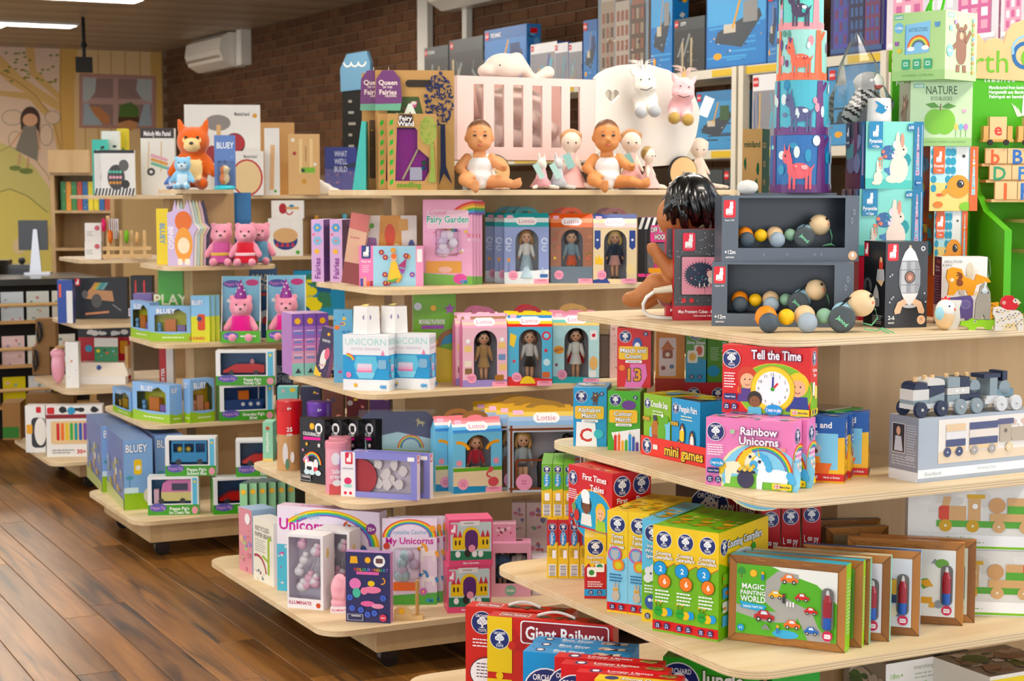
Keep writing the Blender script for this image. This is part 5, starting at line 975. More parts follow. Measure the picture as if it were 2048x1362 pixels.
def drum(z0,z1,r0,r1,pal,animal,seed,dx=0):
 R=random.Random(seed);n=28;o=MB().lathe([(r0,z0),(r0*1.004,z0+.002),(r1,z1)],pal[0],n).build('drum','card',TW);o.location=(dx,0,0);m=MB();kk=[0]
 def wrap(pts,c):
  kk[0]+=1;e=.0004+.00012*kk[0]
  P=[]
  for(a,b)in zip(pts,pts[1:]+pts[:1]):
   s=max(1,int(abs(a[0]-b[0])/8));P+=[(a[0]+(b[0]-a[0])*i/s,a[1]+(b[1]-a[1])*i/s)for i in range(s)]
  vv=[]
  for u,v in P:
   rr_=r0+(r1-r0)*v+e;a=math.radians(u-90);vv.append((rr_*math.cos(a),rr_*math.sin(a),z0+(z1-z0)*v))
  cx=sum(p[0]for p in P)/len(P);cv=sum(p[1]for p in P)/len(P);rr_=r0+(r1-r0)*cv+e;a=math.radians(cx-90)
  vv.append((rr_*math.cos(a),rr_*math.sin(a),z0+(z1-z0)*cv));N=len(P)
  m.add(vv,[(i,(i+1)%N,N)for i in range(N)],c)
 def ell(u,v,ru,rv,c,n=14):wrap([(u+ru*math.cos(2*math.pi*i/n),v+rv*math.sin(2*math.pi*i/n))for i in range(n)],c)
 for i in range(9):wrap([(-90+20*i,0),(-70+20*i,0),(-70+20*i,.13),(-90+20*i,.16)],pal[3])
 wrap([(28,.1),(50,.1),(46,.99),(32,.99)],pal[3]);wrap([(-66,.1),(-54,.1),(-56,.99),(-64,.99)],pal[3]);wrap([(30,.7),(34,.6),(62,.95),(54,.98)],pal[3])
 for i in range(11):
  u,v=R.uniform(-75,75),R.uniform(.3,.95);c=R.choice(pal[1:3]+pal[4:]);ell(u,v,R.uniform(4,8),R.uniform(.04,.12),c,9)
 bc,dk=animal
 ell(-5,.38,22,.14,bc);ell(-28,.62,9,.12,bc);wrap([(-24,.3),(-14,.3),(-18,.6),(-30,.6)],bc)
 for u in(-22,-14,8,15):wrap([(u-2,.06),(u+2.5,.06),(u+3,.36),(u-2,.36)],bc)
 wrap([(-34,.7),(-29,.7),(-33,.86)],bc);wrap([(-27,.72),(-22,.7),(-22,.86)],bc);ell(-31,.64,1.6,.025,'222222',7);wrap([(14,.42),(24,.5),(16,.34)],bc);ell(5,.44,6,.04,dk,9)
 for u in(-10,0,6):ell(u,.46,1.1,.015,'f8f0e8',6)
 m.build('forest_print','card',o)
h_=lambda a,b:(a-b)*mmpp(D)
zs_=[385,272,165,67,-30,-125];rs=[60,53.5,49,44,39.5,36];AN=[('ef6a72','f8b0b0'),('5a5f8a','e8e8f0'),('f0745a','c8483a'),('4a3a5c','e8e8f0'),('8a9ac0','e8e8f0')]
for i in range(5):drum(h_(zs_[0],zs_[i]),h_(zs_[0],zs_[i+1])-.0008,rs[i]*mmpp(D),rs[i]*mmpp(D)*.992,PALS[i],AN[i],i+3,dx=(0,.001,-.001,-.004,-.004)[i])
mb_=carton('toy_box','brown card box used as a plinth for the map box','toy box',(1476,None),1545,Z2,'b58d5c',None,D=5.0,h=.22,d=.1,yaw=-35,mat='kraft')
def A_mini(f):
 w,h=f.w,f.h;f.text('miniland',w*.5,h*.86,h*.055,'1f4a2e',w*.8)
 R=random.Random(8)
 for cx,cy,n,s in((.3,.45,9,.16),(.7,.4,11,.18),(.4,.18,7,.13),(.8,.62,6,.1),(.15,.68,5,.08)):
  f.poly([(w*(cx+s*R.uniform(.5,1.3)*math.cos(6.28*i/n)),h*(cy+s*.8*R.uniform(.4,1.2)*math.sin(6.28*i/n)))for i in range(n)],'1f5a36')
carton('toy_box','brown card box printed with a green world map','toy box',(1483,None),1522,mb_.top+.0005,{'*':'c39a66','R':'1f4a2e'},{'F':A_mini,'R':lambda f:[f.text(t_,f.w*.3,f.h*(.85-.17*i),f.h*.05,'c39a66')for i,t_ in enumerate(('GO','ES','FR','DE','IT'))]},D=5.0,top=258,d=.075,yaw=-52,mat='kraft')
o=blob('sun_hat',[('s',(0,0,.03),(.03,.03,.02))],.005,'e8e6e0',None);o.matrix_world=Matrix.Translation(atD(1495,4.64,gu.top));tag(o,'small white cloth hat on top of the upper grey box','hat');o.location.z=gu.top-.008
def rocketart(f):
 w,h=f.w,f.h;bunny(f,w*.17,h*.88,h*.18,'e0343c');f.circ(w*.88,h*.92,w*.05,WH);f.circ(w*.88,h*.92,w*.03,'3a3d42');f.text('2-6',w*.15,h*.12,h*.045,WH,w*.2);f.text('MADE',w*.15,h*.06,h*.02,WH,w*.14);f.circ(w*.86,h*.09,w*.1,'f0c9a6');f.circ(w*.86,h*.1,w*.035,'d8a888')
 cx=w*.57
 f.poly([(cx-w*.2,h*.78),(cx+w*.2,h*.78),(cx+w*.12,h*.88),(cx+w*.02,h*.94),(cx-w*.02,h*.94),(cx-w*.12,h*.88)],'eeeeec');f.circ(cx,h*.945,w*.03,'e8c8a8')
 f.poly([(cx-w*.2,h*.4),(cx+w*.2,h*.4),(cx+w*.25,h*.5),(cx+w*.25,h*.68),(cx+w*.2,h*.775),(cx-w*.2,h*.775),(cx-w*.25,h*.68),(cx-w*.25,h*.5)],'9a9ca0')
 for a,b,c in((-.2,-.08,'c4c6ca'),(.02,.12,'b4b6ba')):f.poly([(cx+w*a,h*.41),(cx+w*b,h*.41),(cx+w*b,h*.77),(cx+w*a,h*.77)],c)
 for y in(.5,.675):f.line(cx-w*.24,h*y,cx+w*.24,h*y,h*.008,'7a7c80')
 f.circ(cx,h*.59,w*.13,'55504c',ry=h*.075);f.circ(cx,h*.59,w*.1,'9a6a58',ry=h*.058);f.circ(cx,h*.585,w*.05,'d8a088',ry=h*.03);f.poly([(cx-w*.2,h*.4),(cx+w*.2,h*.4),(cx+w*.1,h*.3),(cx,h*.255),(cx-w*.1,h*.3)],'e8e8e6')
 for s in(-1,1):f.poly([(cx+s*w*.12,h*.34),(cx+s*w*.28,h*.3),(cx+s*w*.36,h*.2),(cx+s*w*.34,h*.16),(cx+s*w*.22,h*.17),(cx+s*w*.17,h*.25),(cx+s*w*.06,h*.28)],'ecc4a2')
 f.circ(cx,h*.25,w*.16,'c8c8cc',ry=h*.02)
 for a,b in((.1,.6),(.15,.62),(.1,.3),(.18,.36),(.92,.4),(.95,.3),(.14,.34)):star(f,w*a,h*b,w*.03,'c8ccd0')
def rocketL(f):
 w,h=f.w,f.h;bunny(f,w*.12,h*.9,h*.15,'d02c34');f.circ(w*.2,h*.47,w*.2,'6a6e74',ry=h*.1);f.circ(w*.2,h*.5,w*.07,'1a1a1c');f.circ(w*.22,h*.43,w*.1,'2a2a2c');f.poly([(w*.45,h*.3),(w*.75,h*.3),(w*.7,h*.42),(w*.6,h*.5),(w*.5,h*.42)],'c8c8c8');f.rrect(w*.42,h*.24,w*.76,h*.34,'8a8c90');f.poly([(w*.6,h*.55),(w*.98,h*.55),(w*.95,h*.68),(w*.65,h*.68)],'b8babe');f.rrect(w*.72,h*.68,w*.9,h*.78,'c84a3a');f.circ(w*.81,h*.79,w*.06,'e8b890');f.poly([(w*.6,h*.55),(w*.95,h*.55),(w*.85,h*.48)],'e8c8a0');f.lines(w*.45,h*.13,w*.95,5,h*.022,h*.008,'c8c8c8',4)
rk=carton('toy_box','charcoal box picturing a silver toy rocket','toy box',(1769,656.5),1853,Z2,{'*':'33363b','L':'17181c'},{'F':rocketart,'L':rocketL},y1=654.5,top=484,xl=1726)
def bigr(f,x,y,s,c='f4e2d4'):
 f.circ(x,y-s*.25,s*.3,c,ry=s*.42,n=16);f.circ(x+s*.06,y+s*.3,s*.2,c,n=14);f.circ(x-s*.05,y+s*.6,s*.07,c,ry=s*.25);f.circ(x+s*.1,y+s*.6,s*.06,'f0a08a',ry=s*.22);f.circ(x+s*.14,y+s*.33,s*.03,'222222');f.circ(x-s*.2,y-s*.55,s*.22,c,ry=s*.12)
def A_pyr(f):
 w,h=f.w,f.h;f.busy(w*.25,h*.1,w*.8,h*.75,('3a6aa0','4a80b8','e8e0ea','5ab0b8','2f9aa0'),14,3,.25,.5);f.poly([(0,0),(w*.83,0),(w*.83,h*.12),(0,h*.16)],'5cc4b8');bigr(f,w*.58,h*.42,h*.5);bigr(f,w*.22,h*.22,h*.24);f.line(w*.28,h*.3,w*.3,h*.5,w*.01,'f0846a')
 for a in((.25,.45),(.34,.48),(.3,.55)):f.circ(w*a[0],h*a[1],w*.03,'f0846a')
 f.poly([(w*.83,0),(w,0),(w,h),(w*.83,h)],'187aa6');f.poly([(w*.87,h*.2),(w*.94,h*.2),(w*.915,h*.92),(w*.895,h*.92)],'c8a8c0');f.busy(w*.87,h*.2,w*.94,h*.85,('8ac0d8','e8b0c0','6a5a8a','f0e8e8'),16,2,.4,.8);f.line(w*.97,h*.18,w*.97,h*.95,w*.006,WH);f.rrect(w*.72,h*.86,w*.83,h*.97,'187aa6');f.text('x10',w*.775,h*.915,h*.05,WH,w*.09)
 f.poly([(w*.04,h*.6),(w*.28,h*.6),(w*.28,h),(w*.04,h)],'1886b4');bunny(f,w*.16,h*.85,h*.2,'1886b4');f.text('Pyramide',w*.16,h*.71,h*.055,WH,w*.22);f.text('+12m',w*.16,h*.63,h*.04,WH,w*.12);f.circ(w*.92,h*.09,w*.05,'2a6aa8');f.text('MADE',w*.92,h*.09,h*.02,WH)
def A_pyrL(f):
 w,h=f.w,f.h;f.poly([(0,0),(w,0),(w,h*.25),(0,h*.3)],'5a2440');f.busy(0,h*.25,w,h*.9,('2a6a7a','6a3a5a','4a9aa0','5a6a90','7a86a8'),14,5,.3,.6);f.poly([(w*.4,h*.3),(w*.6,h*.3),(w*.6,h),(w*.45,h)],'6a3a5a');f.circ(w*.3,h*.35,w*.2,'6a6f90',ry=h*.12);f.circ(w*.6,h*.38,w*.16,'7a80a0',ry=h*.15);f.rrect(w*.02,h*.62,w*.24,h*.98,'123f66',.1);bunny(f,w*.13,h*.85,h*.16,'123f66');f.text('Pyramide',w*.13,h*.7,h*.04,WH,w*.18);f.poly([(w*.8,0),(w,0),(w,h),(w*.8,h)],'1c5a8a');f.poly([(w*.86,h*.2),(w*.95,h*.2),(w*.915,h*.95),(w*.895,h*.95)],'a890b0')
PB={'*':'8fdcd0','L':'3a3a52','R':'187aa6','T':'1c6f96'}
D=4.74
rb0=carton('puzzle_box','red cube puzzle box squeezed in under the rabbit pyramid boxes','puzzle box',(1716,None),1842,Z2,'b8283a',None,D=D,h=.178,d=.12,yaw=-24)
p2=carton('toy_box','teal rabbit pyramid box, lower of the stack behind the rocket box','toy box',(1717,None),1843,rb0.top+.0005,PB,{'F':A_pyr,'L':A_pyrL},D=D,h=.182,d=.17,yaw=-22)
p1=carton('toy_box','teal rabbit pyramid box with dark side, top of the stack','toy box',(1730,None),1844,p2.top+.0005,PB,{'F':A_pyr,'L':A_pyrL},D=D-.01,h=.183,d=.13,yaw=-14)
sc=thing('stacking_cup','small white drum with a blue bird on the rabbit box','stacking toy',M=frame(1758,0,p1.top+.0005,-34,D+.09))
MB().lathe([(.033,0),(.034,.002),(.032,.064),(.031,.066)],'f2ece4',24).build('drum','card',sc)
f=Face((0,-.0335,0),(1,0,0),(0,0,1),(0,-1,0),.06,.06);f.poly([(-.014,.03),(.005,.022),(.022,.036),(.02,.045),(.01,.045),(-.005,.055),(-.016,.058),(-.006,.045)],'2f8fc0');f.circ(.017,.04,.006,'e8eef4');f.circ(.018,.041,.002,'222222');f.done('bird_print',sc)
bag=thing('bagged_toy','clear plastic bag holding a striped soft toy','soft toy',M=frame(1722,0,p1.top+.0005,-34,D+.16))
kx=mmpp(4.88);blob('soft_toy',[('k',(-.03,0,.02),(.0,0,.08),.026,.022),('k',(.0,0,.08),(.04,0,.06),.02,.02),('s',(.02,.0,.115),(.045,.03,.03))],.006,lambda c:('26262a' if int((c.x*.6+c.z)*110)%2 else 'f2f0ec')if c.z<.095 else('d86a62' if c.x>.03 and c.z<.105 else 'f0eeea'),bag)
bp=MB();R=random.Random(4);ring=[]
for j,(z,r)in enumerate(((0,.075),(.05,.085),(.11,.07),(.17,.05),(.225,.02),(.25,.006))):
 ring.append([(-.01*j*.3+r*R.uniform(.8,1.15)*math.cos(2*math.pi*i/12),.5*r*R.uniform(.8,1.15)*math.sin(2*math.pi*i/12),z+R.uniform(-.008,.008))for i in range(12)])
bp.add(sum(ring,[]),[(j*12+i,j*12+(i+1)%12,(j+1)*12+(i+1)%12,(j+1)*12+i)for j in range(5)for i in range(12)],'ffffff');bp.build('plastic_bag','film',bag)
def A_fish(f):
 w,h=f.w,f.h;f.poly([(0,0),(w,0),(w,h*.4),(0,h*.45)],'f8d888');f.poly([(w*.55,h*.3),(w*.8,h*.3),(w*.8,h),(w*.55,h)],'f2f2ee')
 for i in range(5):
  for x in(.08,.38,.48):f.circ(w*x,h*(.35+.14*i),w*.06,'2a9ab8',ry=h*.06)
 f.circ(w*.6,h*.38,w*.24,'f2a02c',ry=h*.18,n=18);f.poly([(w*.4,h*.38),(w*.25,h*.3),(w*.28,h*.22),(w*.42,h*.3)],'f2a02c');f.circ(w*.64,h*.42,w*.08,'222222',ry=h*.065);f.circ(w*.645,h*.43,w*.05,WH,ry=h*.03);f.circ(w*.63,h*.41,w*.045,'2a2a2a',ry=h*.045);f.circ(w*.18,h*.1,w*.1,'f0842c',ry=h*.05);f.circ(w*.75,h*.07,w*.12,'8ac83a',ry=h*.07);f.circ(w*.2,h*.25,w*.06,'e8603a',ry=h*.025);f.circ(w*.7,h*.85,w*.03,'222222')
 f.rrect(w*.06,h*.58,w*.3,h*1.0,'ee6a2c',.1);bunny(f,w*.18,h*.83,h*.2,'ee6a2c');f.text('Pyramide',w*.18,h*.7,h*.045,WH,w*.2);f.text('+12m',w*.18,h*.63,h*.035,WH,w*.1);f.poly([(w*.83,0),(w,0),(w,h),(w*.83,h)],'ee6a2c');f.poly([(w*.87,h*.25),(w*.95,h*.25),(w*.92,h*.95),(w*.9,h*.95)],'a8d0d8');f.busy(w*.87,h*.25,w*.95,h*.85,('2a9ab8','f2a02c','f4f0e0'),12,3,.4,.8)
OB={'*':'bfe6ec','L':'c23a24','R':'ee6a2c','T':'d85a28'}
D=4.86
o0=carton('toy_box','orange carton at the foot of the fish pyramid stack','toy box',(1866,None),1935,Z2,'d85a28',None,D=D,h=.118,d=.13,yaw=-24)
o1=carton('toy_box','orange and yellow fish pyramid box, lower of two','toy box',(1866,None),1932,o0.top+.0005,OB,{'F':A_fish,'L':lambda f:f.busy(0,0,f.w,f.h,('1c5a8a','c23a24','3a8aa0','d8a84a'),14,3,.2,.5)},D=D,h=.18,d=.13,yaw=-20)
o2=carton('toy_box','orange and yellow fish pyramid box with big eyed fish, upper of two','toy box',(1858,None),1953,o1.top+.0005,OB,{'F':A_fish,'L':lambda f:f.busy(0,0,f.w,f.h,('1c5a8a','c23a24','3a8aa0','d8a84a'),14,4,.2,.5)},D=D-.02,h=.18,d=.14,yaw=-14)
def A_eco(f):
 w,h=f.w,f.h;f.poly([(0,0),(w,0),(w,h*.13),(0,h*.13)],'a8d088');f.rrect(w*.05,h*.9,w*.22,h*.97,'8fc8b0',.1);f.text('SASSI',w*.135,h*.935,h*.04,WH,w*.15);f.text('NATURE',w*.5,h*.87,h*.13,'3f5a3a',w*.5,bold=False);f.text('ECO-BLOCKS',w*.5,h*.74,h*.06,'5a7a52',w*.34,bold=False)
 f.circ(w*.4,h*.38,w*.17,'86c84a',ry=h*.2);f.circ(w*.56,h*.38,w*.17,'86c84a',ry=h*.2);f.rrect(w*.3,h*.2,w*.66,h*.52,'86c84a',.4);f.line(w*.48,h*.55,w*.49,h*.66,w*.015,'8a5630');f.poly([(w*.48,h*.6),(w*.38,h*.68),(w*.24,h*.65),(w*.34,h*.59)],'5f9a44');f.poly([(w*.5,h*.6),(w*.6,h*.67),(w*.74,h*.62),(w*.62,h*.58)],'5f9a44')
 for x,c in((.74,'f0d070'),(.82,'7cc0e0'),(.9,'c890d0')):f.circ(w*x,h*.3,w*.035,c,ry=h*.05);f.line(w*x,h*.14,w*x,h*.25,w*.01,'7ab86a')
 butterfly(f,w*.87,h*.55,w*.04,'f0b8d0');f.text('SHAPES - COLOURS - NUMBERS - FARM ANIMALS',w*.5,h*.07,h*.028,'7aa860',w*.8,bold=False)
ec=carton('toy_box','pale green nature block box with an apple','toy box',(1819,None),1943,o2.top+.0005,{'*':'cfe8bc','L':'8fa084'},{'F':A_eco,'L':lambda f:bear(f,f.w*.5,f.h*.55,f.h*.45,'6a4a30')},D=4.84,h=.178,d=.13,yaw=-26)
def A_bear(f):
 w,h=f.w,f.h;f.poly([(0,0),(w,0),(w,h*.14),(0,h*.14)],'b8dc98');f.rrect(w*.06,h*.9,w*.26,h*.97,'8fc8b0',.1);f.text('SASSI',w*.16,h*.935,h*.035,WH,w*.17);bear(f,w*.5,h*.5,h*.56,'8a5630');f.circ(w*.14,h*.42,w*.1,'8fd0ec');f.text('+18m',w*.14,h*.42,h*.04,WH,w*.16);butterfly(f,w*.16,h*.75,w*.06,'9ac8e0');butterfly(f,w*.3,h*.84,w*.05,'b88ac0')
 for i in range(12):f.circ(w*.86,h*(.12+.07*i),w*.035,('e8a04a','a8c86a','d88a4a','8ab0d0')[i%4]);
def A_nst(f):
 w,h=f.w,f.h;f.poly([(0,0),(w,0),(w,h*.14),(0,h*.14)],'a8d488');f.rrect(w*.03,h*.9,w*.2,h*.97,'5cb49a',.1);f.text('SASSI',w*.115,h*.935,h*.04,WH,w*.15);f.circ(w*.12,h*.78,w*.09,'7ac0ea');f.text('+18m',w*.12,h*.78,h*.04,WH,w*.15);f.poly([(w*.26,h*.38),(w*.7,h*.4),(w*.72,h*.86),(w*.26,h*.82)],'8ecbf0');f.poly([(w*.24,h*.38),(w*.26,h*.38),(w*.26,h*.82),(w*.24,h*.81)],'5a9ac8')
 f.text('NATURE STORIES',w*.49,h*.74,h*.06,'3f6a8a',w*.36,bold=False);rainbow(f,w*.5,h*.47,h*.19,h*.1,0,180,('e2503a','f0a83a','f6e06a','6ab85a','6a4a8a'));f.circ(w*.36,h*.46,w*.07,WH,ry=h*.035);f.circ(w*.63,h*.47,w*.07,WH,ry=h*.035);butterfly(f,w*.85,h*.8,w*.06,'5a9ad0');butterfly(f,w*.09,h*.55,w*.05,'9a5ab0');butterfly(f,w*.14,h*.44,w*.045,'f0d03a')
 for i,x in enumerate((.27,.48,.69)):f.rrect(w*(x-.075),h*.16,w*(x+.075),h*.31,'3fae7e',.12);f.rrect(w*(x-.04),h*.21,w*(x+.04),h*.27,'d8f0e4',.1);f.rrect(w*(x-.025),h*.225,w*(x+.025),h*.255,'3fae7e',.1)
 f.text('10 STORY BOOKS - A 2D PIXEL BOOK',w*.5,h*.07,h*.035,'6aa050',w*.6,bold=False)
sa=carton('toy_box','green nature stories box with bear side and cord handle, at the very top','toy box',(1889,None),1961,ec.top+.0005,{'*':'b9de98','F':'c9e6ae'},{'F':A_bear,'L':A_nst},D=4.72,h=.185,w=.165,d=.165,yaw=18)
MB().tube([(.03,.08,.185),(.035,.06,.23),(.06,.05,.262),(.1,.06,.25),(.13,.09,.2),(.12,.1,.187),(.1,.11,.2),(.09,.1,.24),(.07,.09,.19)],.0042,'63cf3a',7).build('cord_handle','fabric',sa.o,smooth=True)
def A_afr(f):f.text('AFRICA STACKER',f.w*.25,f.h*.93,f.h*.04,'6a6a6a',f.w*.4,bold=False);f.text('& BAG',f.w*.12,f.h*.88,f.h*.035,'6a6a6a',bold=False);f.busy(f.w*.2,f.h*.1,f.w*.9,f.h*.85,('e8d8b0','f0e8d8','d8d0c0'),10,3,.2,.4);f.circ(f.w*.62,f.h*.8,f.w*.08,'e0d8c0',ry=f.h*.12)
ab_=carton('toy_box','white animal stacking set box with navy text side and clear handle','toy box',(1881,649),1972,Z2,{'*':'f4f3ef','L':'232840'},{'F':A_afr,'L':lambda f:(f.text('Petilou',f.w*.6,f.h*.93,f.h*.05,'e89a5a',f.w*.7),f.text('Passionate',f.w*.5,f.h*.85,f.h*.035,WH,f.w*.8),f.text('about Play',f.w*.5,f.h*.8,f.h*.035,WH,f.w*.8),f.lines(f.w*.1,f.h*.7,f.w*.9,16,f.h*.04,f.h*.014,'b8bcd0',4),f.rrect(f.w*.05,f.h*.02,f.w*.6,f.h*.28,'f0f0ee',.05),f.text('CE',f.w*.3,f.h*.2,f.h*.04,'222222'))},yaw=-25,top=514,d=.07)
MB().tube([(.118,.03,.165),(.126,.03,.178),(.136,.03,.17),(.139,.03,.13),(.13,.03,.1)],.0035,'c8ccd0',7).build('clear_handle','clear',ab_.o,smooth=True)
D=4.5;k=mmpp(D)
def flat_toy(name,label,cx,by,pts,c,th=.02,z=None,eyes=(),spots=None,extra=(),D=4.5,zz=Z2):
 """thick flat-cut wooden animal from its outline (photo columns/rows), standing on zz"""
 k=mmpp(D);o=thing(name,label,'wooden toy',M=frame(cx,0,zz,-36,D));P=lambda a:((a[0]-cx)*k,(by-a[1])*k)
 MB().prism([P(a)for a in pts],0,th,c).build('body','toywood',o)
 m=MB();i=0
 for(a,r,col)in list(spots or[])+[(e,1.6,'1c1818')for e in eyes]:
  i+=1;x,zq=P(a);rr_=r*k;n=9;e=-.0004-.00008*i
  m.add([(x+rr_*math.cos(2*math.pi*j/n),e,zq+rr_*math.sin(2*math.pi*j/n))for j in range(n)],[tuple(range(n))],col)
 if m.f:m.build('painted_detail','toywood',o)
 for(nm,pp,col)in extra:MB().prism([P(a)for a in pp],-.003,th-.002,col).build(nm,'toywood',o)
 return o
zb_=lambda by,D_:Z2
base=374+(H-Z2)*F_PX/4.5
flat_toy('wooden_elephant','purple wooden elephant under the lion',1920,645,[(1894,645),(1894,600),(1898,588),(1940,582),(1945,592),(1944,645),(1932,645),(1930,628),(1912,628),(1908,645)],'6a5a9a',.024,D=4.52,spots=[((1930,600),10,'8a80b8'),((1930,600),7,'776ca8')])
flat_toy('wooden_lion','yellow wooden lion standing on the elephant',1925,583,[(1896,583),(1899,562),(1893,548),(1895,532),(1905,527),(1922,530),(1928,545),(1948,553),(1952,540),(1975,548),(1980,556),(1962,558),(1952,562),(1946,583),(1936,583),(1932,572),(1916,572),(1908,583)],'f0a81c',.022,D=4.52,zz=Z2+(645-582)*mmpp(4.52),spots=[((1916,545),9,'8a4a24'),((1919,558),7,'8a4a24'),((1909,545),8,'f0a81c'),((1904,552),4,'f8ead0')],eyes=[(1914,543)])
flat_toy('wooden_crocodile','lime green wooden crocodile in front of the rhino',1958,650,[(1921,641),(1923,634),(1938,632),(1944,627),(1952,630),(1962,629),(1972,630),(1984,629),(1998,634),(1985,641),(1982,649),(1972,649),(1968,644),(1954,644),(1950,650),(1938,650),(1936,645)],'9ad01c',.024,D=4.42,spots=[((1950,633),2.6,'f4f8e8')],eyes=[(1950,633)])
flat_toy('wooden_rhino','grey wooden rhino balancing on the crocodile',1966,629,[(1950,629),(1952,592),(1958,574),(1960,562),(1966,556),(1973,562),(1979,574),(1981,600),(1980,629),(1970,629),(1967,618),(1962,629)],'a9a294',.022,D=4.42,zz=Z2+(650-629)*mmpp(4.42),spots=[((1968,571),6,'d8e4ea'),((1962,575),2,'f0f0ec'),((1975,575),2,'f0f0ec')],eyes=[(1962,575),(1975,575)],extra=[('horn',[(1964,572),(1972,572),(1969,553)],'e8eef0')])
flat_toy('wooden_leopard','cream spotted wooden leopard at the right edge',2016,648,[(1990,648),(1991,624),(1986,614),(1988,603),(2000,600),(2012,606),(2036,608),(2044,616),(2046,648),(2036,648),(2032,634),(2012,634),(2004,648)],'f0e8dc',.024,D=4.4,spots=[((1994+((i*37)%50),606+((i*23)%36)),1.5,('e0b04a','6a6a70','8a7a5a')[i%3])for i in range(34)],eyes=[(1993,610)])
flat_toy('wooden_parrot','red wooden parrot perched on the leopard',2018,606,[(2008,606),(2001,594),(2004,584),(2012,578),(2024,578),(2033,586),(2038,598),(2030,606)],'d8303a',.02,D=4.4,zz=Z2+(648-606)*mmpp(4.4),spots=[((2030,588),5,'f0e4d8'),((2008,592),4,'e8a8a0')],eyes=[(2030,587)],extra=[('beak',[(2034,584),(2041,592),(2034,596)],'f0d8b8')])
flat_toy('wooden_giraffe','yellow patterned wooden giraffe behind the rhino',1988,645,[(1978,645),(1980,600),(1996,598),(2000,645),(1994,645),(1992,630),(1984,630),(1984,645)],'e8a83a',.02,D=4.56,spots=[((1983+((i*29)%14),604+((i*11)%26)),2,'8a5a1c')for i in range(10)])
flat_toy('wooden_zebra','white wooden zebra block beside the round chicken',1908,648,[(1897,648),(1897,590),(1922,590),(1918,606),(1920,624),(1914,648)],'f2f0ea',.02,D=4.44)
ck=thing('wobble_chicken','round wobbly chicken with white, blue and wood halves','wooden toy',M=frame(1888,0,Z2,-36,4.42));k=mmpp(4.42)
MB().ball((0,0,30*k),(20*k,20*k,30*k),'e6c79c',20,14).build('body','toywood',ck,smooth=True);MB().ball((.002,-.001,40*k),(19.5*k,19.5*k,22*k),'f2f0ea',20,12).build('head','toywood',ck,smooth=True);MB().ball((-9*k,-15*k,34*k),(11*k,6*k,14*k),'a8d8e4',14,8).build('wing','toywood',ck,smooth=True);MB().prism([(-4*k,58*k),(-8*k,66*k),(-2*k,63*k),(2*k,69*k),(5*k,63*k),(11*k,66*k),(8*k,57*k)],-.004,.004,'e0383a').build('comb','toywood',ck);MB().ball((17*k,-8*k,42*k),(5*k,4*k,4*k),'e8806a',10,6).build('beak','toywood',ck);MB().ball((8*k,-17*k,49*k),2.2*k,'1c3a8a',8,5).build('eye','toywood',ck)
D=5.0;M=frame(1776,0,Z2,-24,D);k=mmpp(D);X=lambda px:(px-1776)*k*1.02;Zp=lambda py:(H-Z2)+(374-py)*k
t=thing('alphabet_display','big lime green display board with wooden letter steps and cloud top','display',M=M)
GR='5cb81c'
MB().prism([(X(1776),.0),(X(2130),.0),(X(2130),Zp(165)),(X(1776),Zp(145))],.0,.018,GR).build('back_board','paint',t)
cl=[(X(1776),Zp(150)),(X(1776),Zp(110)),(X(1790),Zp(78))]
for cx,cy,r in((1812,80,26),(1870,70,40),(1925,95,30),(1975,98,20),(2035,78,36),(2090,100,30)):cl+=[(X(cx-r*math.cos(a)),Zp(cy-r*math.sin(a)))for a in(.3,.9,1.57,2.2,2.8)]
cl+=[(X(2130),Zp(130)),(X(2130),Zp(168))]
MB().prism(cl,-.004,.014,'ecc99a').build('cloud_panel','toywood',t)
f=Face((0,-.0045,0),(1,0,0),(0,0,1),(0,-1,0),1,1);f.text('EverEarth',X(2003)-text_mesh('EverEarth',False)[2]*22*k,Zp(125),44*k,'7ac03a',bold=False);f.arc(X(2037),Zp(113),20*k,28*k,30,330,'2a6aa8');f.arc(X(2037),Zp(102),24*k,29*k,60,200,'9ac8e0');f.circ(X(2037),Zp(118),9*k,'7ac03a',ry=15*k);f.done('cloud_lettering',t)
f=Face((0,-.0005,0),(1,0,0),(0,0,1),(0,-1,0),1,1)
for i,s in enumerate(('Manufactured from bamboo','Hergestellt aus Bambus','Fabriqué en bambou')):f.text(s,X(2005),Zp(176+9*i),6.5*k,WH,78*k)
f.text('t o m o r r o w',X(1988),Zp(162),7*k,WH,90*k);f.text('Na',X(1791),Zp(168),10*k,WH);f.text('Lernspielzeug',X(1873),Zp(186),10*k,WH,175*k);f.line(X(2036),Zp(232),X(2038),Zp(190),6*k,WH);f.line(X(2046),Zp(236),X(2047),Zp(170),6*k,WH)
for a in(0,1,2):f.poly([(X(2034),Zp(232)),(X(2012+6*a),Zp(206+4*a)),(X(2024+3*a),Zp(234))],'e8f4d8')
f.done('board_lettering',t)
side=MB().prism([(-.3,0),(.0,0),(.0,Zp(330)),(-.04,Zp(380)),(-.12,Zp(420)),(-.3,Zp(455))],0,.02,GR,'x');q=side.build('side_panel','paint',t);q.location=(X(1935),0,0)
LET=[('Bb','e2652c'),('Cc','7ab83a'),('D','2a6ab8'),('F','3a9a6a'),('I','2a6ab8'),('P','3f9a3a'),('U','e2752c'),('n','d8403a')]
rows=[(297,330,-.05,['b','B','C','c']),(331,362,-.09,['D','F','G','g']),(363,400,-.14,['I','K','J','M']),(403,440,-.2,['P','Q','n','R']),(443,500,-.26,['U','V','W','y'])]
LC=['e2652c','2a6ab8','7ab83a','d8403a','3a9a6a','2f7ac0','e2752c','3f9a3a']
n_=0
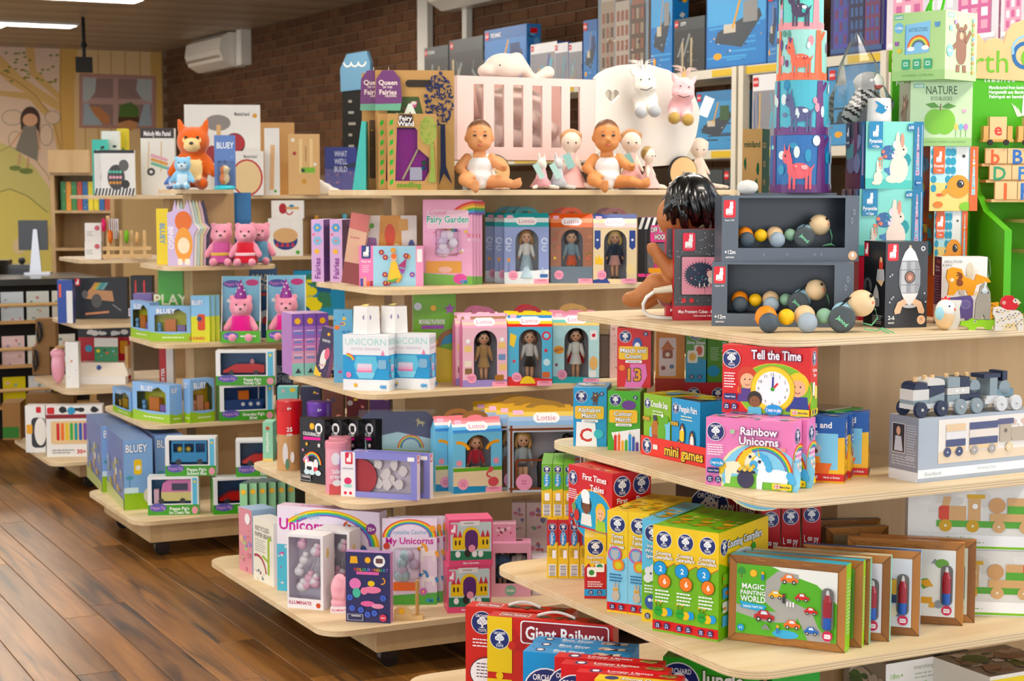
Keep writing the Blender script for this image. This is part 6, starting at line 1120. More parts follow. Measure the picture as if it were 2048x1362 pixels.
for(ya,yb,yo,ls)in rows:
 x0=1952 if ya<400 else 2008
 MB().box(X(x0-6),yo+.003,Zp(yb)-.004,X(2130),-.001,Zp(yb)+.004,'e6c08c').build('step_shelf','toywood',t)
 for i,ch in enumerate(ls):
  c=LC[n_%8];n_+=1;xa=X(x0+i*44);b=MB().box(xa,yo,Zp(yb)+.0045,xa+43.4*k,yo+.01,Zp(ya),'ecc99a').build('letter_tile','toywood',t)
  f=Face((0,yo,0),(1,0,0),(0,0,1),(0,-1,0),1,1);f.text(ch,xa+20*k,(Zp(ya)+Zp(yb))/2,(yb-ya)*.84*k,c);l_=f.done('letter',b)
MB().box(X(2012),-.29,Zp(655),X(2130),-.27,Zp(500),GR).build('front_panel','paint',t)
q=MB().prism([(X(2030),Zp(650)),(X(2030),Zp(560))]+[(X(2060)+30*k*math.cos(a),Zp(540)+34*k*math.sin(a))for a in(3.0,2.5,2.0,1.57,1.1,.6,.1)]+[(X(2090),Zp(650))],-.297,-.291,'f0f0f2').build('white_door','paint',t)
lt=thing('letter_train','wooden letter train with a red e on the display ledge','toy train',M=M@Matrix.Translation((X(1945),-.055,Zp(296)+.006)))
for i,(ch,c)in enumerate((('e','d8403a'),('r','3f9a3a'))):
 x=i*70*k;MB().box(x,0,.01,x+62*k,.03,.018,'d8a868').build('chassis','toywood',lt);b=MB().box(x+14*k,.003,.018,x+48*k,.027,.018+44*k,'ecc99a').build('block','toywood',lt);MB().box(x+2*k,.003,.018,x+12*k,.027,.018+26*k,'dcae70').build('block','toywood',lt);MB().box(x+50*k,.003,.018,x+60*k,.027,.018+26*k,'dcae70').build('block','toywood',lt)
 f=Face((0,.003,0),(1,0,0),(0,0,1),(0,-1,0),1,1);f.text(ch,x+31*k,.018+20*k,24*k,c);f.done('letter',b)
 for wx in(14,46):q=MB().lathe([(.008,-.003),(.0085,-.002),(.0085,.002),(.008,.003)],'2a2622',12,Matrix.Rotation(math.pi/2,4,'X')).build('wheel','toywood',lt);q.location=(x+wx*k,-.004,.0085)
# MIDDLE STAND
DB='doll box'
def mini_doll(o,x,y,z,hh,hair='8a5a34',top='d8d8d8',skirt='6a8ab0',shoes='6a4a3a',skin='e8b898',cape=None,long=False,hair2=False):
 """little fashion doll of height hh standing at x,y,z inside its box"""
 u=hh/10;d=bpy.data.objects.new('doll',None);COL.objects.link(d);d.parent=o;d.location=(x,y,z)
 m=MB().ball((0,0,8.6*u),(1.15*u,1.05*u,1.25*u),skin,12,8);m.tube([(0,0,7.6*u),(0,0,7.2*u)],.35*u,skin,6)
 for s in(-1,1):
  m.tube([(s*.45*u,0,4*u),(s*.45*u,0,2*u),(s*.42*u,0,.2*u)],[.5*u,.38*u,.28*u],skin,7);m.tube([(s*.95*u,0,6.9*u),(s*1.35*u,-.1*u,5.4*u),(s*1.7*u,-.2*u,4.1*u)],[.34*u,.28*u,.22*u],skin,6)
  m.ball((s*.42*u,-1.0*u,8.6*u),(.16*u,.08*u,.2*u),'2a1c18',6,4)
 m.ball((0,-.93*u,8.05*u),(.22*u,.06*u,.08*u),'c84a52',6,4);m.build('figure','vinyl',d,smooth=True)
 q=MB().ball((0,.25*u,8.95*u),(1.42*u,1.15*u,1.3*u),hair,12,8)
 for s in(-1,1):q.tube([(s*1.05*u,.0*u,9*u),(s*1.25*u,.1*u,7.8*u),(s*.9*u,.3*u,(5.6 if long else 6.8)*u)],[.35*u,.38*u,.18*u],hair,6)
 q.build('hair','plastic',d,smooth=True)
 c=MB().lathe([(.75*u,4.6*u),(.78*u,5.2*u),(.95*u,6.6*u),(.8*u,7.2*u),(.35*u,7.3*u)],top,12)
 for s in(-1,1):c.tube([(s*.9*u,0,6.95*u),(s*1.3*u,-.1*u,5.5*u),(s*1.55*u,-.18*u,4.6*u)],[.42*u,.4*u,.36*u],top,7)
 c.build('top_clothes','fabric',d,smooth=True)
 if skirt:MB().lathe([(1.3*u,(.4 if long else 2.9)*u),(1.25*u,(.5 if long else 3.0)*u),(.78*u,4.9*u)]if not long else[(1.9*u,.3*u),(1.85*u,.5*u),(1.2*u,3*u),(.75*u,5*u)],skirt,14).build('skirt','fabric',d,smooth=True)
 if cape:MB().prism([(-1.1*u,7*u),(1.1*u,7*u),(1.7*u,3*u),(-1.7*u,3*u)],.45*u,.6*u,cape).build('cape','fabric',d)
 s=MB()
 for k in(-1,1):s.ball((k*.42*u,-.15*u,.3*u),(.35*u,.55*u,.3*u),shoes,8,5)
 s.build('shoes','vinyl',d);return d
def lottie(label,p0,x1,z,top,body,roofs,deco,doll,handle,spot_,side=None,wide=False,roofpx=.19,**kw):
 M,w,h,d=placed(p0,x1,z,top=top,d=.062,**{k:v for k,v in kw.items()if k!='group'})
 def aT(f):
  n=len(roofs)
  for i,c in enumerate(roofs):
   y0,y1=f.h*i/n,f.h*(i+1)/n;f.poly([(0,y0),(f.w,y0)]+[(f.w*(1-j/10),y1+(.12*f.h/n if j%2 else 0))for j in range(11)],c)
  q=.17 if wide else .22
  for a in(-.6,-.2,.2,.6):f.circ(f.w*(.5+q*a),f.h*.42,f.h*.3,WH,n=10)
  f.text('Lottie',f.w*.5,f.h*.42,f.h*.3,'d8709a',f.w*q*1.9,bold=False);f.rrect(f.w*.06,f.h*.6,f.w*.2,f.h*.85,'f4c0d8')
 def aF(f):
  deco(f);f.circ(f.w*.2,f.h*.15,f.w*.11,'f2a6c4',n=16);f.text(spot_[0],f.w*.2,f.h*.17,f.h*.025,'b8406a',f.w*.16);f.text(spot_[1],f.w*.2,f.h*.13,f.h*.025,'b8406a',f.w*.16);f.poly([(f.w*.66,0),(f.w,0),(f.w,f.h*.085),(f.w*.66,f.h*.085)],'f4a8c2');f.text('WARNING',f.w*.83,f.h*.06,f.h*.022,'b8305a',f.w*.28)
 hole=(lambda w,h:archp(w*.25,h*.08,w*.77,h*.96))if not wide else(lambda w,h:rr(w*.06,h*.06,w*.94,h*.9,h*.03))
 def fill(o,w,d,hb,bb):
  if wide:mini_doll(o,w*.2,d*.5,.003,hb*.88,**doll);blob('toy_horse',[('s',(w*.55,d*.5,hb*.42),(w*.17,d*.25,hb*.16)),('k',(w*.68,d*.5,hb*.5),(w*.78,d*.5,hb*.75),hb*.09,hb*.08),('k',(w*.78,d*.5,hb*.78),(w*.88,d*.5,hb*.7),hb*.08,hb*.05)]+[('k',(w*a,d*.5,hb*.35),(w*a,d*.5,hb*.05),hb*.05,hb*.035)for a in(.42,.48,.64,.7)],.006,'221c1a',o,'vinyl',3)
  else:mini_doll(o,w*.5,d*.4,.003+hb*.06,hb*.87,**doll)
  hh=h-hb;n=8;hm=MB();P=[(w*.5+w*.27*math.cos(math.pi*i/n),hh*.15+hb+hh*.8+.028*math.sin(math.pi*i/n))for i in range(n+1)]+[(w*.5-w*.17*math.cos(math.pi*i/n),hb+hh*.95+.012*math.sin(math.pi*i/n))for i in range(n+1)]
  hm.prism(P,d*.5-.001,d*.5+.001,handle).build('carry_handle','card',o)
 b=winbox('doll_box',label,DB,p0,x1,z,{'*':body,'L':side or body,'R':side or body,'T':roofs[-1]},hole,'a8a6ae',{'F':aF,'T':aT},top=top,d=.062,fill=fill,roof=h*roofpx,**kw)
 return b
def dec_blue(f):
 w,h=f.w,f.h;f.poly([(0,0),(w,0),(w,h*.25),(0,h*.2)],'e8f2fa')
 for s in(.1,.9):f.arc(w*s,h*.75,w*.05,w*.075,0,330,'d8e4f4');f.arc(w*s,h*.62,w*.04,w*.06,40,330,'d8e4f4')
 f.circ(w*.1,h*.42,w*.035,'f0a03a',ry=h*.035);f.line(w*.1,h*.4,w*.1,h*.2,w*.01,'4a4a6a');f.poly([(w*.8,h*.1),(w*.86,h*.3),(w*.92,h*.1)],'d0e0f0');f.rrect(w*.8,h*.11,w*.98,h*.17,'3a6ab0')
def dec_or(f):w,h=f.w,f.h;f.poly([(0,0),(w,0),(w,h*.3),(0,h*.3)],'6a7a8a');f.busy(0,h*.35,w*.24,h*.95,('c86a50','a85a44','8a6a3a'),8,3,.3,.6);f.busy(w*.78,h*.35,w,h*.95,('c86a50','b87a5a','8a6a3a'),8,4,.3,.6);star(f,w*.1,h*.45,w*.05,'f0c83a')
def dec_nv(f):
 w,h=f.w,f.h
 for s in(.03,.83):f.poly([(w*s,h*.95),(w*(s+.14),h*.95),(w*(s+.14),h*.65),(w*(s+.07),h*.6),(w*s,h*.65)],'24408a');star(f,w*(s+.07),h*.78,w*.04,WH)
 f.poly([(w*.04,h*.35),(w*.06,h*.5),(w*.11,h*.44),(w*.14,h*.52),(w*.18,h*.44),(w*.23,h*.48),(w*.22,h*.33)],'f2c83a');f.circ(w*.86,h*.25,w*.1,'f0d8a0',ry=h*.1);f.poly([(0,0),(w*.4,0),(w*.3,h*.1),(0,h*.06)],'24408a')
def dec_hs(f):w,h=f.w,f.h;f.poly([(0,0),(w,0),(w,h*.12),(0,h*.12)],'9a8ac8');[f.rrect(w*a,h*b,w*(a+.16),h*(b+.1),c,.1)for a,b,c in((.04,.6,'f2d08a'),(.8,.45,'7a9ac8'),(.8,.65,'f2d08a'),(.04,.35,'f4ead8'),(.82,.28,'f2d08a'),(.05,.22,'8a6a4a'))];f.circ(w*.12,h*.78,w*.05,WH);f.circ(w*.88,h*.8,w*.05,WH);f.rrect(w*.72,h*.1,w*.92,h*.2,'a8743a')
def dec_inv(f):w,h=f.w,f.h;f.poly([(0,0),(w,0),(w,h*.12),(0,h*.16)],'d5302e');f.poly([(w*.06,h*.9),(w*.2,h*.85),(w*.14,h*.65),(w*.04,h*.7)],'f2d02a');f.circ(w*.87,h*.85,w*.1,'d5304a');f.circ(w*.87,h*.85,w*.06,'8ad0ea');star(f,w*.86,h*.6,w*.06,'d5304a');star(f,w*.14,h*.42,w*.05,'d5304a');f.circ(w*.88,h*.4,w*.08,'c8e8f4');f.circ(w*.45,h*.04,w*.17,'f2d02a',a0=0,a1=180);f.rrect(w*.78,h*.14,w*.95,h*.24,'c8683a')
def dec_hero(f):w,h=f.w,f.h;f.poly([(0,0),(w,0),(w,h*.1),(0,h*.12)],'3ab0b8');f.circ(w*.13,h*.85,w*.09,'c8eef4');f.rrect(w*.8,h*.75,w*.96,h*.92,'f4f4f4');f.circ(w*.88,h*.83,w*.04,'d5304a');f.circ(w*.13,h*.58,w*.11,'f2a03a',ry=h*.07);f.text('SUPERHERO',w*.13,h*.58,h*.03,'8a2a4a',w*.2,rot=.3);f.circ(w*.88,h*.35,w*.09,'e8b87a',ry=h*.12);f.rrect(w*.78,h*.1,w*.94,h*.22,'f0f0f0');star(f,w*.08,h*.32,w*.05,'8a2a4a')
def dec_flam(f):w,h=f.w,f.h;f.poly([(0,0),(w,0),(w,h*.4),(0,h*.44)],'ecd8b4');f.poly([(0,0),(w*.7,0),(w*.7,h*.1),(0,h*.12)],'2a8ac0');f.poly([(0,h*.36),(w,h*.36),(w,h*.42),(0,h*.42)],'6aae3a');f.arc(w*.1,h*.65,w*.2,w*.26,20,100,'f2a82a');f.arc(w*.9,h*.65,w*.2,w*.26,80,160,'f2a82a');f.circ(w*.12,h*.5,w*.06,'f0a0b0');f.circ(w*.88,h*.52,w*.06,'f0a0b0');f.circ(w*.82,h*.17,w*.11,'d85a62',ry=h*.08);f.arc(w*.74,h*.3,w*.035,w*.07,60,300,'d85a62');f.circ(w*.77,h*.38,w*.05,'d85a62')
def dec_stab(f):w,h=f.w,f.h;[f.line(w*a,h*b,w*c,h*e,h*.035,'7a3f24')for a,b,c,e in((.03,0,.03,h and 1),(.97,0,.97,1),(.0,.05,1,.05),(.0,.94,1,.94),(.1,.06,.1,.48),(.1,.48,.94,.48))];flower(f,w*.12,h*.12,w*.03,'9a6ab0')
kw=dict(roofs=('4ab0b8','e8f4f8','2a9aa0'),deco=dec_blue,doll=dict(hair='a8743f',top='f2f0ec',skirt='bcd4e4',long=True),handle='1f7a80',spot_=('Snow','Queen'),side='8a9ac8')
b=lottie('pale blue snow doll box, front of three',(1008.7,567.5),1097.5,Z2,427,'8f9fd0',yaw=-26,**kw)
rowof(b,2,(-.036,.066,0),['pale blue snow doll box, middle of three','pale blue snow doll box at the back beside the fairy garden card'],'snow doll boxes')
b=lottie('orange autumn park doll box, front of two',(1101,566.5),1185,Z2,428,'9c6a52',('d8663a','f2a078','e8622c'),dec_or,dict(hair='3a2c28',top='8fa8b8',skirt='e8663a'),'d05428',('Walk in','the Park'),yaw=-28)
rowof(b,1,(-.03,.066,0),['orange autumn park doll box, one behind the front one'],'autumn doll boxes')
b=lottie('navy and cream royal doll box, front of two',(1186,566.5),1273,Z2,429,'ead6b0',('f0b8b8','f2e0b8','24408a'),dec_nv,dict(hair='d8b878',top='1f3048',skirt='e8b0a8',cape='1f3048'),'8a5a5a',('Queen','of the Castle'),yaw=-29)
rowof(b,1,(-.03,.066,0),['navy and cream royal doll box, one behind the front one'],'royal doll boxes')
b=lottie('pink house doll box with beige coated doll',(925.5,775),1014.5,Z3,629,'f2c4d4',('f2a8c4','e8d0b8','f2b8c8','a87a5a','f2b8cc'),dec_hs,dict(hair='2c2420',top='c8a070',skirt='c8a070',shoes='8a6a50'),'b06a86',('Pandora','Box'),side='e07aa8',y1=772.5)
rowof(b,1,(-.012,.066,0),['pink house doll box hidden behind the beige coated one'],'pink house doll boxes')
b=lottie('sky blue inventor doll box with red tool pictures',(1015.5,772),1104,Z3,626,'5ab4d8',('d5302e','f2d03a','e8f4f8','3a8ac8','f2d03a'),dec_inv,dict(hair='6a4430',top='e8e4e0',skirt='2a2420',shoes='f4f4f4'),'a82a34',('Young','Inventor'),yaw=-25)
rowof(b,1,(-.012,.066,0),['sky blue inventor doll box, back one'],'inventor doll boxes')
b=lottie('mint superhero doll box with red caped doll',(1105.5,766.5),1198,Z3,624,'bfe4e8',('f0c87a','7ad0c8','f4f4f0','f2a0c0','d88aa0'),dec_hero,dict(hair='3a2a24',top='f0ece8',skirt='f0ece8',cape='b82430',shoes='e8c0a8'),'c09a62',('True','Hero'),yaw=-26)
rowof(b,1,(-.012,.066,0),['mint superhero doll box, back one'],'superhero doll boxes')
b=lottie('flamingo swimsuit doll box in front',(906.8,988),1004,Z4,839,'7cc8ea',('2a7ac0','6ab8e8','f4f0f0','f0a0a8','e8808a'),dec_flam,dict(hair='a87a50',top='c23a48',skirt=None,shoes='e8b898'),'a87a4a',('Pool','Party'),y1=982)
rowof(b,1,(-.045,.066,0),['flamingo swimsuit doll box, the one behind'],'flamingo doll boxes')
b=lottie('wide stable doll box with a black horse, front of the row',(1018,985),None,Z4,818,'c8d4e0',('8ab0d8','a8c0e0','f0d070','d8a83a'),dec_stab,dict(hair='d8b070',top='b8c4c8',skirt=None,shoes='2a2422'),'b8904a',('Pony','Care'),wide=True,roofpx=.2,w=.27,yaw=-20)
rowof(b,3,(-.035,.064,0),['wide stable doll box, second in the row','wide stable doll box, third in the row','wide stable doll box, back of the row in shadow'],'stable doll boxes')
def A_off(f):w,h=f.w,f.h;[f.poly([(w*(i*.2),h*.82),(w*(i*.2+.1),h*.82),(w*(i*.2+.22),h),(w*(i*.2+.12),h)],WH)for i in range(5)];f.rrect(w*.4,h*.62,w*.98,h*.88,'e8509a',.1);f.text('OFF THE',w*.66,h*.81,h*.08,WH,w*.5,outline='222222');f.text('HOOK',w*.75,h*.7,h*.08,WH,w*.4,outline='222222');f.rrect(w*.3,h*.14,w*.95,h*.6,'6a6870',.1);f.circ(w*.65,h*.45,w*.13,'e84a9a');f.circ(w*.65,h*.43,w*.08,'e8b898');f.poly([(w*.55,h*.34),(w*.78,h*.34),(w*.84,h*.18),(w*.5,h*.18)],'c83a8a');f.poly([(0,h*.08),(w,h*.08),(w,h*.13),(0,h*.13)],'e84a9a');f.rrect(w*.35,h*.14,w*.8,h*.22,'f2a82a');f.line(w*.25,h*.1,w*.25,h*.8,w*.05,'3a3a3e')
carton('doll_box','black and striped fashion doll box behind the seated doll',DB,(1276,564),1336,Z2,{'*':'1c1a1e','T':'b84ac8'},{'F':A_off},yaw=-29,top=435,d=.07)
def A_fair(f):[flower(f,f.w*.5,f.h*y,f.w*.36,c,c2)for y,c,c2 in((.87,'5aa0d8','f2d03a'),(.66,'8ac0e0','f0847a'))];f.circ(f.w*.45,f.h*.49,f.w*.2,'f6c02a');f.circ(f.w*.2,f.h*.76,f.w*.1,'e8708a');f.text('Fairies',f.w*.5,f.h*.22,f.w*.45,'8a3a9a',f.h*.38,rot=math.pi/2)
b=carton('craft_box','lilac fairies craft box with flower spine, left one','craft box',(623.5,563.5),648,Z2,{'*':'dcb4e0','R':'7a5a92'},{'F':A_fair,'R':lambda f:(f.poly([(0,0),(f.w,0),(f.w,f.h*.35),(0,f.h*.4)],'8a5ab0'),f.text('Fairies',f.w*.5,f.h*.88,f.h*.07,'5a3a72',f.w*.7))},yaw=-38,top=439,d=.17)
clone(b.o,(.075,-.002,0),'lilac fairies craft box with flower spine, right one')
carton('craft_book','tall red and cream craft book leaning to the right with lime edge','book',(682,568),706,Z2,{'*':'d8c0a8','L':'9ac83a','F':'c8706a'},{'F':lambda f:(f.poly([(0,0),(f.w,0),(f.w,f.h*.3),(0,f.h*.3)],'8a3f3c'),f.poly([(0,f.h*.3),(f.w,f.h*.3),(f.w,f.h*.75),(0,f.h*.78)],'d8b094'),f.text('kids made modern',f.w*.4,f.h*.66,f.h*.03,'b8404a',f.w*.5))},yaw=-36,h=.265,d=.025,w=.07,roll=9,D=6.45)
carton('craft_box','orange kite and garden craft box behind the pink fairy paint set','craft box',(727,568.5),834,Z2,{'*':'f2ece4','T':'7a3a5a','R':'8a5a92'},{'F':lambda f:(f.poly([(f.w*.25,0),(f.w*.75,0),(f.w*.7,f.h),(f.w*.32,f.h)],'e2a24a'),f.circ(f.w*.5,f.h*.72,f.w*.1,'e8542a',ry=f.h*.16),f.poly([(f.w*.42,f.h*.62),(f.w*.58,f.h*.62),(f.w*.5,f.h*.45)],'e8642a'),f.rrect(f.w*.66,f.h*.78,f.w*.84,f.h*.95,'e8b060'),f.rrect(0,f.h*.5,f.w*.25,f.h*.68,'9a6aa8'),f.circ(f.w*.08,f.h*.8,f.w*.05,'e84a3a'),f.circ(f.w*.16,f.h*.85,f.w*.05,'6aae3a'),f.circ(f.w*.9,f.h*.55,f.w*.06,'4a5a9a',ry=f.h*.1),f.circ(f.w*.92,f.h*.35,f.w*.06,'3a9a5a',ry=f.h*.08),f.circ(f.w*.62,f.h*.55,f.w*.06,'f2e0a0'))},yaw=-24,top=431,d=.04)
def A_pf(f):
 w,h=f.w,f.h;f.poly([(w*.22,0),(w*.88,0),(w*.88,h),(w*.22,h)],'a8d8ee');f.poly([(w*.88,0),(w,0),(w,h),(w*.88,h)],'f2a0c8');f.rrect(w*.9,h*.6,w*.98,h*.92,WH,.1);bunny(f,w*.11,h*.85,h*.3,'2a3a7a');f.text('Fairy art',w*.11,h*.62,h*.05,WH,w*.16);f.lines(w*.05,h*.5,w*.17,4,h*.05,h*.02,'fbe0ee',3);pencils(f,w*.02,0,w*.2,h*.26,('3a4a9a','f0b8a0','e8642a','a82a4a'))
 for i in range(13):R=random.Random(i);flower(f,w*R.uniform(.27,.85),h*R.choice((R.uniform(.05,.3),R.uniform(.6,.92))),h*.07,R.choice(('a82a4a','c83a5a','8a4ab0','e0a03a')))
 f.poly([(w*.44,h*.16),(w*.66,h*.2),(w*.58,h*.62),(w*.5,h*.62)],'f2c83a');f.circ(w*.54,h*.7,w*.045,'f2c0a0');f.circ(w*.54,h*.75,w*.045,'e8742a');f.poly([(w*.6,h*.5),(w*.74,h*.7),(w*.72,h*.45)],'a82a6a');f.poly([(w*.6,h*.45),(w*.72,h*.42),(w*.68,h*.3)],'9a3a9a');f.poly([(w*.4,h*.12),(w*.62,h*.22),(w*.54,h*.1)],'6aae3a')
carton('craft_box','pink and sky blue fairy painting set in front','craft box',(718.5,572.5),847,Z2,'f284bc',{'F':A_pf},yaw=-24,top=492,d=.05)
def blister(name,label,p0,x1,z,col,art,bub,n,off,labels,grp,**kw):
 b=carton(name,label,'craft set',p0,x1,z,col,{'F':art},d=.003,tilt=-3,**kw);x0,z0,x1_,z1=[q*(b.w if i%2==0 else b.h)for i,q in enumerate(bub)];m=MB();P=rr(x0,z0,x1_,z1,.012,3);N=len(P);cx,cz=(x0+x1_)/2,(z0+z1)/2
 m.add([(a,-.001,c)for a,c in P]+[(cx+(a-cx)*.85,-.022,cz+(c-cz)*.85)for a,c in P],[(i,(i+1)%N,(i+1)%N+N,i+N)for i in range(N)]+[tuple(range(N,2*N))],'ffffff');m.build('blister','clear',b.o)
 mm=MB();R=random.Random(3)
 for i in range(8):mm.ball((R.uniform(x0+.015,x1_-.015),-.009,R.uniform(z0+.015,z1-.015)),(.018,.006,.019),R.choice(bub_c),8,5)
 mm.build('moulds','plastic',b.o,smooth=True);
 if n:rowof(b,n,off,labels,grp)
 return b
bub_c=('e8d4ee','dcc8e8','f0e4f4')
def A_fg(f):w,h=f.w,f.h;rainbow(f,w*1.05,h*.62,w*.62,w*.26,90,180);f.rrect(w*.08,h*.66,w*.92,h*.88,'f8d0e4',.1);f.text('Fairy Garden',w*.5,h*.77,h*.075,'2aa89a',w*.84,outline=WH);f.text('Crystal',w*.3,h*.85,h*.05,'e070b0',bold=False);f.poly([(0,0),(w,0),(w,h*.1),(0,h*.14)],'7ab84a');f.circ(w*.75,h*.07,w*.14,'e04aa0',ry=h*.06);f.rrect(w*.06,h*.14,w*.78,h*.28,'e8a84a',.1);f.circ(w*.45,h*.18,w*.14,'f2c0b0',ry=h*.035);f.text('4M',w*.82,h*.04,h*.05,'2a9ad8');f.busy(0,h*.3,w,h*.66,('f2c83a','9ad8a0','f08a9a','c890d8','f4e0f0'),22,4,.06,.14)
blister('craft_set','pink fairy garden crystal card, front of four',(846,570),945,Z2,'f4b4d8',A_fg,(.25,.34,.72,.66),3,(.012,.014,0),['pink fairy garden crystal card, second of four','pink fairy garden crystal card, third of four','pink fairy garden crystal card, back of four'],'fairy garden cards',yaw=-27,top=399)
def A_tow(f):
 for i,c in enumerate(('9ad8c8','e8b0c8','d890c8','a878c8','8058b0')):f.poly([(0,f.h*i*.2),(f.w,f.h*i*.2),(f.w,f.h*(i*.2+.2)),(0,f.h*(i*.2+.2))],c)
 sunlion(f,f.w*.5,f.h*.88,f.w*.55);[f.rrect(f.w*.15,f.h*y,f.w*.85,f.h*(y+.025),'6a9ad8',.1)for y in(.67,.53,.41,.28)];[f.rrect(f.w*.15,f.h*y,f.w*.85,f.h*(y+.014),'f4ecf4',.1)for y in(.72,.58,.46,.33)];star(f,f.w*.5,f.h*.07,f.w*.3,'3a3a4a',3)
b=carton('craft_box','purple to mint ombre craft box on end, leftmost of three','craft box',(584.5,752),608,Z3,{'*':'b888c8','R':'3a3048'},{'F':A_tow},y1=751,top=628,d=.15)
rowof(b,2,(b.w+.003,0,0),['purple to mint ombre craft box on end, middle of three','purple to mint ombre craft box on end beside the leaning ones'],'ombre craft boxes')
def A_lp(f):f.poly([(0,0),(f.w*.6,0),(0,f.h*.2)],'f2c83a');f.circ(f.w*.5,f.h*.35,f.w*.24,'f4f0ec',ry=f.h*.2);f.circ(f.w*.72,f.h*.48,f.w*.2,'e8708a',ry=f.h*.12);sunlion(f,f.w*.6,f.h*.87,f.w*.24);f.text('SCRATCH',f.w*.5,f.h*.73,f.h*.05,WH,f.w*.6);f.busy(f.w*.2,0,f.w*.9,f.h*.3,('e8a0b0','f2d08a','c88ad0'),10,3)
b=carton('craft_box','dark purple unicorn craft box leaning to the right, front one','craft box',(627,755),653,Z3,{'*':'c89ad0','F':'3a2a52'},{'F':A_lp},yaw=-50,top=655,d=.03,roll=12)
rowof(b,2,(.03,.035,0),['purple craft box leaning right, second one','purple craft box leaning right, against the terrarium kit'],'leaning craft boxes')
carton('puzzle_box','blue sea life puzzle box behind the leaning craft boxes','puzzle box',(668,None),706,Z3,'6ab0d8',{'F':lambda f:f.busy(0,0,f.w,f.h,('e8842a','c85a9a','3a8ac0','8a6ab0','f2c83a'),16,3)},D=6.35,h=.27,d=.05,yaw=-30)
def A_ter(f):w,h=f.w,f.h;f.poly([(0,h*.2),(w,h*.2),(w,h*.64),(0,h*.64)],'2a9ad4');f.text('UNICORN',w*.5,h*.88,h*.12,'a8dcd8',w*.9,bold=False);f.text('CRYSTAL TERRARIUM',w*.5,h*.75,h*.04,'c8a8c8',w*.8,bold=False);rainbow(f,w*.08,h*.5,w*.2,w*.1,20,90);f.poly([(w*.3,h*.33),(w*.7,h*.33),(w*.78,h*.45),(w*.72,h*.62),(w*.3,h*.62),(w*.24,h*.45)],'6ac4e4');[f.circ(w*(.36+.06*(i%5)),h*(.36+.045*(i//5)),w*.05,('f08ab8','f4c0dc','e8d8ec')[i//5],n=8)for i in range(15)];f.poly([(w*.28,h*.33),(w*.72,h*.33),(w*.66,h*.22),(w*.36,h*.22)],'8ad4f0');f.rrect(w*.78,h*.4,w*.96,h*.56,'8ab8d8');f.poly([(w*.84,h*.64),(w*.92,h*.64),(w*.88,h*.74)],'f08ab0');f.circ(w*.13,h*.28,w*.06,'f08ab8');sunlion(f,w*.28,h*.1,w*.08);f.text('4M',w*.88,h*.08,h*.07,'2a9ad8')
b=carton('craft_box','blue and white unicorn terrarium kit box, left one','craft box',(686.5,780),777,Z3,'f2f4f8',{'F':A_ter,'R':A_ter},y1=783,top=669,d=.078)
c2_=clone(b.o,(.125,.082,0),'blue and white unicorn terrarium kit box, right one')
def hexbox(label,px,zz,D):
 o=thing('mug_box',label,'gift box',M=frame(px,0,zz,-20,D));r=.055;MB().lathe([(r,0),(r*.94,.095),(r*.93,.096)],'f2f0ee',6).build('box','card',o,M=Matrix.Rotation(math.radians(90),4,'Z'));f=Face((0,-.0482,.0),(1,0,0),(0,.02,1),(0,-1,0),.04,.09);f.circ(0,.06,.016,'8a86b0',ry=.012);f.circ(0,.082,.007,'e88ab0',ry=.005);f.text('unicorn',0,.044,.004,'d88aa8',.026);f.lines(-.01,.03,.011,3,.006,.0015,'b8b8c0');f.done('front_print',o);MB().prism([(-.02,.1),(.0,.097),(.012,.105),(-.005,.104)],-.002,.002,'f2e08a').build('paper_tab','card',o)
hexbox('white six sided mug box with oval window, left one',733,Z3+b.h+.001,6.16);hexbox('white six sided mug box with oval window, right one',788,Z3+b.h+.001,6.2)
carton('activity_book','green movable fairy play book with purple star, front of a few','book',(826,None),912,Z3,{'*':'e8b0c8','F':'7ab83a','R':'e8a8c8'},{'F':lambda f:(f.poly([(0,0),(f.w,0),(f.w,f.h*.35),(0,f.h*.45)],'e8d03a'),f.poly([(0,f.h*.5),(f.w*.4,f.h*.4),(f.w,f.h*.6),(f.w,f.h*.45),(0,f.h*.35)],'3a9ac8'),f.arc(f.w*.95,f.h*.4,f.w*.3,f.w*.42,90,180,'9a6a3a'),sunlion(f,f.w*.48,f.h*.83,f.w*.14),f.text('MOVABLE PLAYBOOK',f.w*.45,f.h*.68,f.h*.05,WH,f.w*.6),f.rrect(f.w*.2,f.h*.6,f.w*.72,f.h*.64,'9a4ab0'),star(f,f.w*.86,f.h*.82,f.w*.14,'a85ab8'),f.circ(f.w*.12,f.h*.85,f.w*.09,'d8e4f0'),f.circ(f.w*.35,f.h*.35,f.w*.1,'d85a7a'),f.circ(f.w*.5,f.h*.45,f.w*.08,'f2a83a'))},D=6.35,top=586,d=.03,yaw=-20)
tb=thing('storage_tub','clear plastic tub with green lid right of the superhero doll box','tub',M=frame(1209,0,Z3,-28,6.5));MB().box(-.022,0,0,.022,.1,.225,'c8c0b8').box(-.018,.01,.01,.018,.09,.18,'8a6a62').build('tub','clear',tb);MB().box(-.024,-.002,.226,.024,.102,.24,'3a8a4a').build('lid','plastic',tb);MB().box(-.017,.012,.004,.017,.088,.16,'9a8078').build('contents','matte',tb)
carton('craft_box','pale pink patterned box between the tub and the counting puzzle','craft box',(1219,None),1240,Z3,'f0c8c4',{'F':lambda f:f.busy(0,0,f.w,f.h,('e8a8a0','f8e4e0','c89088'),12,2)},D=6.5,h=.2,d=.08,yaw=-30)
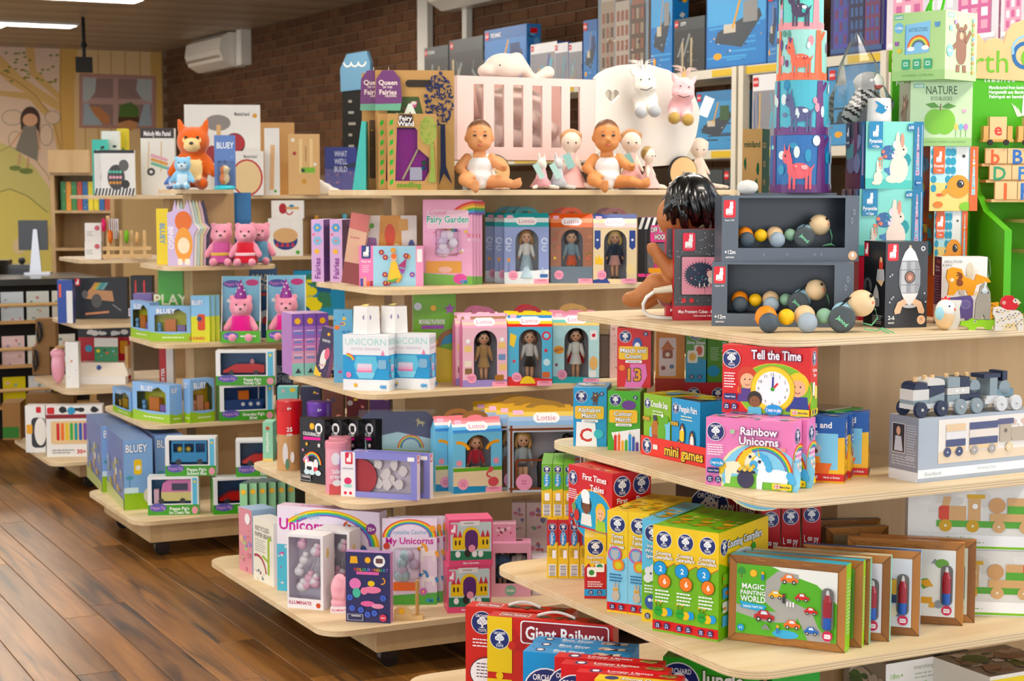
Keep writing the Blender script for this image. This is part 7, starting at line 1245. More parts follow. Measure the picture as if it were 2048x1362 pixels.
def tube_(label,px,py,z,r,top,cols,art=None,D=None):
 M=frame(px,py,z,-20,D);D_=depth(M.translation);hh=h_for(M.translation,top);o=thing('craft_tube',label,'tube',M=M)
 MB().lathe([(r,0),(r*1.02,.001),(r*1.02,hh*.02),(r,hh*.022),(r,hh*.52),(r,hh*.86),(r*1.02,hh*.862),(r*1.02,hh-.004),(r*.97,hh)],[cols[0],cols[0],cols[0],cols[0],cols[1],cols[1],cols[2],cols[2]],26).build('tube','card',o)
 if art:f=Face((0,-r*1.03,0),(1,0,0),(0,0,1),(0,-1,0),r,hh);art(f);f.done('front_print',o)
 return o
tube_('red and brown card craft tube with 6+ and 25 cm print',580,938,Z4,.048,800,('c89a6a','d8262e','c8202a'),lambda f:(f.text('6+',0,f.h*.9,f.h*.04,WH),f.text('25',0,f.h*.6,f.h*.06,WH),f.text('cm',0,f.h*.53,f.h*.05,WH),f.circ(-f.w*.35,f.h*.25,f.w*.22,'f4eeee',ry=f.h*.16),f.circ(f.w*.2,f.h*.2,f.w*.16,'f4eeee',ry=f.h*.08),f.circ(-f.w*.2,f.h*.1,f.w*.16,'5a8a6a',ry=f.h*.08)))
tube_('purple card craft tube behind the black colouring sets',640,None,Z4,.046,803,('4a2a7a','5a3292','6a3aa8'),lambda f:f.text('6+',0,f.h*.9,f.h*.04,WH),D=6.5)
carton('craft_box','slim mint craft box left of the red tube','craft box',(526,923),546,Z4,'9ad8b8',{'F':lambda f:(f.text('Animal Friends',f.w*.5,f.h*.5,f.w*.3,WH,f.h*.5,rot=-math.pi/2),f.poly([(0,0),(f.w,0),(f.w,f.h*.08),(0,f.h*.08)],'f2d88a'),f.circ(f.w*.5,f.h*.85,f.w*.2,'b85a3a'))},yaw=-28,top=845,d=.1)
def A_cb(f):w,h=f.w,f.h;sunlion(f,w*.5,h*.88,w*.2);f.circ(w*.78,h*.86,w*.15,WH);f.rrect(w*.7,h*.8,w*.86,h*.9,'2a2a2a');f.text('COLOURING SET',w*.5,h*.76,h*.05,WH,w*.72);f.poly([(w*.15,h*.66),(w*.85,h*.68),(w*.85,h*.72),(w*.15,h*.71)],'e8309a');rainbow(f,w*.52,h*.3,w*.36,w*.12);unicorn(f,w*.42,h*.3,h*.22,WH,'f08ab8');f.circ(w*.66,h*.3,w*.09,'f4f4f4',ry=h*.08);f.circ(w*.66,h*.22,w*.08,'e84a5a',ry=h*.04);[f.circ(w*a,h*.17,w*.12,'d8f0f4',ry=h*.04)for a in(.3,.5,.75)];star(f,w*.3,h*.6,w*.06,'f2c02a',8,.6);star(f,w*.8,h*.6,w*.08,'f4f4f4');star(f,w*.15,h*.5,w*.06,'e8a0b8');f.rrect(w*.05,h*.03,w*.45,h*.12,'d8d8d8',.05);f.rrect(w*.06,h*.035,w*.44,h*.115,'141216',.05);f.text('WARNING',w*.26,h*.09,h*.025,WH)
b=carton('colouring_set','black rainbow unicorn colouring set, front of four','colouring set',(601,962.5),650,Z4,'161418',{'F':A_cb},y1=970,top=834,d=.035)
rowof(b,3,(.048,.038,0),['black colouring set, second of four','black colouring set, third of four','black colouring set, back of four beside the sticker bag'],'black colouring sets')
def A_ch(f):f.circ(-f.w*.1,f.h*.68,f.w*.4,'f4f0f4',ry=f.h*.12);f.circ(f.w*.4,f.h*.6,f.w*.2,'b08ad0',ry=f.h*.16);f.text('Silky',f.w*.05,f.h*.44,f.h*.08,WH,f.w*1.3);f.text('crayon',f.w*.05,f.h*.35,f.h*.08,WH,f.w*1.3);f.poly([(-f.w*.7,0),(f.w*.7,0),(f.w*.7,f.h*.2),(-f.w*.7,f.h*.2)],'d85a5a');f.circ(0,f.h*.22,f.w*.4,'f4f4f4',ry=f.h*.06)
tube_('pink crayon tube with unicorn, in front',674,985,Z4,.04,881,('e8a0b0','eca8b8','e898a8'),A_ch);tube_('pink crayon tube standing behind the front one',681,None,Z4,.04,873,('e8a0b0','eca8b8','e898a8'),A_ch,D=6.17)
def A_lil(f):w,h=f.w,f.h;f.poly([(0,0),(w*.19,0),(w*.19,h),(0,h)],'f4f0f4');bunny(f,w*.11,h*.86,h*.24,'d8304a');f.text('UNICORNS',w*.095,h*.63,h*.035,'9a8ab0',w*.14);f.circ(w*.095,h*.35,w*.05,'d83a6a',ry=h*.08);f.circ(w*.095,h*.24,w*.06,'a8e0d8',ry=h*.04);f.circ(w*.06,h*.08,w*.02,'d8304a');f.circ(w*.13,h*.08,w*.02,'d8304a');f.rrect(w*.88,h*.86,w*.97,h*.95,WH,.1)
def fill_lil(o,w,d,hb,bb):
 MB().lathe([(hb*.4,0),(hb*.4,.006),(.001,.007)],['2a2422','c2545c'],22,Matrix.Translation((w*.24,d*.6,hb*.45))@Matrix.Rotation(math.pi/2,4,'X')).build('ink_pad','matte',o);R=random.Random(5)
 for i in range(9):MB().prism([(.017*R.uniform(.7,1.2)*math.cos(a),.019*R.uniform(.7,1.2)*math.sin(a))for a in[j*.63 for j in range(10)]],0,.006,'f2e8e8').build('unicorn_stamp','card',o,M=Matrix.Translation((w*R.uniform(.45,.84),d*(.3+.05*i),hb*R.uniform(.22,.8))))
b=winbox('craft_box','lilac framed unicorn stamp set, front of two','craft box',(682,992),834,Z4,'8a8ad0',[(.2,.13),(.92,.13),(.92,.86),(.2,.86)],'d8ccd8',{'F':A_lil,'R':lambda f:(f.poly([(0,0),(f.w,0),(f.w,f.h),(0,f.h)],'f4e8ee'),bunny(f,f.w*.5,f.h*.9,f.h*.16,'d8304a'))},y1=1001.5,top=903,d=.03,fill=fill_lil)
clone(b.o,(.03,.045,0),'lilac framed unicorn stamp set, the one behind')
sb=thing('sticker_bag','clear bag with unicorn meadow sticker case and navy top handle','sticker set',M=frame(722,0,Z4,-24,6.2)@Matrix.Rotation(-.1,4,'X'));k=mmpp(6.2);w_=148*k;h_=(374+1.075*F_PX/6.2-826)*k
P=rr(0,0,w_,h_,.04,5);cb=MB();hole_panel(cb,w_,h_,rr(w_*.4,h_*.78,w_*.65,h_*.84,.008,3),0,'2c3068',P[::1]);cb.prism(P,.004,.012,'2c3068');cb.build('case','card',sb)
f=face_of('F',w_,.01,h_);f.poly([(w_*.02,h_*.2),(w_*.98,h_*.2),(w_*.98,h_*.62),(w_*.5,h_*.72),(w_*.02,h_*.62)],'bfe4ea');f.poly([(w_*.02,h_*.1),(w_*.98,h_*.1),(w_*.98,h_*.45),(w_*.02,h_*.5)],'b8cc6a');rainbow(f,w_*.68,h_*.5,w_*.18,w_*.06);f.busy(w_*.05,h_*.12,w_*.95,h_*.5,('e8b06a','8aae4a','f4e8d0','d88a8a'),24,3,.05,.12);unicorn(f,w_*.82,h_*.85,h_*.1,'e8dca0','c8b880');f.done('front_print',sb)
MB().box(-.006,-.008,0,w_+.006,.02,h_+.008,'ffffff').build('clear_bag','clear',sb)
R=random.Random(6)
for i in range(6):
 carton('craft_box',('mint','navy','brown','maroon','violet','tan')[i]+' little craft box in the dim back row under the terrarium kits','craft box',(556+i*46,None),556+i*46+40,Z4,('7ac8c0','2a3050','7a4a3a','6a2a34','6a4a8a','a8844a')[i],{'F':lambda f:f.busy(0,0,f.w,f.h,('c8c0c0','4a4a6a','e8a0a0','e8c83a'),10,i)},D=6.95,h=.27,d=.06,yaw=-28)
carton('craft_box','tall pink and blue craft box at the left end of the lowest shelf','craft box',(479,1139),505,Z5,{'*':'a8c8e8','F':'d8909a'},{'F':lambda f:(f.busy(0,0,f.w,f.h*.7,('e8b890','b8c88a','c8788a','9a8ac0'),22,3,.1,.3),f.circ(f.w*.7,f.h*.85,f.w*.2,'f4f0f0'))},y1=1149,top=1013,d=.1)
carton('craft_box','white paper bead craft box with green giraffe','craft box',(507.5,1157),548.5,Z5,'f0f0ec',{'F':lambda f:(f.poly([(0,0),(f.w,0),(f.w,f.h),(0,f.h)],'ece8d8'),f.text('RECYCLED',f.w*.45,f.h*.84,f.h*.07,'4a4a4a',f.w*.7),f.text('PAPER BEADS',f.w*.5,f.h*.74,f.h*.07,'4a4a4a',f.w*.8),f.lines(f.w*.1,f.h*.65,f.w*.6,6,f.h*.035,f.h*.012,'9a9a8a'),f.line(f.w*.75,f.h*.15,f.w*.75,f.h*.7,f.w*.09,'9ab83a'),f.circ(f.w*.8,f.h*.72,f.w*.08,'9ab83a',ry=f.h*.03),f.line(f.w*.45,f.h*.42,f.w*.75,f.h*.35,f.w*.06,'9ab83a'),f.arc(f.w*.2,f.h*.1,f.w*.4,f.w*.46,10,110,'a83a4a'),f.busy(f.w*.05,0,f.w*.7,f.h*.2,('a83a4a','9a8a5a','5a7aa0'),12,2))},y1=1174,top=1032,d=.07)
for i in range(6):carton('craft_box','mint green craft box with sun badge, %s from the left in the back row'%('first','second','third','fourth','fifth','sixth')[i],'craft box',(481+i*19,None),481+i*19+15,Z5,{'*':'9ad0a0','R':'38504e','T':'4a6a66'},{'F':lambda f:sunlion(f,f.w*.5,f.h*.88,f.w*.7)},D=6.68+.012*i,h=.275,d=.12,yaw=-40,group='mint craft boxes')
def A_uni(f):w,h=f.w,f.h;rainbow(f,w*.5,h*.6,w*.5,w*.1,0,180,('f0a83a','f2e03a','6ac04a','3aa0d8','8a5ab0'));f.poly([(0,h*.4),(w*.6,h*.4),(w*.6,h*.85),(0,h*.8)],'f4ecf6');f.text('My Magical',w*.3,h*.9,h*.05,'8ad0d8',w*.4,bold=False);f.text('Unicorns',w*.28,h*.79,h*.13,'c8209a',w*.52);f.circ(w*.92,h*.8,w*.05,'8a3a8a');f.text('25+',w*.92,h*.8,h*.04,WH);f.poly([(w*.6,0),(w,0),(w,h*.5),(w*.7,h*.45)],'e0609a');unicorn(f,w*.64,h*.78,h*.16,'f4f0ee','c8502a',-1);unicorn(f,w*.9,h*.5,h*.2,'6a8ac0','4a6ab0');unicorn(f,w*.8,h*.4,h*.22,'f4f0ee','3aa07a');f.poly([(0,0),(w*.1,0),(w*.1,h*.55),(0,h*.55)],'5ab8d0');f.busy(0,0,w*.12,h*.55,('f2c83a','e8e0e0','c8509a'),10,3)
carton('craft_box','large rainbow unicorn craft box behind the pink light garland boxes','craft box',(556,1180),760,Z5,{'*':'f0e4f4','T':'e8d0e8'},{'F':A_uni,'T':lambda f:f.text('Unicorns',f.w*.4,f.h*.5,f.h*.5,'c86aa8',f.w*.4)},yaw=-48,top=1010,d=.06)
def fill_ill(o,w,d,hb,bb):
 R=random.Random(4)
 for i in range(11):
  x,z=w*R.uniform(.2,.8),hb*R.uniform(.2,.9);c=('f8f4f6','f4c4d8')[i%2];m=MB().ball((x,d*.3,z),(.019,.015,.018),c,10,7);m.ball((x+.008,d*.25,z+.02),(.012,.011,.011),c,8,6);m.build('light_figure','plastic',o,smooth=True)
 MB().tube([(w*R.uniform(.15,.85),d*.5,hb*R.uniform(.2,.9))for i in range(14)],.0012,'e8e8ea',5).build('light_wire','plastic',o)
b=winbox('light_box','white window box with pink and white unicorn string lights, front','light box',(575,1214.5),647,Z5,{'*':'f2eff2'},[(.05,.14),(.93,.14),(.93,.96),(.05,.96)],'f4ecf6',{'F':lambda f:(f.text('ILLUMINATE',f.w*.36,f.h*.08,f.h*.045,'b82a5a',f.w*.62),f.circ(f.w*.86,f.h*.06,f.h*.035,'c8502a')),'R':lambda f:(f.circ(f.w*.4,f.h*.75,f.w*.12,'e8d08a',ry=f.h*.07),f.lines(f.w*.2,f.h*.3,f.w*.6,5,f.h*.03,f.h*.008,'c8c4c8'))},y1=1221.5,top=1067,d=.085,fill=fill_ill)
clone(b.o,(.05,.1,0),'white window box of unicorn string lights standing behind the front one')
nl=thing('night_light','pink shell shaped night light on a printed white base','lamp',M=frame(680,1222,Z5,-30));MB().box(-.028,-.03,0,.05,.03,.02,'f6f2f4').build('base','card',nl);f=Face((-.028,-.03,0),(1,0,0),(0,0,1),(0,-1,0),.078,.02);f.text('ILLUMINATE',.03,.01,.008,'d85a8a',.05);f.done('base_print',nl);blob('shell',[('s',(0,0,.075),(.032,.02,.055)),('k',(-.012,0,.03),(.01,0,.03),.02,.02)]+[('k',(-.02+.012*i,-.016,.05),(-.012+.012*i,-.01,.115),.006,.004)for i in range(4)],.004,'f2aebc',nl,'plastic',3)
def A_cn(f):w,h=f.w,f.h;sunlion(f,w*.5,h*.89,w*.14);f.circ(w*.76,h*.88,w*.13,WH);f.rrect(w*.68,h*.85,w*.84,h*.92,'6a4a4a');f.poly([(w*.1,h*.84),(w*.28,h*.84),(w*.26,h*.94),(w*.12,h*.94)],'f0b83a');[f.text(ch,w*(.22+.065*i),h*.755,h*.04,('e84a5a','f2a03a','f2d83a','5ac06a','4ab0e0','b07ad8')[i%6])for i,ch in enumerate('COLOURINGSET')];f.poly([(w*.25,h*.685),(w*.75,h*.685),(w*.75,h*.725),(w*.25,h*.725)],'e870b0');f.circ(w*.22,h*.55,w*.13,'e884c0',ry=h*.08);f.circ(w*.25,h*.42,w*.09,'5ac0a8',ry=h*.07);f.circ(w*.6,h*.47,w*.2,'f08ab0',ry=h*.05);f.circ(w*.42,h*.45,w*.08,'f08ab0');f.circ(w*.58,h*.56,w*.08,'f2d04a',ry=h*.04);f.arc(w*.82,h*.6,w*.05,w*.08,250,440,'e8a04a');f.circ(w*.5,h*.27,w*.16,'e870a8',ry=h*.04);f.circ(w*.72,h*.24,w*.14,'f0a0c0',ry=h*.035);[flower(f,w*a,h*b_,w*.07,'4a6ad0','2a3a8a')for a,b_ in((.1,.35),(.15,.2),(.65,.14),(.85,.36),(.35,.18),(.5,.12))];f.rrect(w*.05,h*.03,w*.4,h*.12,'e8e8f0',.05);f.rrect(w*.06,h*.035,w*.39,h*.115,'2a2a56',.05);f.text('WARNING',w*.24,h*.095,h*.02,WH);f.circ(w*.85,h*.08,w*.08,'d8405a');f.text('PLAY',w*.85,h*.08,h*.02,WH)
carton('colouring_set','navy mermaid and unicorn colouring set at the front edge','colouring set',(692,1242.5),781,Z5,{'*':'c88ab8','F':'2e2e62','T':'b88ac0'},{'F':A_cn},y1=1247,top=1103,d=.035)
wh=thing('display_holder','small wooden stand with sun logo and upright dowel','display holder',M=frame(788,1240,Z5,-30));MB().box(0,0,0,.095,.05,.012,'e2bd86').build('base','toywood',wh);MB().prism([(0,.012),(.06,.012),(.055,.03),(.04,.045),(.02,.048),(0,.035)],0,.008,'e6c48e').build('front_plate','toywood',wh);f=Face((0,0,.012),(1,0,0),(0,0,1),(0,-1,0),.06,.04);sunlion(f,.026,.018,.022);f.done('logo',wh);MB().tube([(.075,.025,.012),(.075,.025,.13)],.006,'d0a468',10).build('dowel','toywood',wh)
bub_c=('a8c8d0','b8d0d8','c8b8d0')
def A_mu(f):w,h=f.w,f.h;rainbow(f,w*.5,h*.78,w*.5,w*.14,0,180);f.text('Crystalite Catcher',w*.48,h*.84,h*.05,'5aa8c8',w*.7,bold=False);f.text('My Unicorns',w*.5,h*.74,h*.075,'c8309a',w*.88);unicorn(f,w*.86,h*.6,h*.2,'f4f0ee','f2a83a');unicorn(f,w*.87,h*.3,h*.18,'f4f4f8','3a8ac8');f.rrect(w*.2,h*.16,w*.68,h*.26,'e8743a',.1);f.poly([(0,0),(w,0),(w,h*.14),(0,h*.1)],'5aae4a');f.text('4M',w*.86,h*.05,h*.05,'2a9ad8');flower(f,w*.75,h*.15,w*.07,'c86ab8');f.circ(w*.08,h*.68,w*.06,'c84a3a');f.circ(w*.92,h*.88,w*.06,'f2a83a')
blister('craft_set','rainbow topped unicorn suncatcher card, front of three',(765,1209),874,Z5,'ece0f2',A_mu,(.2,.28,.7,.66),2,(.02,.03,0),['rainbow topped unicorn suncatcher card, middle','rainbow topped unicorn suncatcher card, back one'],'suncatcher cards',yaw=-27,top=1038)
def A_cas(f):w,h=f.w,f.h;f.rrect(w*.03,h*.13,w*.97,h*.94,'c8d8d8',.04);f.poly([(w*.03,h*.13),(w*.97,h*.13),(w*.97,h*.3),(w*.03,h*.34)],'2f7a5a');f.rrect(w*.08,h*.36,w*.92,h*.64,'f0c82a',.05);f.rrect(w*.3,h*.34,w*.7,h*.84,'f0c82a',.5);f.rrect(w*.36,h*.3,w*.66,h*.78,'5a2a6a',.5);[f.rrect(w*a,h*.45,w*(a+.04),h*.56,'3a2a1a',.5)for a in(.13,.22,.76,.85)];f.rrect(w*.32,h*.3,w*.7,h*.84,'00000',.01)if 0 else None;[f.poly([(w*(a-.05),h*.62),(w*(a+.05),h*.62),(w*a,h*.78)],'c8384a')for a in(.14,.25,.77,.88)];[f.circ(w*a,h*.26,w*.06,'f4f0f0',ry=h*.07)for a in(.2,.58,.72)];f.circ(w*.42,h*.28,w*.07,'2a2424',ry=h*.09);f.circ(w*.52,h*.38,w*.08,'e89ab0',ry=h*.08);f.rrect(w*.25,h*.86,w*.7,h*.97,'e8e4e0',.1);f.text('WARNING',w*.45,h*.92,h*.03,'444444');bunny(f,w*.1,h*.8,h*.2,'e8608a');f.text('Mon Carrosse',w*.5,h*.07,h*.04,WH,w*.5)
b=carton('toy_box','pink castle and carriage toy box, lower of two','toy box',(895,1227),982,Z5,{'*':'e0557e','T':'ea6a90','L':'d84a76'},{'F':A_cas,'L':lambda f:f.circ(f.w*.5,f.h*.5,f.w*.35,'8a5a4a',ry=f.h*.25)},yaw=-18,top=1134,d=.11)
clone(b.o,(.006,-.002,b.h+.001),'pink castle and carriage toy box, upper of two')
M_=None
b=winbox('doll_box','pink window box with two cloth dolls under the tins',DB,(983,None),1062,Z5,{'*':'e8a0c0','F':'ecb4cc'},[(.1,.25),(.9,.25),(.9,.82),(.1,.82)],'5a5a60',{'F':lambda f:(f.circ(f.w*.48,f.h*.12,f.w*.14,'8ac0a8'),f.text('Dolls',f.w*.48,f.h*.12,f.h*.05,WH),f.poly([(0,0),(f.w,0),(f.w,f.h*.2),(0,f.h*.2)],'f2ecec')if 0 else None)},D=5.95,h=.19,d=.09,yaw=-27,fill=lambda o,w,d,hb,bb:[mini_doll(o,w*a,d*.5,.01,hb*.95,hair=h1,top=c,skirt=c2)for a,h1,c,c2 in((.28,'c8a070','5a80a8','5a80a8'),(.7,'4a3428','e8e8e0','3f7a4a'))])
carton('toy_box','white flowered box right of the cloth dolls','toy box',(1064,None),1135,Z5,'f2eaee',{'F':lambda f:flower(f,f.w*.3,f.h*.5,f.h*.12,'e8a0c0')},D=5.98,h=.13,d=.1,yaw=-27)
for i,(x,lv,nm)in enumerate(((1024,0,'lower left'),(1053,0,'lower right'),(1024,1,'upper left'),(1053,1,'upper right'))):
 carton('tin_box','white and pink printed tin, %s of four in the dim stack'%nm,'tin',(x,None),x+27+16*(x>1030),Z5+lv*.13+(.0005 if lv else 0),{'*':'ecdce4','T':'f2e6ec'},{'F':lambda f:f.busy(f.w*.1,f.h*.1,f.w*.9,f.h*.9,('d88ab0','8ab890','c86a6a','f2d8e4','8a8ab8'),14,3,.15,.35)},D=6.35,h=.13,d=.08,yaw=-27)
carton('tin_box','flat pink tin with a little bow, beside the castle boxes','tin',(985,None),1032,Z5+.19+.0005,{'*':'e8a8c0','T':'f0bccf'},{'F':lambda f:f.busy(f.w*.1,f.h*.1,f.w*.9,f.h*.9,('d05a7a','f4e0e8','8a4a5a'),8,3,.2,.4)},D=5.99,h=.06,d=.07,yaw=-27)
# MIDDLE STAND, TOP SHELF (z = Z1)
def kleft(A_,px):return depth(atA(px,A_,Z1))/F_PX
def A_tree(f):
 w,h=f.w,f.h;f.poly([(w*.15,h*.05),(w*.62,h*.05),(w*.62,h*.6),(w*.55,h*.78),(w*.15,h*.78)],'4a5a3a');f.busy(w*.16,h*.06,w*.6,h*.76,('6a7a4a','8a9a6a','c85a8a','3a4a2a','d8d0c8','8a3a5a'),30,3,.1,.3);f.text('A',w*.44,h*.62,h*.2,'e4ece4');f.rrect(w*.38,h*.86,w*.72,h*.92,'3a342c',.5)
 R=random.Random(3)
 for i in range(140):a=R.uniform(0,6.3);q=R.uniform(0,1)**.5;x,y=w*(.8+.2*q*math.cos(a)*.95),h*(.76+.22*q*math.sin(a));an=R.uniform(0,3.1);l=w*.035;f.poly([(x-l*math.cos(an),y-l*math.sin(an)),(x+l*.35*math.sin(an),y-l*.35*math.cos(an)),(x+l*math.cos(an),y+l*math.sin(an)),(x-l*.35*math.sin(an),y+l*.35*math.cos(an))],'2a3460')
 f.poly([(w*.82,h*.55),(w*.88,h*.55),(w*.89,h*.2),(w*.97,h*.05),(w*.86,h*.14),(w*.8,h*.04),(w*.82,h*.2)],'2a3050')
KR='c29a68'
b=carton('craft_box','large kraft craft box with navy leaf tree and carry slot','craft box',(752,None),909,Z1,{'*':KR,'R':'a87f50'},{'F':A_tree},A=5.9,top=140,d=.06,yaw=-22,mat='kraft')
carton('craft_box','narrow kraft craft box peeking out at the left of the leaf tree box','craft box',(725,None),754,Z1,KR,{'F':lambda f:(f.rrect(f.w*.5,f.h*.1,f.w*.95,f.h*.6,'5a4a3a',.2),f.busy(f.w*.5,f.h*.1,f.w*.95,f.h*.6,('6a7a4a','8a3a5a','c8a03a'),10,3))},A=5.98,top=146,d=.05,yaw=-22,mat='kraft')
def hang_tag(label,px,A_):
 k=kleft(A_,px);o=thing('hang_tag',label,'tag',M=Matrix.Translation(atA(px,A_,H+(374-222)*k))@Matrix.Rotation(math.radians(-22),4,'Z'));w,h=50*k,79*k
 MB().prism([(0,0),(w,0),(w*1.08,h*.3),(w,h*.8),(w*.75,h),(w*.3,h),(w*.05,h*.78)],0,.002,'6a2a6a').build('card','card',o);f=face_of('F',w,.002,h);f.poly([(0,0),(w,0),(w*1.05,h*.18),(w*.02,h*.16)],'6aa88a');f.text('Queen',w*.52,h*.7,h*.12,'f2e0d8',w*.8);f.text('OF THE',w*.5,h*.58,h*.05,'f2e0d8');f.text('Fairies',w*.52,h*.46,h*.12,'f2e0d8',w*.8);f.text('CROWN',w*.62,h*.36,h*.05,'f2e0d8');f.done('front_print',o);MB().tube([(w*.55,.003,h*.95),(w*.55,.004,h*1.08)],.0012,'e8dcc8',5).build('string','fabric',o)
hang_tag('purple fairy crown tag in front of the leaf tree box',750,5.88);hang_tag('purple fairy crown tag half hidden behind the other one',720,5.95)
def A_seed(f):
 w,h=f.w,f.h;[f.poly([(w*.03,h*(.06+.13*i)),(w*.1,h*(.09+.13*i)),(w*.1,h*(.15+.13*i)),(w*.03,h*(.12+.13*i))],'4aae4a')for i in range(7)];f.circ(w*.82,h*.78,w*.18,'a8ae62',ry=h*.19);f.busy(w*.66,h*.6,w*.99,h*.97,('7aa848','8ab85a','9aa85a'),40,2,.08,.16);f.poly([(w*.86,h*.6),(w*.93,h*.6),(w*.97,h*.1),(w*.82,h*.1),(w*.87,h*.3)],'9aae5c');f.text('seedling',w*.42,h*.07,h*.07,'5a9a3a',w*.5);f.rrect(w*.22,h*.84,w*.5,h*.99,'4a3a3a',.05);f.text('Fairy',w*.36,h*.94,h*.06,WH);f.text('Wand',w*.36,h*.87,h*.06,WH)
def fill_seed(o,w,d,hb,bb):MB().box(w*.16,d*.55,hb*.12,w*.8,d*.6,hb*.8,'a01c9a').build('felt_sheet','fabric',o);MB().tube([(w*.3,d*.4,hb*.14),(w*.72,d*.4,hb*.66)],.004,'e8cfa8',8).build('wand_stick','toywood',o);MB().box(w*.45,d*.3,hb*.13,w*.7,d*.4,hb*.3,'c8c0d8').build('ribbon_pack','plastic',o);MB().ball((w*.74,d*.3,hb*.36),.008,'3aa04a').build('bell','metal',o);MB().ball((w*.73,d*.3,hb*.29),.008,'2a8ac0').build('bell','metal',o)
b=winbox('craft_box','kraft fairy wand kit with purple felt in its window, front','craft box',(777,None),874,Z1,{'*':KR,'R':'8aa85a','T':'a8a060'},[(.14,.12),(.74,.12),(.84,.24),(.84,.42),(.6,.55),(.6,.78),(.55,.82),(.18,.82)],'7a1a78',{'F':A_seed},A=5.78,top=227,d=.045,yaw=-18,fill=fill_seed,mat='kraft')
clone(b.o,(-.03,.05,0),'kraft fairy wand kit standing behind the front one')
o=MB().prism([(0,0),(.05,0),(.05,.25),(.035,.25)],0,.08,'4ab8b0').build('gift_box','card');o.matrix_world=Matrix.Translation(atA(705,5.9,Z1))@Matrix.Rotation(-.5,4,'Z');tag(o,'teal patterned wedge shaped gift box at the left end of the top shelf','gift box')
AP=6.02;P0=atA(915,AP,Z1);k0=kleft(AP,1050)
pr=thing('doll_pram','pink and white wooden dolls pram with slatted side and heart cut-out','doll pram',M=Matrix.Translation(P0))
PX=lambda px:atA(px,AP,Z1).x-P0.x
PZ=lambda px,py:(374-py)*kleft(AP,px)+H-Z1
PK='ecd0ca';zt,zb2=PZ(915,153),PZ(915,319)
MB().box(0,0,zt-.03,PX(1189),.014,zt,PK).build('top_rail','paint',pr);MB().box(0,0,zb2,PX(1189),.014,zb2+.05,PK).build('bottom_rail','paint',pr)
xs=[915]+sum([[c-10.5,c+9.5]for c in(958,999,1037,1075,1113,1150)],[])+[1189]
for i in range(0,len(xs),2):MB().box(PX(xs[i]),0,zb2+.05,PX(xs[i+1]),.014,zt-.03,PK).build('slat','paint',pr)
MB().box(0,.28,zb2,PX(1189),.294,zt,'d8b0a8').build('back_side','paint',pr);MB().box(0,.014,zb2,PX(1189),.28,zb2+.012,'e8c8c0').build('floor','paint',pr);MB().box(0,.014,zb2+.012,.014,.28,zt,PK).build('head_end','paint',pr)
OUT=[(1189,322),(1189,158),(1198,149),(1214,140),(1239,133),(1262,131),(1300,133),(1335,143),(1365,163),(1386,190),(1396,217),(1397,236),(1391,272),(1378,302),(1364,318),(1340,330),(1300,333)]
op=[(PX(a),PZ(a,c))for a,c in OUT][::-1];i0=op[-1:]+op[:-1]
hc=(PX(1223),PZ(1223,193));hr=.03;HP=[(hc[0]+hr*1.1*(16*math.sin(t)**3)/16,hc[1]+hr*(13*math.cos(t)-5*math.cos(2*t)-2*math.cos(3*t)-math.cos(4*t))/15)for t in[2*math.pi*i/24 for i in range(24)]]
m=MB();hole_panel(m,0,0,HP,-.002,'e4dfd8',op);hole_panel(m,0,0,HP,.016,'e4dfd8',op);n=len(op);m.add([(a,-.002,c)for a,c in op]+[(a,.016,c)for a,c in op],[(i,(i+1)%n,(i+1)%n+n,i+n)for i in range(n)],'e4dfd8');n=len(HP);m.add([(a,-.002,c)for a,c in HP]+[(a,.016,c)for a,c in HP],[(i,(i+1)%n,(i+1)%n+n,i+n)for i in range(n)],'e8e4dc');m.build('end_panel','paint',pr)
for px in(1361,985):
 w_=MB().lathe([(.066,-.008),(.068,-.006),(.068,.006),(.066,.008)],['1c1a1a','1c1a1a','1c1a1a'],30,Matrix.Rotation(math.pi/2,4,'X'));w_.lathe([(.064,.0085),(.064,.009),(.001,.0095)],'ecc795',30,Matrix.Rotation(math.pi/2,4,'X'));w_.ball((0,-.011,0),.007,'b8b4b0',8,6);q=w_.build('wheel','toywood',pr);q.location=(PX(px),-.014,.069)
bu=thing('plush_bunny','cream plush bunny lounging in the pink pram','plush toy',M=Matrix.Translation(P0));q=lambda px,py,y=.1:(PX(px),y,PZ(px,py))
blob('body',[('s',q(1022,135,.06),(.085,.06,.055)),('s',q(990,143,.06),(.045,.04,.03)),('k',q(1045,120,.05),q(1075,160,.05),.03,.022),('k',q(1085,158,.05),q(1108,146,.05),.02,.028),('s',q(1060,215,.14),(.15,.08,.09)),('k',q(1010,200,.09),q(1120,260,.06),.03,.03),('k',q(1000,270,.1),q(1140,290,.1),.04,.04),('k',q(990,180,.1),q(1000,285,.08),.035,.03)],.009,lambda c:'f0dccf' if c.z>PZ(1050,185)else 'e6d0c8',bu);MB().ball(q(1000,133,.0),.004,'2a2422',6,4).build('eye','plastic',bu);MB().ball(q(977,145,.045),(.006,.01,.006),'4a3a3a',6,4).build('nose','plastic',bu)
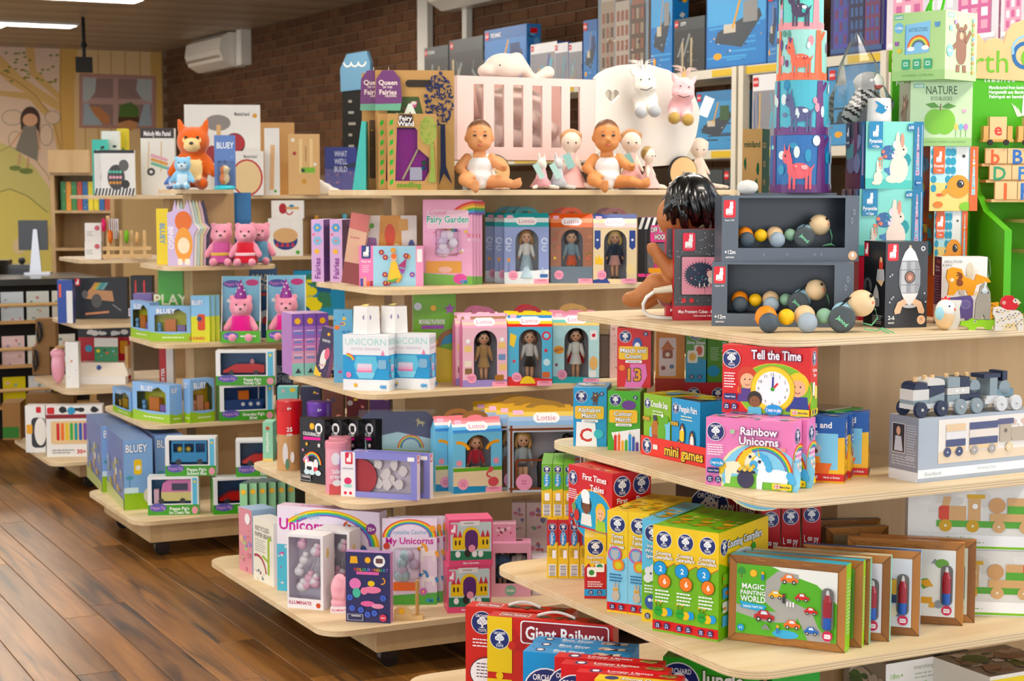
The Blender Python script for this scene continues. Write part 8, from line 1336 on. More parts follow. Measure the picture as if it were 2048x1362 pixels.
def uniplush(label,px,py,c,hoof,mane,horn,tilt):
 k=kleft(5.93,px);o=thing('plush_unicorn',label,'plush toy',M=Matrix.Translation(atA(px,5.93,H+(374-py)*k))@Matrix.Rotation(-.45,4,'Z')@Matrix.Rotation(tilt,4,'Y'));u=k
 blob('body',[('s',(0,.01,25*u),(26*u,22*u,28*u)),('s',(0,-.01,62*u),(23*u,22*u,24*u)),('s',(0,-12*u,52*u),(24*u,18*u,15*u)),('k',(-14*u,-10*u,12*u),(-14*u,-28*u,2*u),11*u,11*u),('k',(13*u,-10*u,12*u),(13*u,-28*u,2*u),11*u,11*u),('k',(-20*u,0,80*u),(-24*u,0,90*u),6*u,4*u),('k',(18*u,0,80*u),(22*u,0,90*u),6*u,4*u)],.006,c,o,'plush')
 for s in(-14,13):q=MB().ball((0,0,0),(12.5*u,12*u,12.5*u),hoof,12,8).build('hoof','fabric',o,smooth=True);q.location=(s*u,-34*u,2*u)
 MB().lathe([(5*u,0),(.5*u,24*u)],horn,8,Matrix.Translation((-2*u,-4*u,80*u))).build('horn','fabric',o);m=MB();R=random.Random(int(px))
 for i in range(26):a=R.uniform(0,6.3);l=R.uniform(16,34)*u;m.tube([(0,4*u,82*u),(.4*l*math.cos(a),4*u+.3*l*math.sin(a),82*u+.7*l),(l*math.cos(a)*.9,4*u+.5*l*math.sin(a),82*u+.75*l)],[1.6*u,1.1*u,.3*u],mane,4)
 m.build('mane','plush',o);MB().tube([(-12*u,-31*u,47*u),(0,-33*u,44*u),(12*u,-31*u,49*u)],.9*u,'3a2a26',5).build('smile','fabric',o)
 for s in(-9,8):MB().ball((s*u,-27*u,66*u),1.8*u,'1c1818',6,4).build('eye','plastic',o)
 return o
uniplush('white plush unicorn with silver hooves on the pram',1293,228,'f2eee4','b8bcc0','f4f0ea','c8ccd0',-.08);u2=uniplush('pink plush unicorn with gold hooves beside the white one',1358,242,'f2c0c4','b89a5c','f4dcd4','c8a868',.12);MB().box(.06,-.02,.05,.1,-.019,.13,'ece8e8',Matrix.Rotation(.25,4,'Y')).build('price_tag','card',u2)
def baby(label,px,sk,A_=5.78):
 k=kleft(A_,px);o=thing('baby_doll',label,'doll',M=Matrix.Translation(atA(px,A_,Z1))@Matrix.Rotation(math.radians(-24),4,'Z'));u=k*1.02
 hd=(0,0,106*u)
 def colr(c):
  dz=(c.z-hd[2])/(33*u);return '6f4a34' if dz>.36+.42*(-c.y/(28*u))and c.z>100*u else('9a6a48' if dz>.24+.42*(-c.y/(28*u))and c.z>98*u else sk)
 blob('body',[('s',hd,(27*u,28*u,32*u)),('s',(0,-6*u,92*u),(24*u,22*u,18*u)),('s',(0,-29*u,97*u),(4*u,4*u,3.5*u)),('s',(-26*u,2*u,100*u),(4*u,4*u,7*u)),('s',(26*u,2*u,100*u),(4*u,4*u,7*u)),('k',(0,2*u,76*u),(0,2*u,66*u),11*u,14*u),('s',(0,2*u,46*u),(26*u,20*u,28*u)),('s',(0,0,22*u),(27*u,22*u,20*u)),('k',(-24*u,0,62*u),(-40*u,-6*u,42*u),10*u,10*u),('k',(-40*u,-6*u,42*u),(-27*u,-22*u,30*u),10*u,7*u),('s',(-22*u,-26*u,30*u),(8*u,6*u,7*u)),('k',(24*u,0,62*u),(38*u,-8*u,48*u),10*u,10*u),('k',(38*u,-8*u,48*u),(46*u,-22*u,42*u),9*u,7*u),('s',(47*u,-25*u,45*u),(7*u,7*u,8*u)),('k',(-16*u,-4*u,18*u),(-30*u,-34*u,20*u),14*u,13*u),('k',(-30*u,-34*u,20*u),(-14*u,-54*u,8*u),12*u,8*u),('s',(-10*u,-62*u,6*u),(8*u,7*u,12*u)),('k',(18*u,-4*u,16*u),(46*u,-26*u,16*u),14*u,12*u),('k',(46*u,-26*u,16*u),(66*u,-40*u,10*u),11*u,8*u),('s',(72*u,-44*u,13*u),(9*u,8*u,10*u))]+[('k',(-14*u+3.2*i*u,-66*u,12*u),(-15*u+3.4*i*u,-67*u,18*u),2.3*u,2*u)for i in range(4)]+[('k',(74*u,-49*u+3.2*i*u,18*u),(77*u,-50*u+3.4*i*u,23*u),2.3*u,2*u)for i in range(4)]+[('k',(42*u+3*i*u,-29*u,50*u),(41*u+3*i*u,-33*u,46*u),2.4*u,2.2*u)for i in range(4)]+[('k',(-18*u+2.6*i*u,-30*u,28*u),(-17*u+2.6*i*u,-32*u,24*u),2.4*u,2.2*u)for i in range(4)],2.6*u,colr,o,'vinyl',3)
 blob('vest',[('s',(0,2*u,46*u),(28*u,22*u,25*u)),('s',(0,0,24*u),(29*u,24*u,20*u)),('k',(-17*u,-2*u,62*u),(-15*u,-1*u,70*u),5*u,4*u),('k',(17*u,-2*u,62*u),(15*u,-1*u,70*u),5*u,4*u),('s',(0,-6*u,12*u),(16*u,19*u,12*u))],3.2*u,'f4efee',o,'fabric',4)
 for s in(-1,1):MB().ball((s*10*u,-26.2*u,105*u),(4*u,1.6*u,2.2*u),'2a1a14',8,5).build('eye','plastic',o);MB().ball((s*10*u,-25*u,113*u),(5*u,1.5*u,.8*u),'b0764e',8,4).build('brow','vinyl',o)
 MB().ball((0,-26.5*u,86*u),(5*u,2.2*u,2*u),'c86a5a',8,5).build('mouth','vinyl',o);return o
baby('sitting baby doll in white vest beside the kraft boxes',959,'e2a071');baby('sitting baby doll in white vest in the middle of the pink rag dolls',1213,'d8935f')
def ragdoll(label,px,A_,s,hair,dress,face='f6e2d2',rz=-.4,legs=1,tag_=True):
 k=kleft(A_,px)*s;o=thing('rag_doll',label,'soft doll',M=Matrix.Translation(atA(px,A_,Z1))@Matrix.Rotation(rz,4,'Z'));u=k
 blob('body',[('s',(0,0,95*u),(21*u,17*u,22*u)),('k',(0,0,75*u),(0,0,30*u),9*u,14*u),('k',(-8*u,0,66*u),(-20*u,-8*u,36*u),5*u,4*u),('k',(8*u,0,66*u),(22*u,-8*u,38*u),5*u,4*u),('k',(8*u,-6*u,12*u),(44*u,-30*u,6*u),7*u,5*u),('k',(10*u,0,12*u),(64*u,-12*u,6*u),7*u,5*u)],3*u,face,o,'fabric',4)
 blob('hair',[('s',(0,5*u,100*u),(23*u,17*u,22*u)),('s',(-16*u,2*u,108*u),(7*u,8*u,7*u)),('s',(16*u,2*u,108*u),(7*u,8*u,7*u))],3*u,hair,o,'fabric',4)
 MB().lathe([(36*u,4*u),(35*u,6*u),(22*u,30*u),(11*u,52*u),(10*u,72*u),(5*u,74*u)],dress,18).build('dress','fabric',o,smooth=True);m=MB()
 for q in(-1,1):m.ball((q*8*u,-16*u,93*u),1.9*u,'2a2020',6,4)
 m.build('eyes','plastic',o)
 if tag_:MB().box(8*u,-22*u,40*u,24*u,-21*u,70*u,'9ac8c4',Matrix.Rotation(-.4,4,'Y')).build('paper_tag','card',o)
 return o
ragdoll('rag doll in pale pink dress with braided crown, left of the second baby doll',1142,5.86,1,'c89a72','ecb8b4');ragdoll('rag doll in pink dress half hidden behind the second baby doll',1262,5.9,1,'b88a64','eab4b0');ragdoll('small rag doll with a sandy bun near the pram wheel',1297,5.8,.72,'a88a58','e8b8b4',rz=.5,tag_=False);ragdoll('small rag doll behind the pram wheel',1398,6.12,.85,'f0dccb','f0dccb',tag_=False);ragdoll('tiny rag doll with greenish hat behind the first baby doll',982,5.84,.55,'b8b08a','f0c8c8')
def mouse(label,px,A_,c,dress):
 k=kleft(A_,px);o=thing('plush_mouse',label,'soft toy',M=Matrix.Translation(atA(px,A_,Z1))@Matrix.Rotation(-.4,4,'Z'));u=k
 blob('body',[('s',(0,0,50*u),(11*u,11*u,12*u)),('k',(-4*u,0,58*u),(-5*u,0,72*u),4*u,2.5*u),('k',(5*u,0,58*u),(7*u,0,70*u),4*u,2.5*u),('k',(0,0,40*u),(0,0,14*u),8*u,12*u),('k',(6*u,-8*u,8*u),(30*u,-26*u,5*u),4.5*u,4*u),('k',(-6*u,-8*u,8*u),(-18*u,-28*u,5*u),4.5*u,4*u)],2.4*u,c,o,'plush',3);MB().lathe([(24*u,6*u),(12*u,24*u),(8*u,42*u)],dress,14).build('dress','fabric',o,smooth=True);MB().box(6*u,-18*u,20*u,18*u,-17*u,52*u,'b8dcd8',Matrix.Rotation(-.5,4,'Y')).build('paper_tag','card',o)
mouse('small cream plush mouse in a pink tutu',1083,5.84,'ece4dc','eab0b8');mouse('small grey plush mouse in a grey tutu',1116,5.84,'d0d0d4','c4c8d0')
# SQUARE STAND (plush, playsets, vehicles)
def teddy(label,px,z,D,s,c,belly,group=None,dress=None,hat=None,parent=None,M=None,rz=-24,pointy=False,trim=None):
 u=mmpp(D)*s
 if parent is None:o=thing('plush_toy',label,'plush toy',M=frame(px,0,z,rz,D),group=group)
 else:o=bpy.data.objects.new('plush_toy',None);COL.objects.link(o);o.parent=parent;o.matrix_local=M
 e=[('k',(-17*u,0,92*u),(-21*u,0,108*u),7*u,3*u),('k',(17*u,0,92*u),(21*u,0,108*u),7*u,3*u)]if pointy else[('s',(-18*u,2*u,93*u),(8*u,5*u,8*u)),('s',(18*u,2*u,93*u),(8*u,5*u,8*u))]
 blob('body',e+[('s',(0,0,74*u),(26*u,22*u,24*u)),('s',(0,-16*u,68*u),(13*u,10*u,10*u)),('s',(0,0,30*u),(24*u,20*u,28*u)),('k',(-20*u,-2*u,46*u),(-32*u,-12*u,26*u),8*u,8*u),('k',(20*u,-2*u,46*u),(32*u,-12*u,26*u),8*u,8*u),('k',(-13*u,-8*u,9*u),(-18*u,-34*u,9*u),10*u,9*u),('k',(13*u,-8*u,9*u),(18*u,-34*u,9*u),10*u,9*u)],3.4*u,lambda p:belly if(p.y<-13*u and abs(p.x)<14*u and(14*u<p.z<46*u))or(p.y<-17*u and abs(p.x)<13*u and 58*u<p.z<78*u)else c,o,'plush',3)
 f=MB();f.ball((0,-26*u,71*u),(3.6*u,2.4*u,2.6*u),'2a2224',8,5);f.build('nose','plastic',o)
 for q in(-1,1):MB().ball((q*9*u,-19.5*u,80*u),2.4*u,'1a1616',8,5).build('eye','plastic',o)
 if dress:MB().lathe([(30*u,8*u),(29*u,10*u),(25*u,34*u),(20*u,54*u),(10*u,57*u)],dress,18).build('dress','fabric',o,smooth=True)
 if trim:MB().lathe([(27.5*u,24*u),(28.5*u,28*u),(26*u,31*u)],trim,18,caps=False).build('sash','fabric',o,smooth=True)
 if hat:
  h=MB().lathe([(15*u,92*u),(8*u,112*u),(.5*u,134*u)],hat,16)
  h.build('party_hat','card',o)
  for i in range(12):a=i*2.4;t=.12+.75*(i/12);r=(15*(1-t))*u+.4*u;MB().ball((r*math.cos(a),r*math.sin(a),(92+42*t)*u),(2.2*u,2.2*u,2.2*u),'f4ecf4',6,4).build('dot','card',o)
 return o
teddy('large orange and cream plush toy on the top of the square stand',388,Z1,8.12,1.28,'d8682a','f2d8a0',pointy=True);teddy('small light blue plush toy sitting in front of the orange one',366,Z1,7.98,.66,'8fc4e4','cfe6f2');teddy('tiny blue plush behind the light blue one',346,Z1,8.1,.45,'6a8ac8','d8e0f0')
fp=thing('figure_pack','blue carded bath figure in clear bubble on a teal base','toy figure',M=frame(428,0,Z1,-24,8.0));k=mmpp(8.0)
MB().box(0,.03,0,42*k,.034,108*k,'5a7ab8').build('card','card',fp);f=Face((0,.03,0),(1,0,0),(0,0,1),(0,-1,0),42*k,108*k);f.text('BLUEY',22*k,88*k,12*k,'e8f0f8',34*k);f.busy(4*k,5*k,38*k,70*k,('3a5a9a','8aa8d8'),10,2);f.done('card_print',fp);MB().lathe([(.05,0),(.052,.006),(.04,.018),(.01,.02)],'4ac0d0',18,Matrix.Translation((.05,0,0))).build('base','plastic',fp);blob('figure',[('s',(.05,0,.05),(.025,.02,.03)),('s',(.052,-.004,.09),(.024,.02,.022))],.005,lambda p:'d87a3a' if p.x<.05 else 'ecd8b0',fp,'plastic');MB().box(.02,-.03,.02,.085,.028,.13,'ffffff').build('bubble','clear',fp)
D=8.16;k=mmpp(D)
def slab(label,px,D,w,h,d,c,txt,tc,rot,arts=None,yaw=-27,z=Z2,name='picture_book',mat='card'):
 return carton(name,label,'book',(px,None),None,z,c,{'F':arts or(lambda f:(f.text(txt,f.w*.5,f.h*.55,f.w*.42,tc,f.h*.7,rot=rot),))},D=D,w=w,h=h,d=d,yaw=yaw,mat=mat)
slab('yellow picture book standing left of the lavender shaped book',314,8.2,24*k,112*k,.02,{'*':'f0d840','L':'4a7ab0'},'BLUEY','4a90d0',-math.pi/2)
b=thing('shaped_book','thick lavender board book cut in the shape of an orange character, standing','book',M=frame(336,0,Z2,-30,8.05));P=[(0,0),(50,0),(52,60),(60,74),(50,84),(46,110),(40,130),(34,112),(18,112),(16,130),(10,108),(0,104)]
for i,c in enumerate(('cbb8dc','f4f0ea','c8e0d8','f0e8b8','e8c8d8','3a3458')):MB().prism([(a*k+.012*i,q*k)for a,q in P],.012*i,.012*i+.011,c).build('board_page','card',b)
f=Face((0,0,0),(1,0,0),(0,0,1),(0,-1,0),50*k,110*k);f.text('BINGO',7*k,55*k,10*k,'f4f0f8',70*k,rot=-math.pi/2);f.circ(32*k,88*k,17*k,'d8702c',ry=20*k);f.circ(32*k,42*k,18*k,'e8a04a',ry=34*k);f.circ(32*k,40*k,12*k,'f4e4c4',ry=16*k);f.rrect(20*k,2*k,29*k,14*k,'f4ead8');f.rrect(34*k,2*k,44*k,14*k,'f4ead8');f.done('cover_print',b)
PG='e89ab0'
teddy('pink plush toy in magenta dress with gold chain, left of the red dressed one',444,Z2,8.08,.86,PG,'f0b0c0',dress='c05a96',trim='d8b05a');teddy('pink plush toy in red dress with pale sash',492,Z2,8.06,.86,PG,'f0b0c0',dress='c82a3a',trim='f0c8d0');teddy('pink plush toy in a blue top at the right end of the shelf',520,Z2,8.22,.84,PG,'f0b0c0',dress='5a8aa8');teddy('pink plush toy in plum dress half hidden by the shaped book',420,Z2,8.24,.8,PG,'f0b0c0',dress='a84a80')
carton('picture_book','blue picture book standing behind the pink plush toys','book',(466,None),502,Z2,'2f7ab8',{'F':lambda f:f.busy(0,0,f.w,f.h*.5,('8a5a3a','2a5a8a','d8b88a'),8,2)},D=8.3,h=.34,d=.02,yaw=-30)
LB='8ab4e0'
def A_bl(f):w,h=f.w,f.h;f.poly([(0,0),(w,0),(w,h*.24),(w*.5,h*.2),(0,h*.27)],'9ac02a');f.text('BLUEY',w*.4,h*.86,h*.13,WH,w*.5,outline='5a8ac8');f.lines(w*.3,h*.1,w*.85,1,1,h*.03,'e8f0d0')
def playset(label,p0,x1,y1,z,top,cols,**kw):
 def fill(o,w,d,hb,bb):MB().box(w*.1,d*.7,hb*.2,w*.9,d*.75,hb*.85,cols[0]).build('backdrop','card',o);MB().box(w*.35,d*.3,hb*.22,w*.62,d*.6,hb*.62,cols[1]).build('furniture','plastic',o);MB().box(w*.66,d*.25,hb*.22,w*.85,d*.5,hb*.45,cols[2]).build('furniture','plastic',o);blob('figure',[('s',(w*.22,d*.35,hb*.32),(hb*.08,hb*.07,hb*.1)),('s',(w*.22,d*.32,hb*.46),(hb*.08,hb*.07,hb*.08))],hb*.022,cols[3],o,'plastic',2)
 return winbox('playset_box',label,'toy box',p0,x1,z,{'*':LB,'B':'9ac02a'},[(.12,.28),(.9,.28),(.9,.78),(.7,.92),(.45,.78),(.12,.75)],'8a9a6a',{'F':A_bl,'R':A_bl,'L':A_bl},y1=y1,top=top,fill=fill,**kw)
C4=('b8b83a','d8802c','8a6ab0','6aa0d0')
playset('pale blue figure playset with four small figures, front of the third shelf',(300,683),382,683,Z3,612,C4,d=.06);playset('pale blue figure playset at the left corner of the third shelf',(262,673),300,680,Z3,600,C4,d=.05)
def A_bb(f):w,h=f.w,f.h;f.poly([(0,0),(w,0),(w,h*.55),(0,h*.6)],'d8d83a');f.poly([(0,h*.55),(w,h*.55),(w,h),(0,h)],'8ac0e8');f.text('BLUEY',w*.35,h*.85,h*.1,WH,w*.6,outline='5a8ac8');f.rrect(w*.35,h*.25,w*.75,h*.6,'d0502c',.2);f.circ(w*.45,h*.5,w*.14,'3a3a6a');f.text('BUNNIES',w*.3,h*.08,h*.06,'c8402c')
b=carton('picture_book','yellow and sky blue board book with white title, in front','book',(383,684),420,Z3,{'*':'b8d040'},{'F':A_bb},yaw=-26,top=591,d=.02);rowof(b,2,(.02,.022,0),['board book with lime pages behind the front one','board book with purple spine behind the lime one'],'board books')
slab('tall green picture book leaning behind the figure playsets',318,8.3,.12,.33,.02,{'*':'5aae4a','L':'f0f0ea'},'PLAY','f0f0d0',0,z=Z3);slab('purple spined book at the left end of the third shelf',268,8.45,.09,.2,.1,{'*':'7a68a8','L':'b8c86a'},'BOOKS','d8d0e8',0,z=Z3);slab('dark blue action story book between the two boxed plush toys',500,8.25,.13,.34,.02,{'*':'1f4a7a'},'','e8e8e8',0,lambda f:(f.text('READY',f.w*.5,f.h*.85,f.h*.1,'d8d0b8',f.w*.8),f.text('ACTION',f.w*.5,f.h*.72,f.h*.1,'d8c8a8',f.w*.8),f.poly([(0,f.h*.6),(f.w,f.h*.6),(f.w,f.h*.64),(0,f.h*.64)],'c8402c'),f.circ(f.w*.6,f.h*.3,f.w*.25,'d8d8e0'),f.circ(f.w*.6,f.h*.25,f.w*.15,'b83a3a')),z=Z3)
def A_pp(f):w,h=f.w,f.h;f.poly([(0,0),(w,0),(w,h*.3),(0,h*.3)],'5aae3a');f.circ(w*.27,h*.88,w*.24,'4a4a9a',ry=h*.06);f.text('Peppa Pig',w*.27,h*.88,h*.045,'c87ac0',w*.4);f.circ(w*.78,h*.9,w*.17,'c03a7a',ry=h*.05);f.circ(w*.2,h*.62,w*.09,WH,ry=h*.03);f.rrect(w*.35,h*.3,w*.55,h*.5,'d88a5a')
def plushbox(label,px,D,w):
 u=mmpp(D);M=frame(px,0,Z3,-22,D);o=thing('plush_box',label,'toy box',M=M);w=78*u;h=132*u;d=.11
 MB().box(0,d,0,w,d+.003,h,'8ac8e4').build('back_card','card',o);f=Face((0,d,0),(1,0,0),(0,0,1),(0,-1,0),w,h);A_pp(f);f.done('back_print',o)
 MB().box(0,0,.001,w,d,.004,'f0f0f0').build('tray_floor','card',o);MB().box(0,-.003,0,w,0,24*u,'5aae3a').build('front_lip','card',o);f=Face((0,-.003,0),(1,0,0),(0,0,1),(0,-1,0),w,24*u);f.circ(w*.25,14*u,w*.2,'5a5ab0',ry=8*u);f.text('Peppa Pig',w*.25,14*u,5*u,'e0a0d8',w*.32);f.lines(w*.5,12*u,w*.9,1,1,3*u,'f4f4f0');f.done('front_print',o)
 for x in(0,w-.003):MB().prism([(0,0),(d,0),(d,h),(.06,60*u),(0,24*u)],x,x+.003,'f2f2f2','x').build('side_wing','card',o)
 teddy('',0,0,D,.93,PG,'f0b0c0',dress='d81c8a',hat='8a2a8a',parent=o,M=Matrix.Translation((w*.5,d*.55,.005)))
plushbox('boxed pink plush with purple dotted party hat, left one',442,7.98,0);plushbox('boxed pink plush with purple dotted party hat, right one by the ombre boxes',533,8.03,0)
playset('pale blue playset with orange furniture, large one on the fourth shelf',(266,837),340,848,Z4,762,C4,d=.07);playset('pale blue playset with peach slide, right of the large one',(381,847),430,842,Z4,760,('c8a83a','e0a07a','d8803a','d8a07a'),d=.06);playset('small clear playset at the left corner of the fourth shelf',(226,822),262,836,Z4,772,('9a9a4a','c8a03a','5a8a5a','d8b04a'),d=.06)
def A_veh(t1,t2):
 def fn(f):w,h=f.w,f.h;f.poly([(0,0),(w,0),(w,h*.27),(0,h*.27)],'4a9e32');f.circ(w*.2,h*.2,w*.17,'5a5aa8',ry=h*.11);f.text('Peppa Pig',w*.2,h*.2,h*.08,'c890d0',w*.28);f.text(t1,w*.62,h*.17,h*.08,WH,w*.45);f.text(t2,w*.62,h*.07,h*.08,WH,w*.4);f.poly([(w*.88,h*.27),(w*.97,h*.27),(w*.97,h*.97),(w*.88,h*.97)],'6ac0e4');f.circ(w*.925,h*.87,w*.025,'f2d83a');f.circ(w*.92,h*.12,w*.06,'e8a0b0',ry=h*.1)
 return fn
def wheel_(o,x,y,z,r,c='2a2a2e'):q=MB().lathe([(r,-.006),(r,.006)],c,14,Matrix.Rotation(math.pi/2,4,'X')).build('wheel','plastic',o);q.location=(x,y,z)
def vbox(label,p0,x1,y1,z,top,kind,t1,t2,bgc='4a8ab8',**kw):
 def fill(o,w,d,hb,bb):
  z0=hb*.3;v=bpy.data.objects.new('toy_vehicle',None);COL.objects.link(v);v.parent=o;Lw=w*.7;x0=w*.12;H_=hb*.62;y0,y1_=d*.1,d*.6
  if kind=='car':MB().prism([(x0,z0+.01),(x0+Lw,z0+.01),(x0+Lw,z0+H_*.45),(x0+Lw*.8,z0+H_*.5),(x0+Lw*.3,z0+H_*.5),(x0+Lw*.1,z0+H_*.3),(x0,z0+H_*.2)],y0,y1_,'d8281c').build('car_body','plastic',v);MB().ball((x0+Lw*.7,d*.4,z0+H_*.55),(.012,.012,.018),'e8a0b4').build('passenger','plastic',v)
  elif kind=='bus':
   MB().box(x0,y0,z0+.01,x0+Lw,y1_,z0+H_*.5,'1c96d0').build('bus_body','plastic',v);MB().box(x0,y0,z0+H_*.88,x0+Lw,y1_,z0+H_,'1c96d0').build('bus_roof','plastic',v)
   for a in(0,.32,.64,.95):MB().box(x0+Lw*a,y0,z0+H_*.5,x0+Lw*(a+.05),y1_,z0+H_*.88,'1c96d0').build('window_post','plastic',v)
   for a in(.22,.45):MB().ball((x0+Lw*a,d*.45,z0+H_*.6),.013,'e8c860').build('passenger','plastic',v)
  elif kind=='van':MB().box(x0+Lw*.2,y0,z0+.01,x0+Lw*1.05,y1_,z0+H_*.48,'f0e49a').build('van_body','plastic',v);MB().prism([(x0+Lw*.2,z0+H_*.48),(x0+Lw*1.05,z0+H_*.48),(x0+Lw*1.05,z0+H_),(x0+Lw*.4,z0+H_),(x0+Lw*.25,z0+H_*.85)],y0,y1_,'e88ac0').build('van_top','plastic',v);MB().box(x0+Lw*.5,y0-.002,z0+H_*.55,x0+Lw*.95,y0-.001,z0+H_*.85,'3a3a5a').build('window','plastic',v);MB().box(x0,y0,z0,x0+Lw*.14,y1_*.8,z0+H_*.6,'e8c0d0').build('freezer','plastic',v)
  else:MB().prism([(x0,z0),(x0+Lw*.95,z0),(x0+Lw*1.05,z0+H_*.45),(x0-Lw*.05,z0+H_*.45)],y0,y1_,'1c4a8a').build('hull','plastic',v);MB().box(x0+Lw*.35,y0+.01,z0+H_*.45,x0+Lw*.62,y1_-.01,z0+H_*.85,'d8762c').build('cabin','plastic',v);[MB().lathe([(.009,0),(.009,.002)],'f0f4f8',12,Matrix.Translation((x0+Lw*a,y0-.001,z0+H_*.25))@Matrix.Rotation(math.pi/2,4,'X')).build('porthole','plastic',v)for a in(.45,.65,.85)];MB().tube([(x0+Lw*.9,d*.4,z0+H_*.45),(x0+Lw*.9,d*.4,z0+H_*1.1)],.003,'e8e8e8',6).build('mast','plastic',v)
  if kind!='boat':
   for a in(.2,.8):wheel_(v,x0+Lw*a,y0-.004,z0+hb*.07,hb*.07)
 return winbox('vehicle_box',label,'toy box',p0,x1,z,{'*':'f0f2f4','L':'4a9e32'},[(.08,.3),(.85,.3),(.85,.94),(.08,.94)],bgc,{'F':A_veh(t1,t2)},y1=y1,top=top,fill=fill,**kw)
b=vbox('boxed blue toy boat, under the red car box',(440,843),548,838,Z4,772,'boat',"Grandpa Pig's",'Boat','2c5a9a',d=.1)
vbox('boxed red toy car on top of the boxed boat',(432,0),550,None,b.top+.001,None,'car',"Peppa Pig's",'Family Car','3a6a9a',d=.1,h=b.h*.97,D=depth(b.M.translation)+.01,yaw=-24)
carton('picture_book','dark navy mask book standing behind the boat box','book',(552,None),586,Z4,'1a2c48',{'F':lambda f:(f.text('BOOK',f.w*.5,f.h*.7,f.h*.12,'9aa8b8',f.w*.8),f.text('OF MASKS',f.w*.5,f.h*.55,f.h*.12,'9aa8b8',f.w*.8),f.circ(f.w*.7,f.h*.25,f.w*.2,'a82a34'))},D=8.2,h=.3,d=.02,yaw=-30)
carton('toy_box','red and white striped carton in the dim middle of the fourth shelf','toy box',(320,None),348,Z4,{'*':'f0ece8','F':'c02a2c'},{'F':lambda f:(f.poly([(f.w*.5,0),(f.w,0),(f.w,f.h),(f.w*.5,f.h)],'f0ece8'),f.text('SORTER',f.w*.25,f.h*.5,f.w*.25,WH,f.h*.7,rot=math.pi/2))},D=8.4,h=.3,d=.06,yaw=-27)
def A_big(f):w,h=f.w,f.h;f.poly([(0,0),(w,0),(w,h*.22),(0,h*.26)],'9ac02a');f.text('BLUEY',w*.45,h*.88,h*.11,WH,w*.75,outline='4a7ac0');f.rrect(w*.35,h*.5,w*.62,h*.72,'f2c84a',.3);f.circ(w*.5,h*.6,w*.09,'f4f0e8');f.circ(w*.82,h*.2,w*.15,'e8e0d0',ry=h*.1);f.line(w*.2,h*.22,w*.2,h*.45,w*.03,'5a90b0');f.circ(w*.2,h*.46,w*.13,'5aa0b8',ry=h*.03);f.rrect(0,h*.24,w*.5,h*.32,'d8ecf4')
def A_bigL(f):w,h=f.w,f.h;f.busy(0,h*.05,w,h*.7,('c8a870','9a8a6a','e8e0d0','b0b070','8a9ab8'),24,3,.15,.4);f.poly([(0,0),(w,0),(w,h*.15),(0,h*.2)],'b8c080')
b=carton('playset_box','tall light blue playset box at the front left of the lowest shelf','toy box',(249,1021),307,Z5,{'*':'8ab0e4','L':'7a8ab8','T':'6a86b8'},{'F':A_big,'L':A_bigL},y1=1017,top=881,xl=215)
clone(b.o,(.155,.09,0),'tall light blue playset box, the one behind to the right');clone(b.o,(-.02,b.d+.02,0),'light blue playset box at the far left behind the tall one')
vv=vbox('boxed pink and cream toy van, lowest left of the vehicles',(296,1031),398,1029,Z5,955,'van',"Peppa Pig's",'Ice Cream Van','1a7ab0',d=.09)
vbox('boxed blue toy school bus resting on the van box',(331,0),432,None,vv.top+.001,None,'bus',"Peppa Pig's",'School Bus','2a6aaa',d=.09,h=vv.h*1.0,D=depth(vv.M.translation)+.03,yaw=-24)
v2=vbox('boxed red toy car on the lowest shelf',(427,1030),535,1024,Z5,958,'car',"Peppa Pig's",'Family Car','3a5a8a',d=.1);vbox('boxed red toy car, upper one beside the school bus',(472,0),580,None,v2.top+.001,None,'car',"Peppa Pig's",'Family Car','3a5a8a',d=.1,h=v2.h,D=depth(v2.M.translation)+.05,yaw=-20)
# FARTHEST STAND (wooden musical toys)
ORD=('first','second','third','fourth','fifth','sixth','seventh','eighth','ninth','tenth','eleventh','twelfth','thirteenth','fourteenth','fifteenth','sixteenth','seventeenth','eighteenth')
g=[s[4]for s in G0S]
def A_pop(f):w,h=f.w,f.h;f.poly([(0,h*.93),(w,h*.93),(w,h),(0,h)],'1a1a1a');[f.poly([(w*(i*.1),0),(w*(i*.1+.05),0),(w*(i*.1+.1),h*.16),(w*(i*.1+.05),h*.16)],'1a1a1a')for i in range(10)];f.circ(w*.45,h*.4,w*.26,'3a3838',ry=h*.28);f.circ(w*.68,h*.66,w*.15,'5a5a5a',ry=h*.13);[f.circ(w*(.28+.1*i),h*(.52-.12*j),w*.045,c)for j,c in enumerate(('5ac0a8','e8a8b8','d8942c'))for i in range(4)];f.circ(w*.72,h*.25,w*.13,'1a1a1a')
b=carton('toy_box','white and black bubble popper box in front','toy box',(203,None),270,g[0],'f0f0ee',{'F':A_pop},A=9.56,top=300,d=.03,yaw=-24);clone(b.o,(-.045,.045,0),'white and black bubble popper box, the one behind')
def A_mel(f):w,h=f.w,f.h;f.poly([(0,h*.85),(w,h*.85),(w,h),(0,h)],'2a1c14');f.text('Melody Mix Pastel',w*.5,h*.92,h*.07,WH,w*.8);f.line(w*.2,h*.3,w*.25,h*.8,w*.03,'d8b88a');f.line(w*.6,h*.35,w*.62,h*.8,w*.03,'d8b88a');[f.line(w*.3,h*(.6-.06*i),w*.8,h*(.52-.06*i),h*.045,c)for i,c in enumerate(('e8b0c0','e0a04a','7ac0a0'))];f.circ(w*.3,h*.35,w*.12,'3a342c');f.circ(w*.3,h*.35,w*.05,'f0f0f0')
carton('toy_box','white melody toy box with brown title strip and green end','toy box',(283,None),350,g[0],{'*':'f0efe9','L':'9ac83a'},{'F':A_mel},A=9.68,top=256,d=.1,yaw=-22)
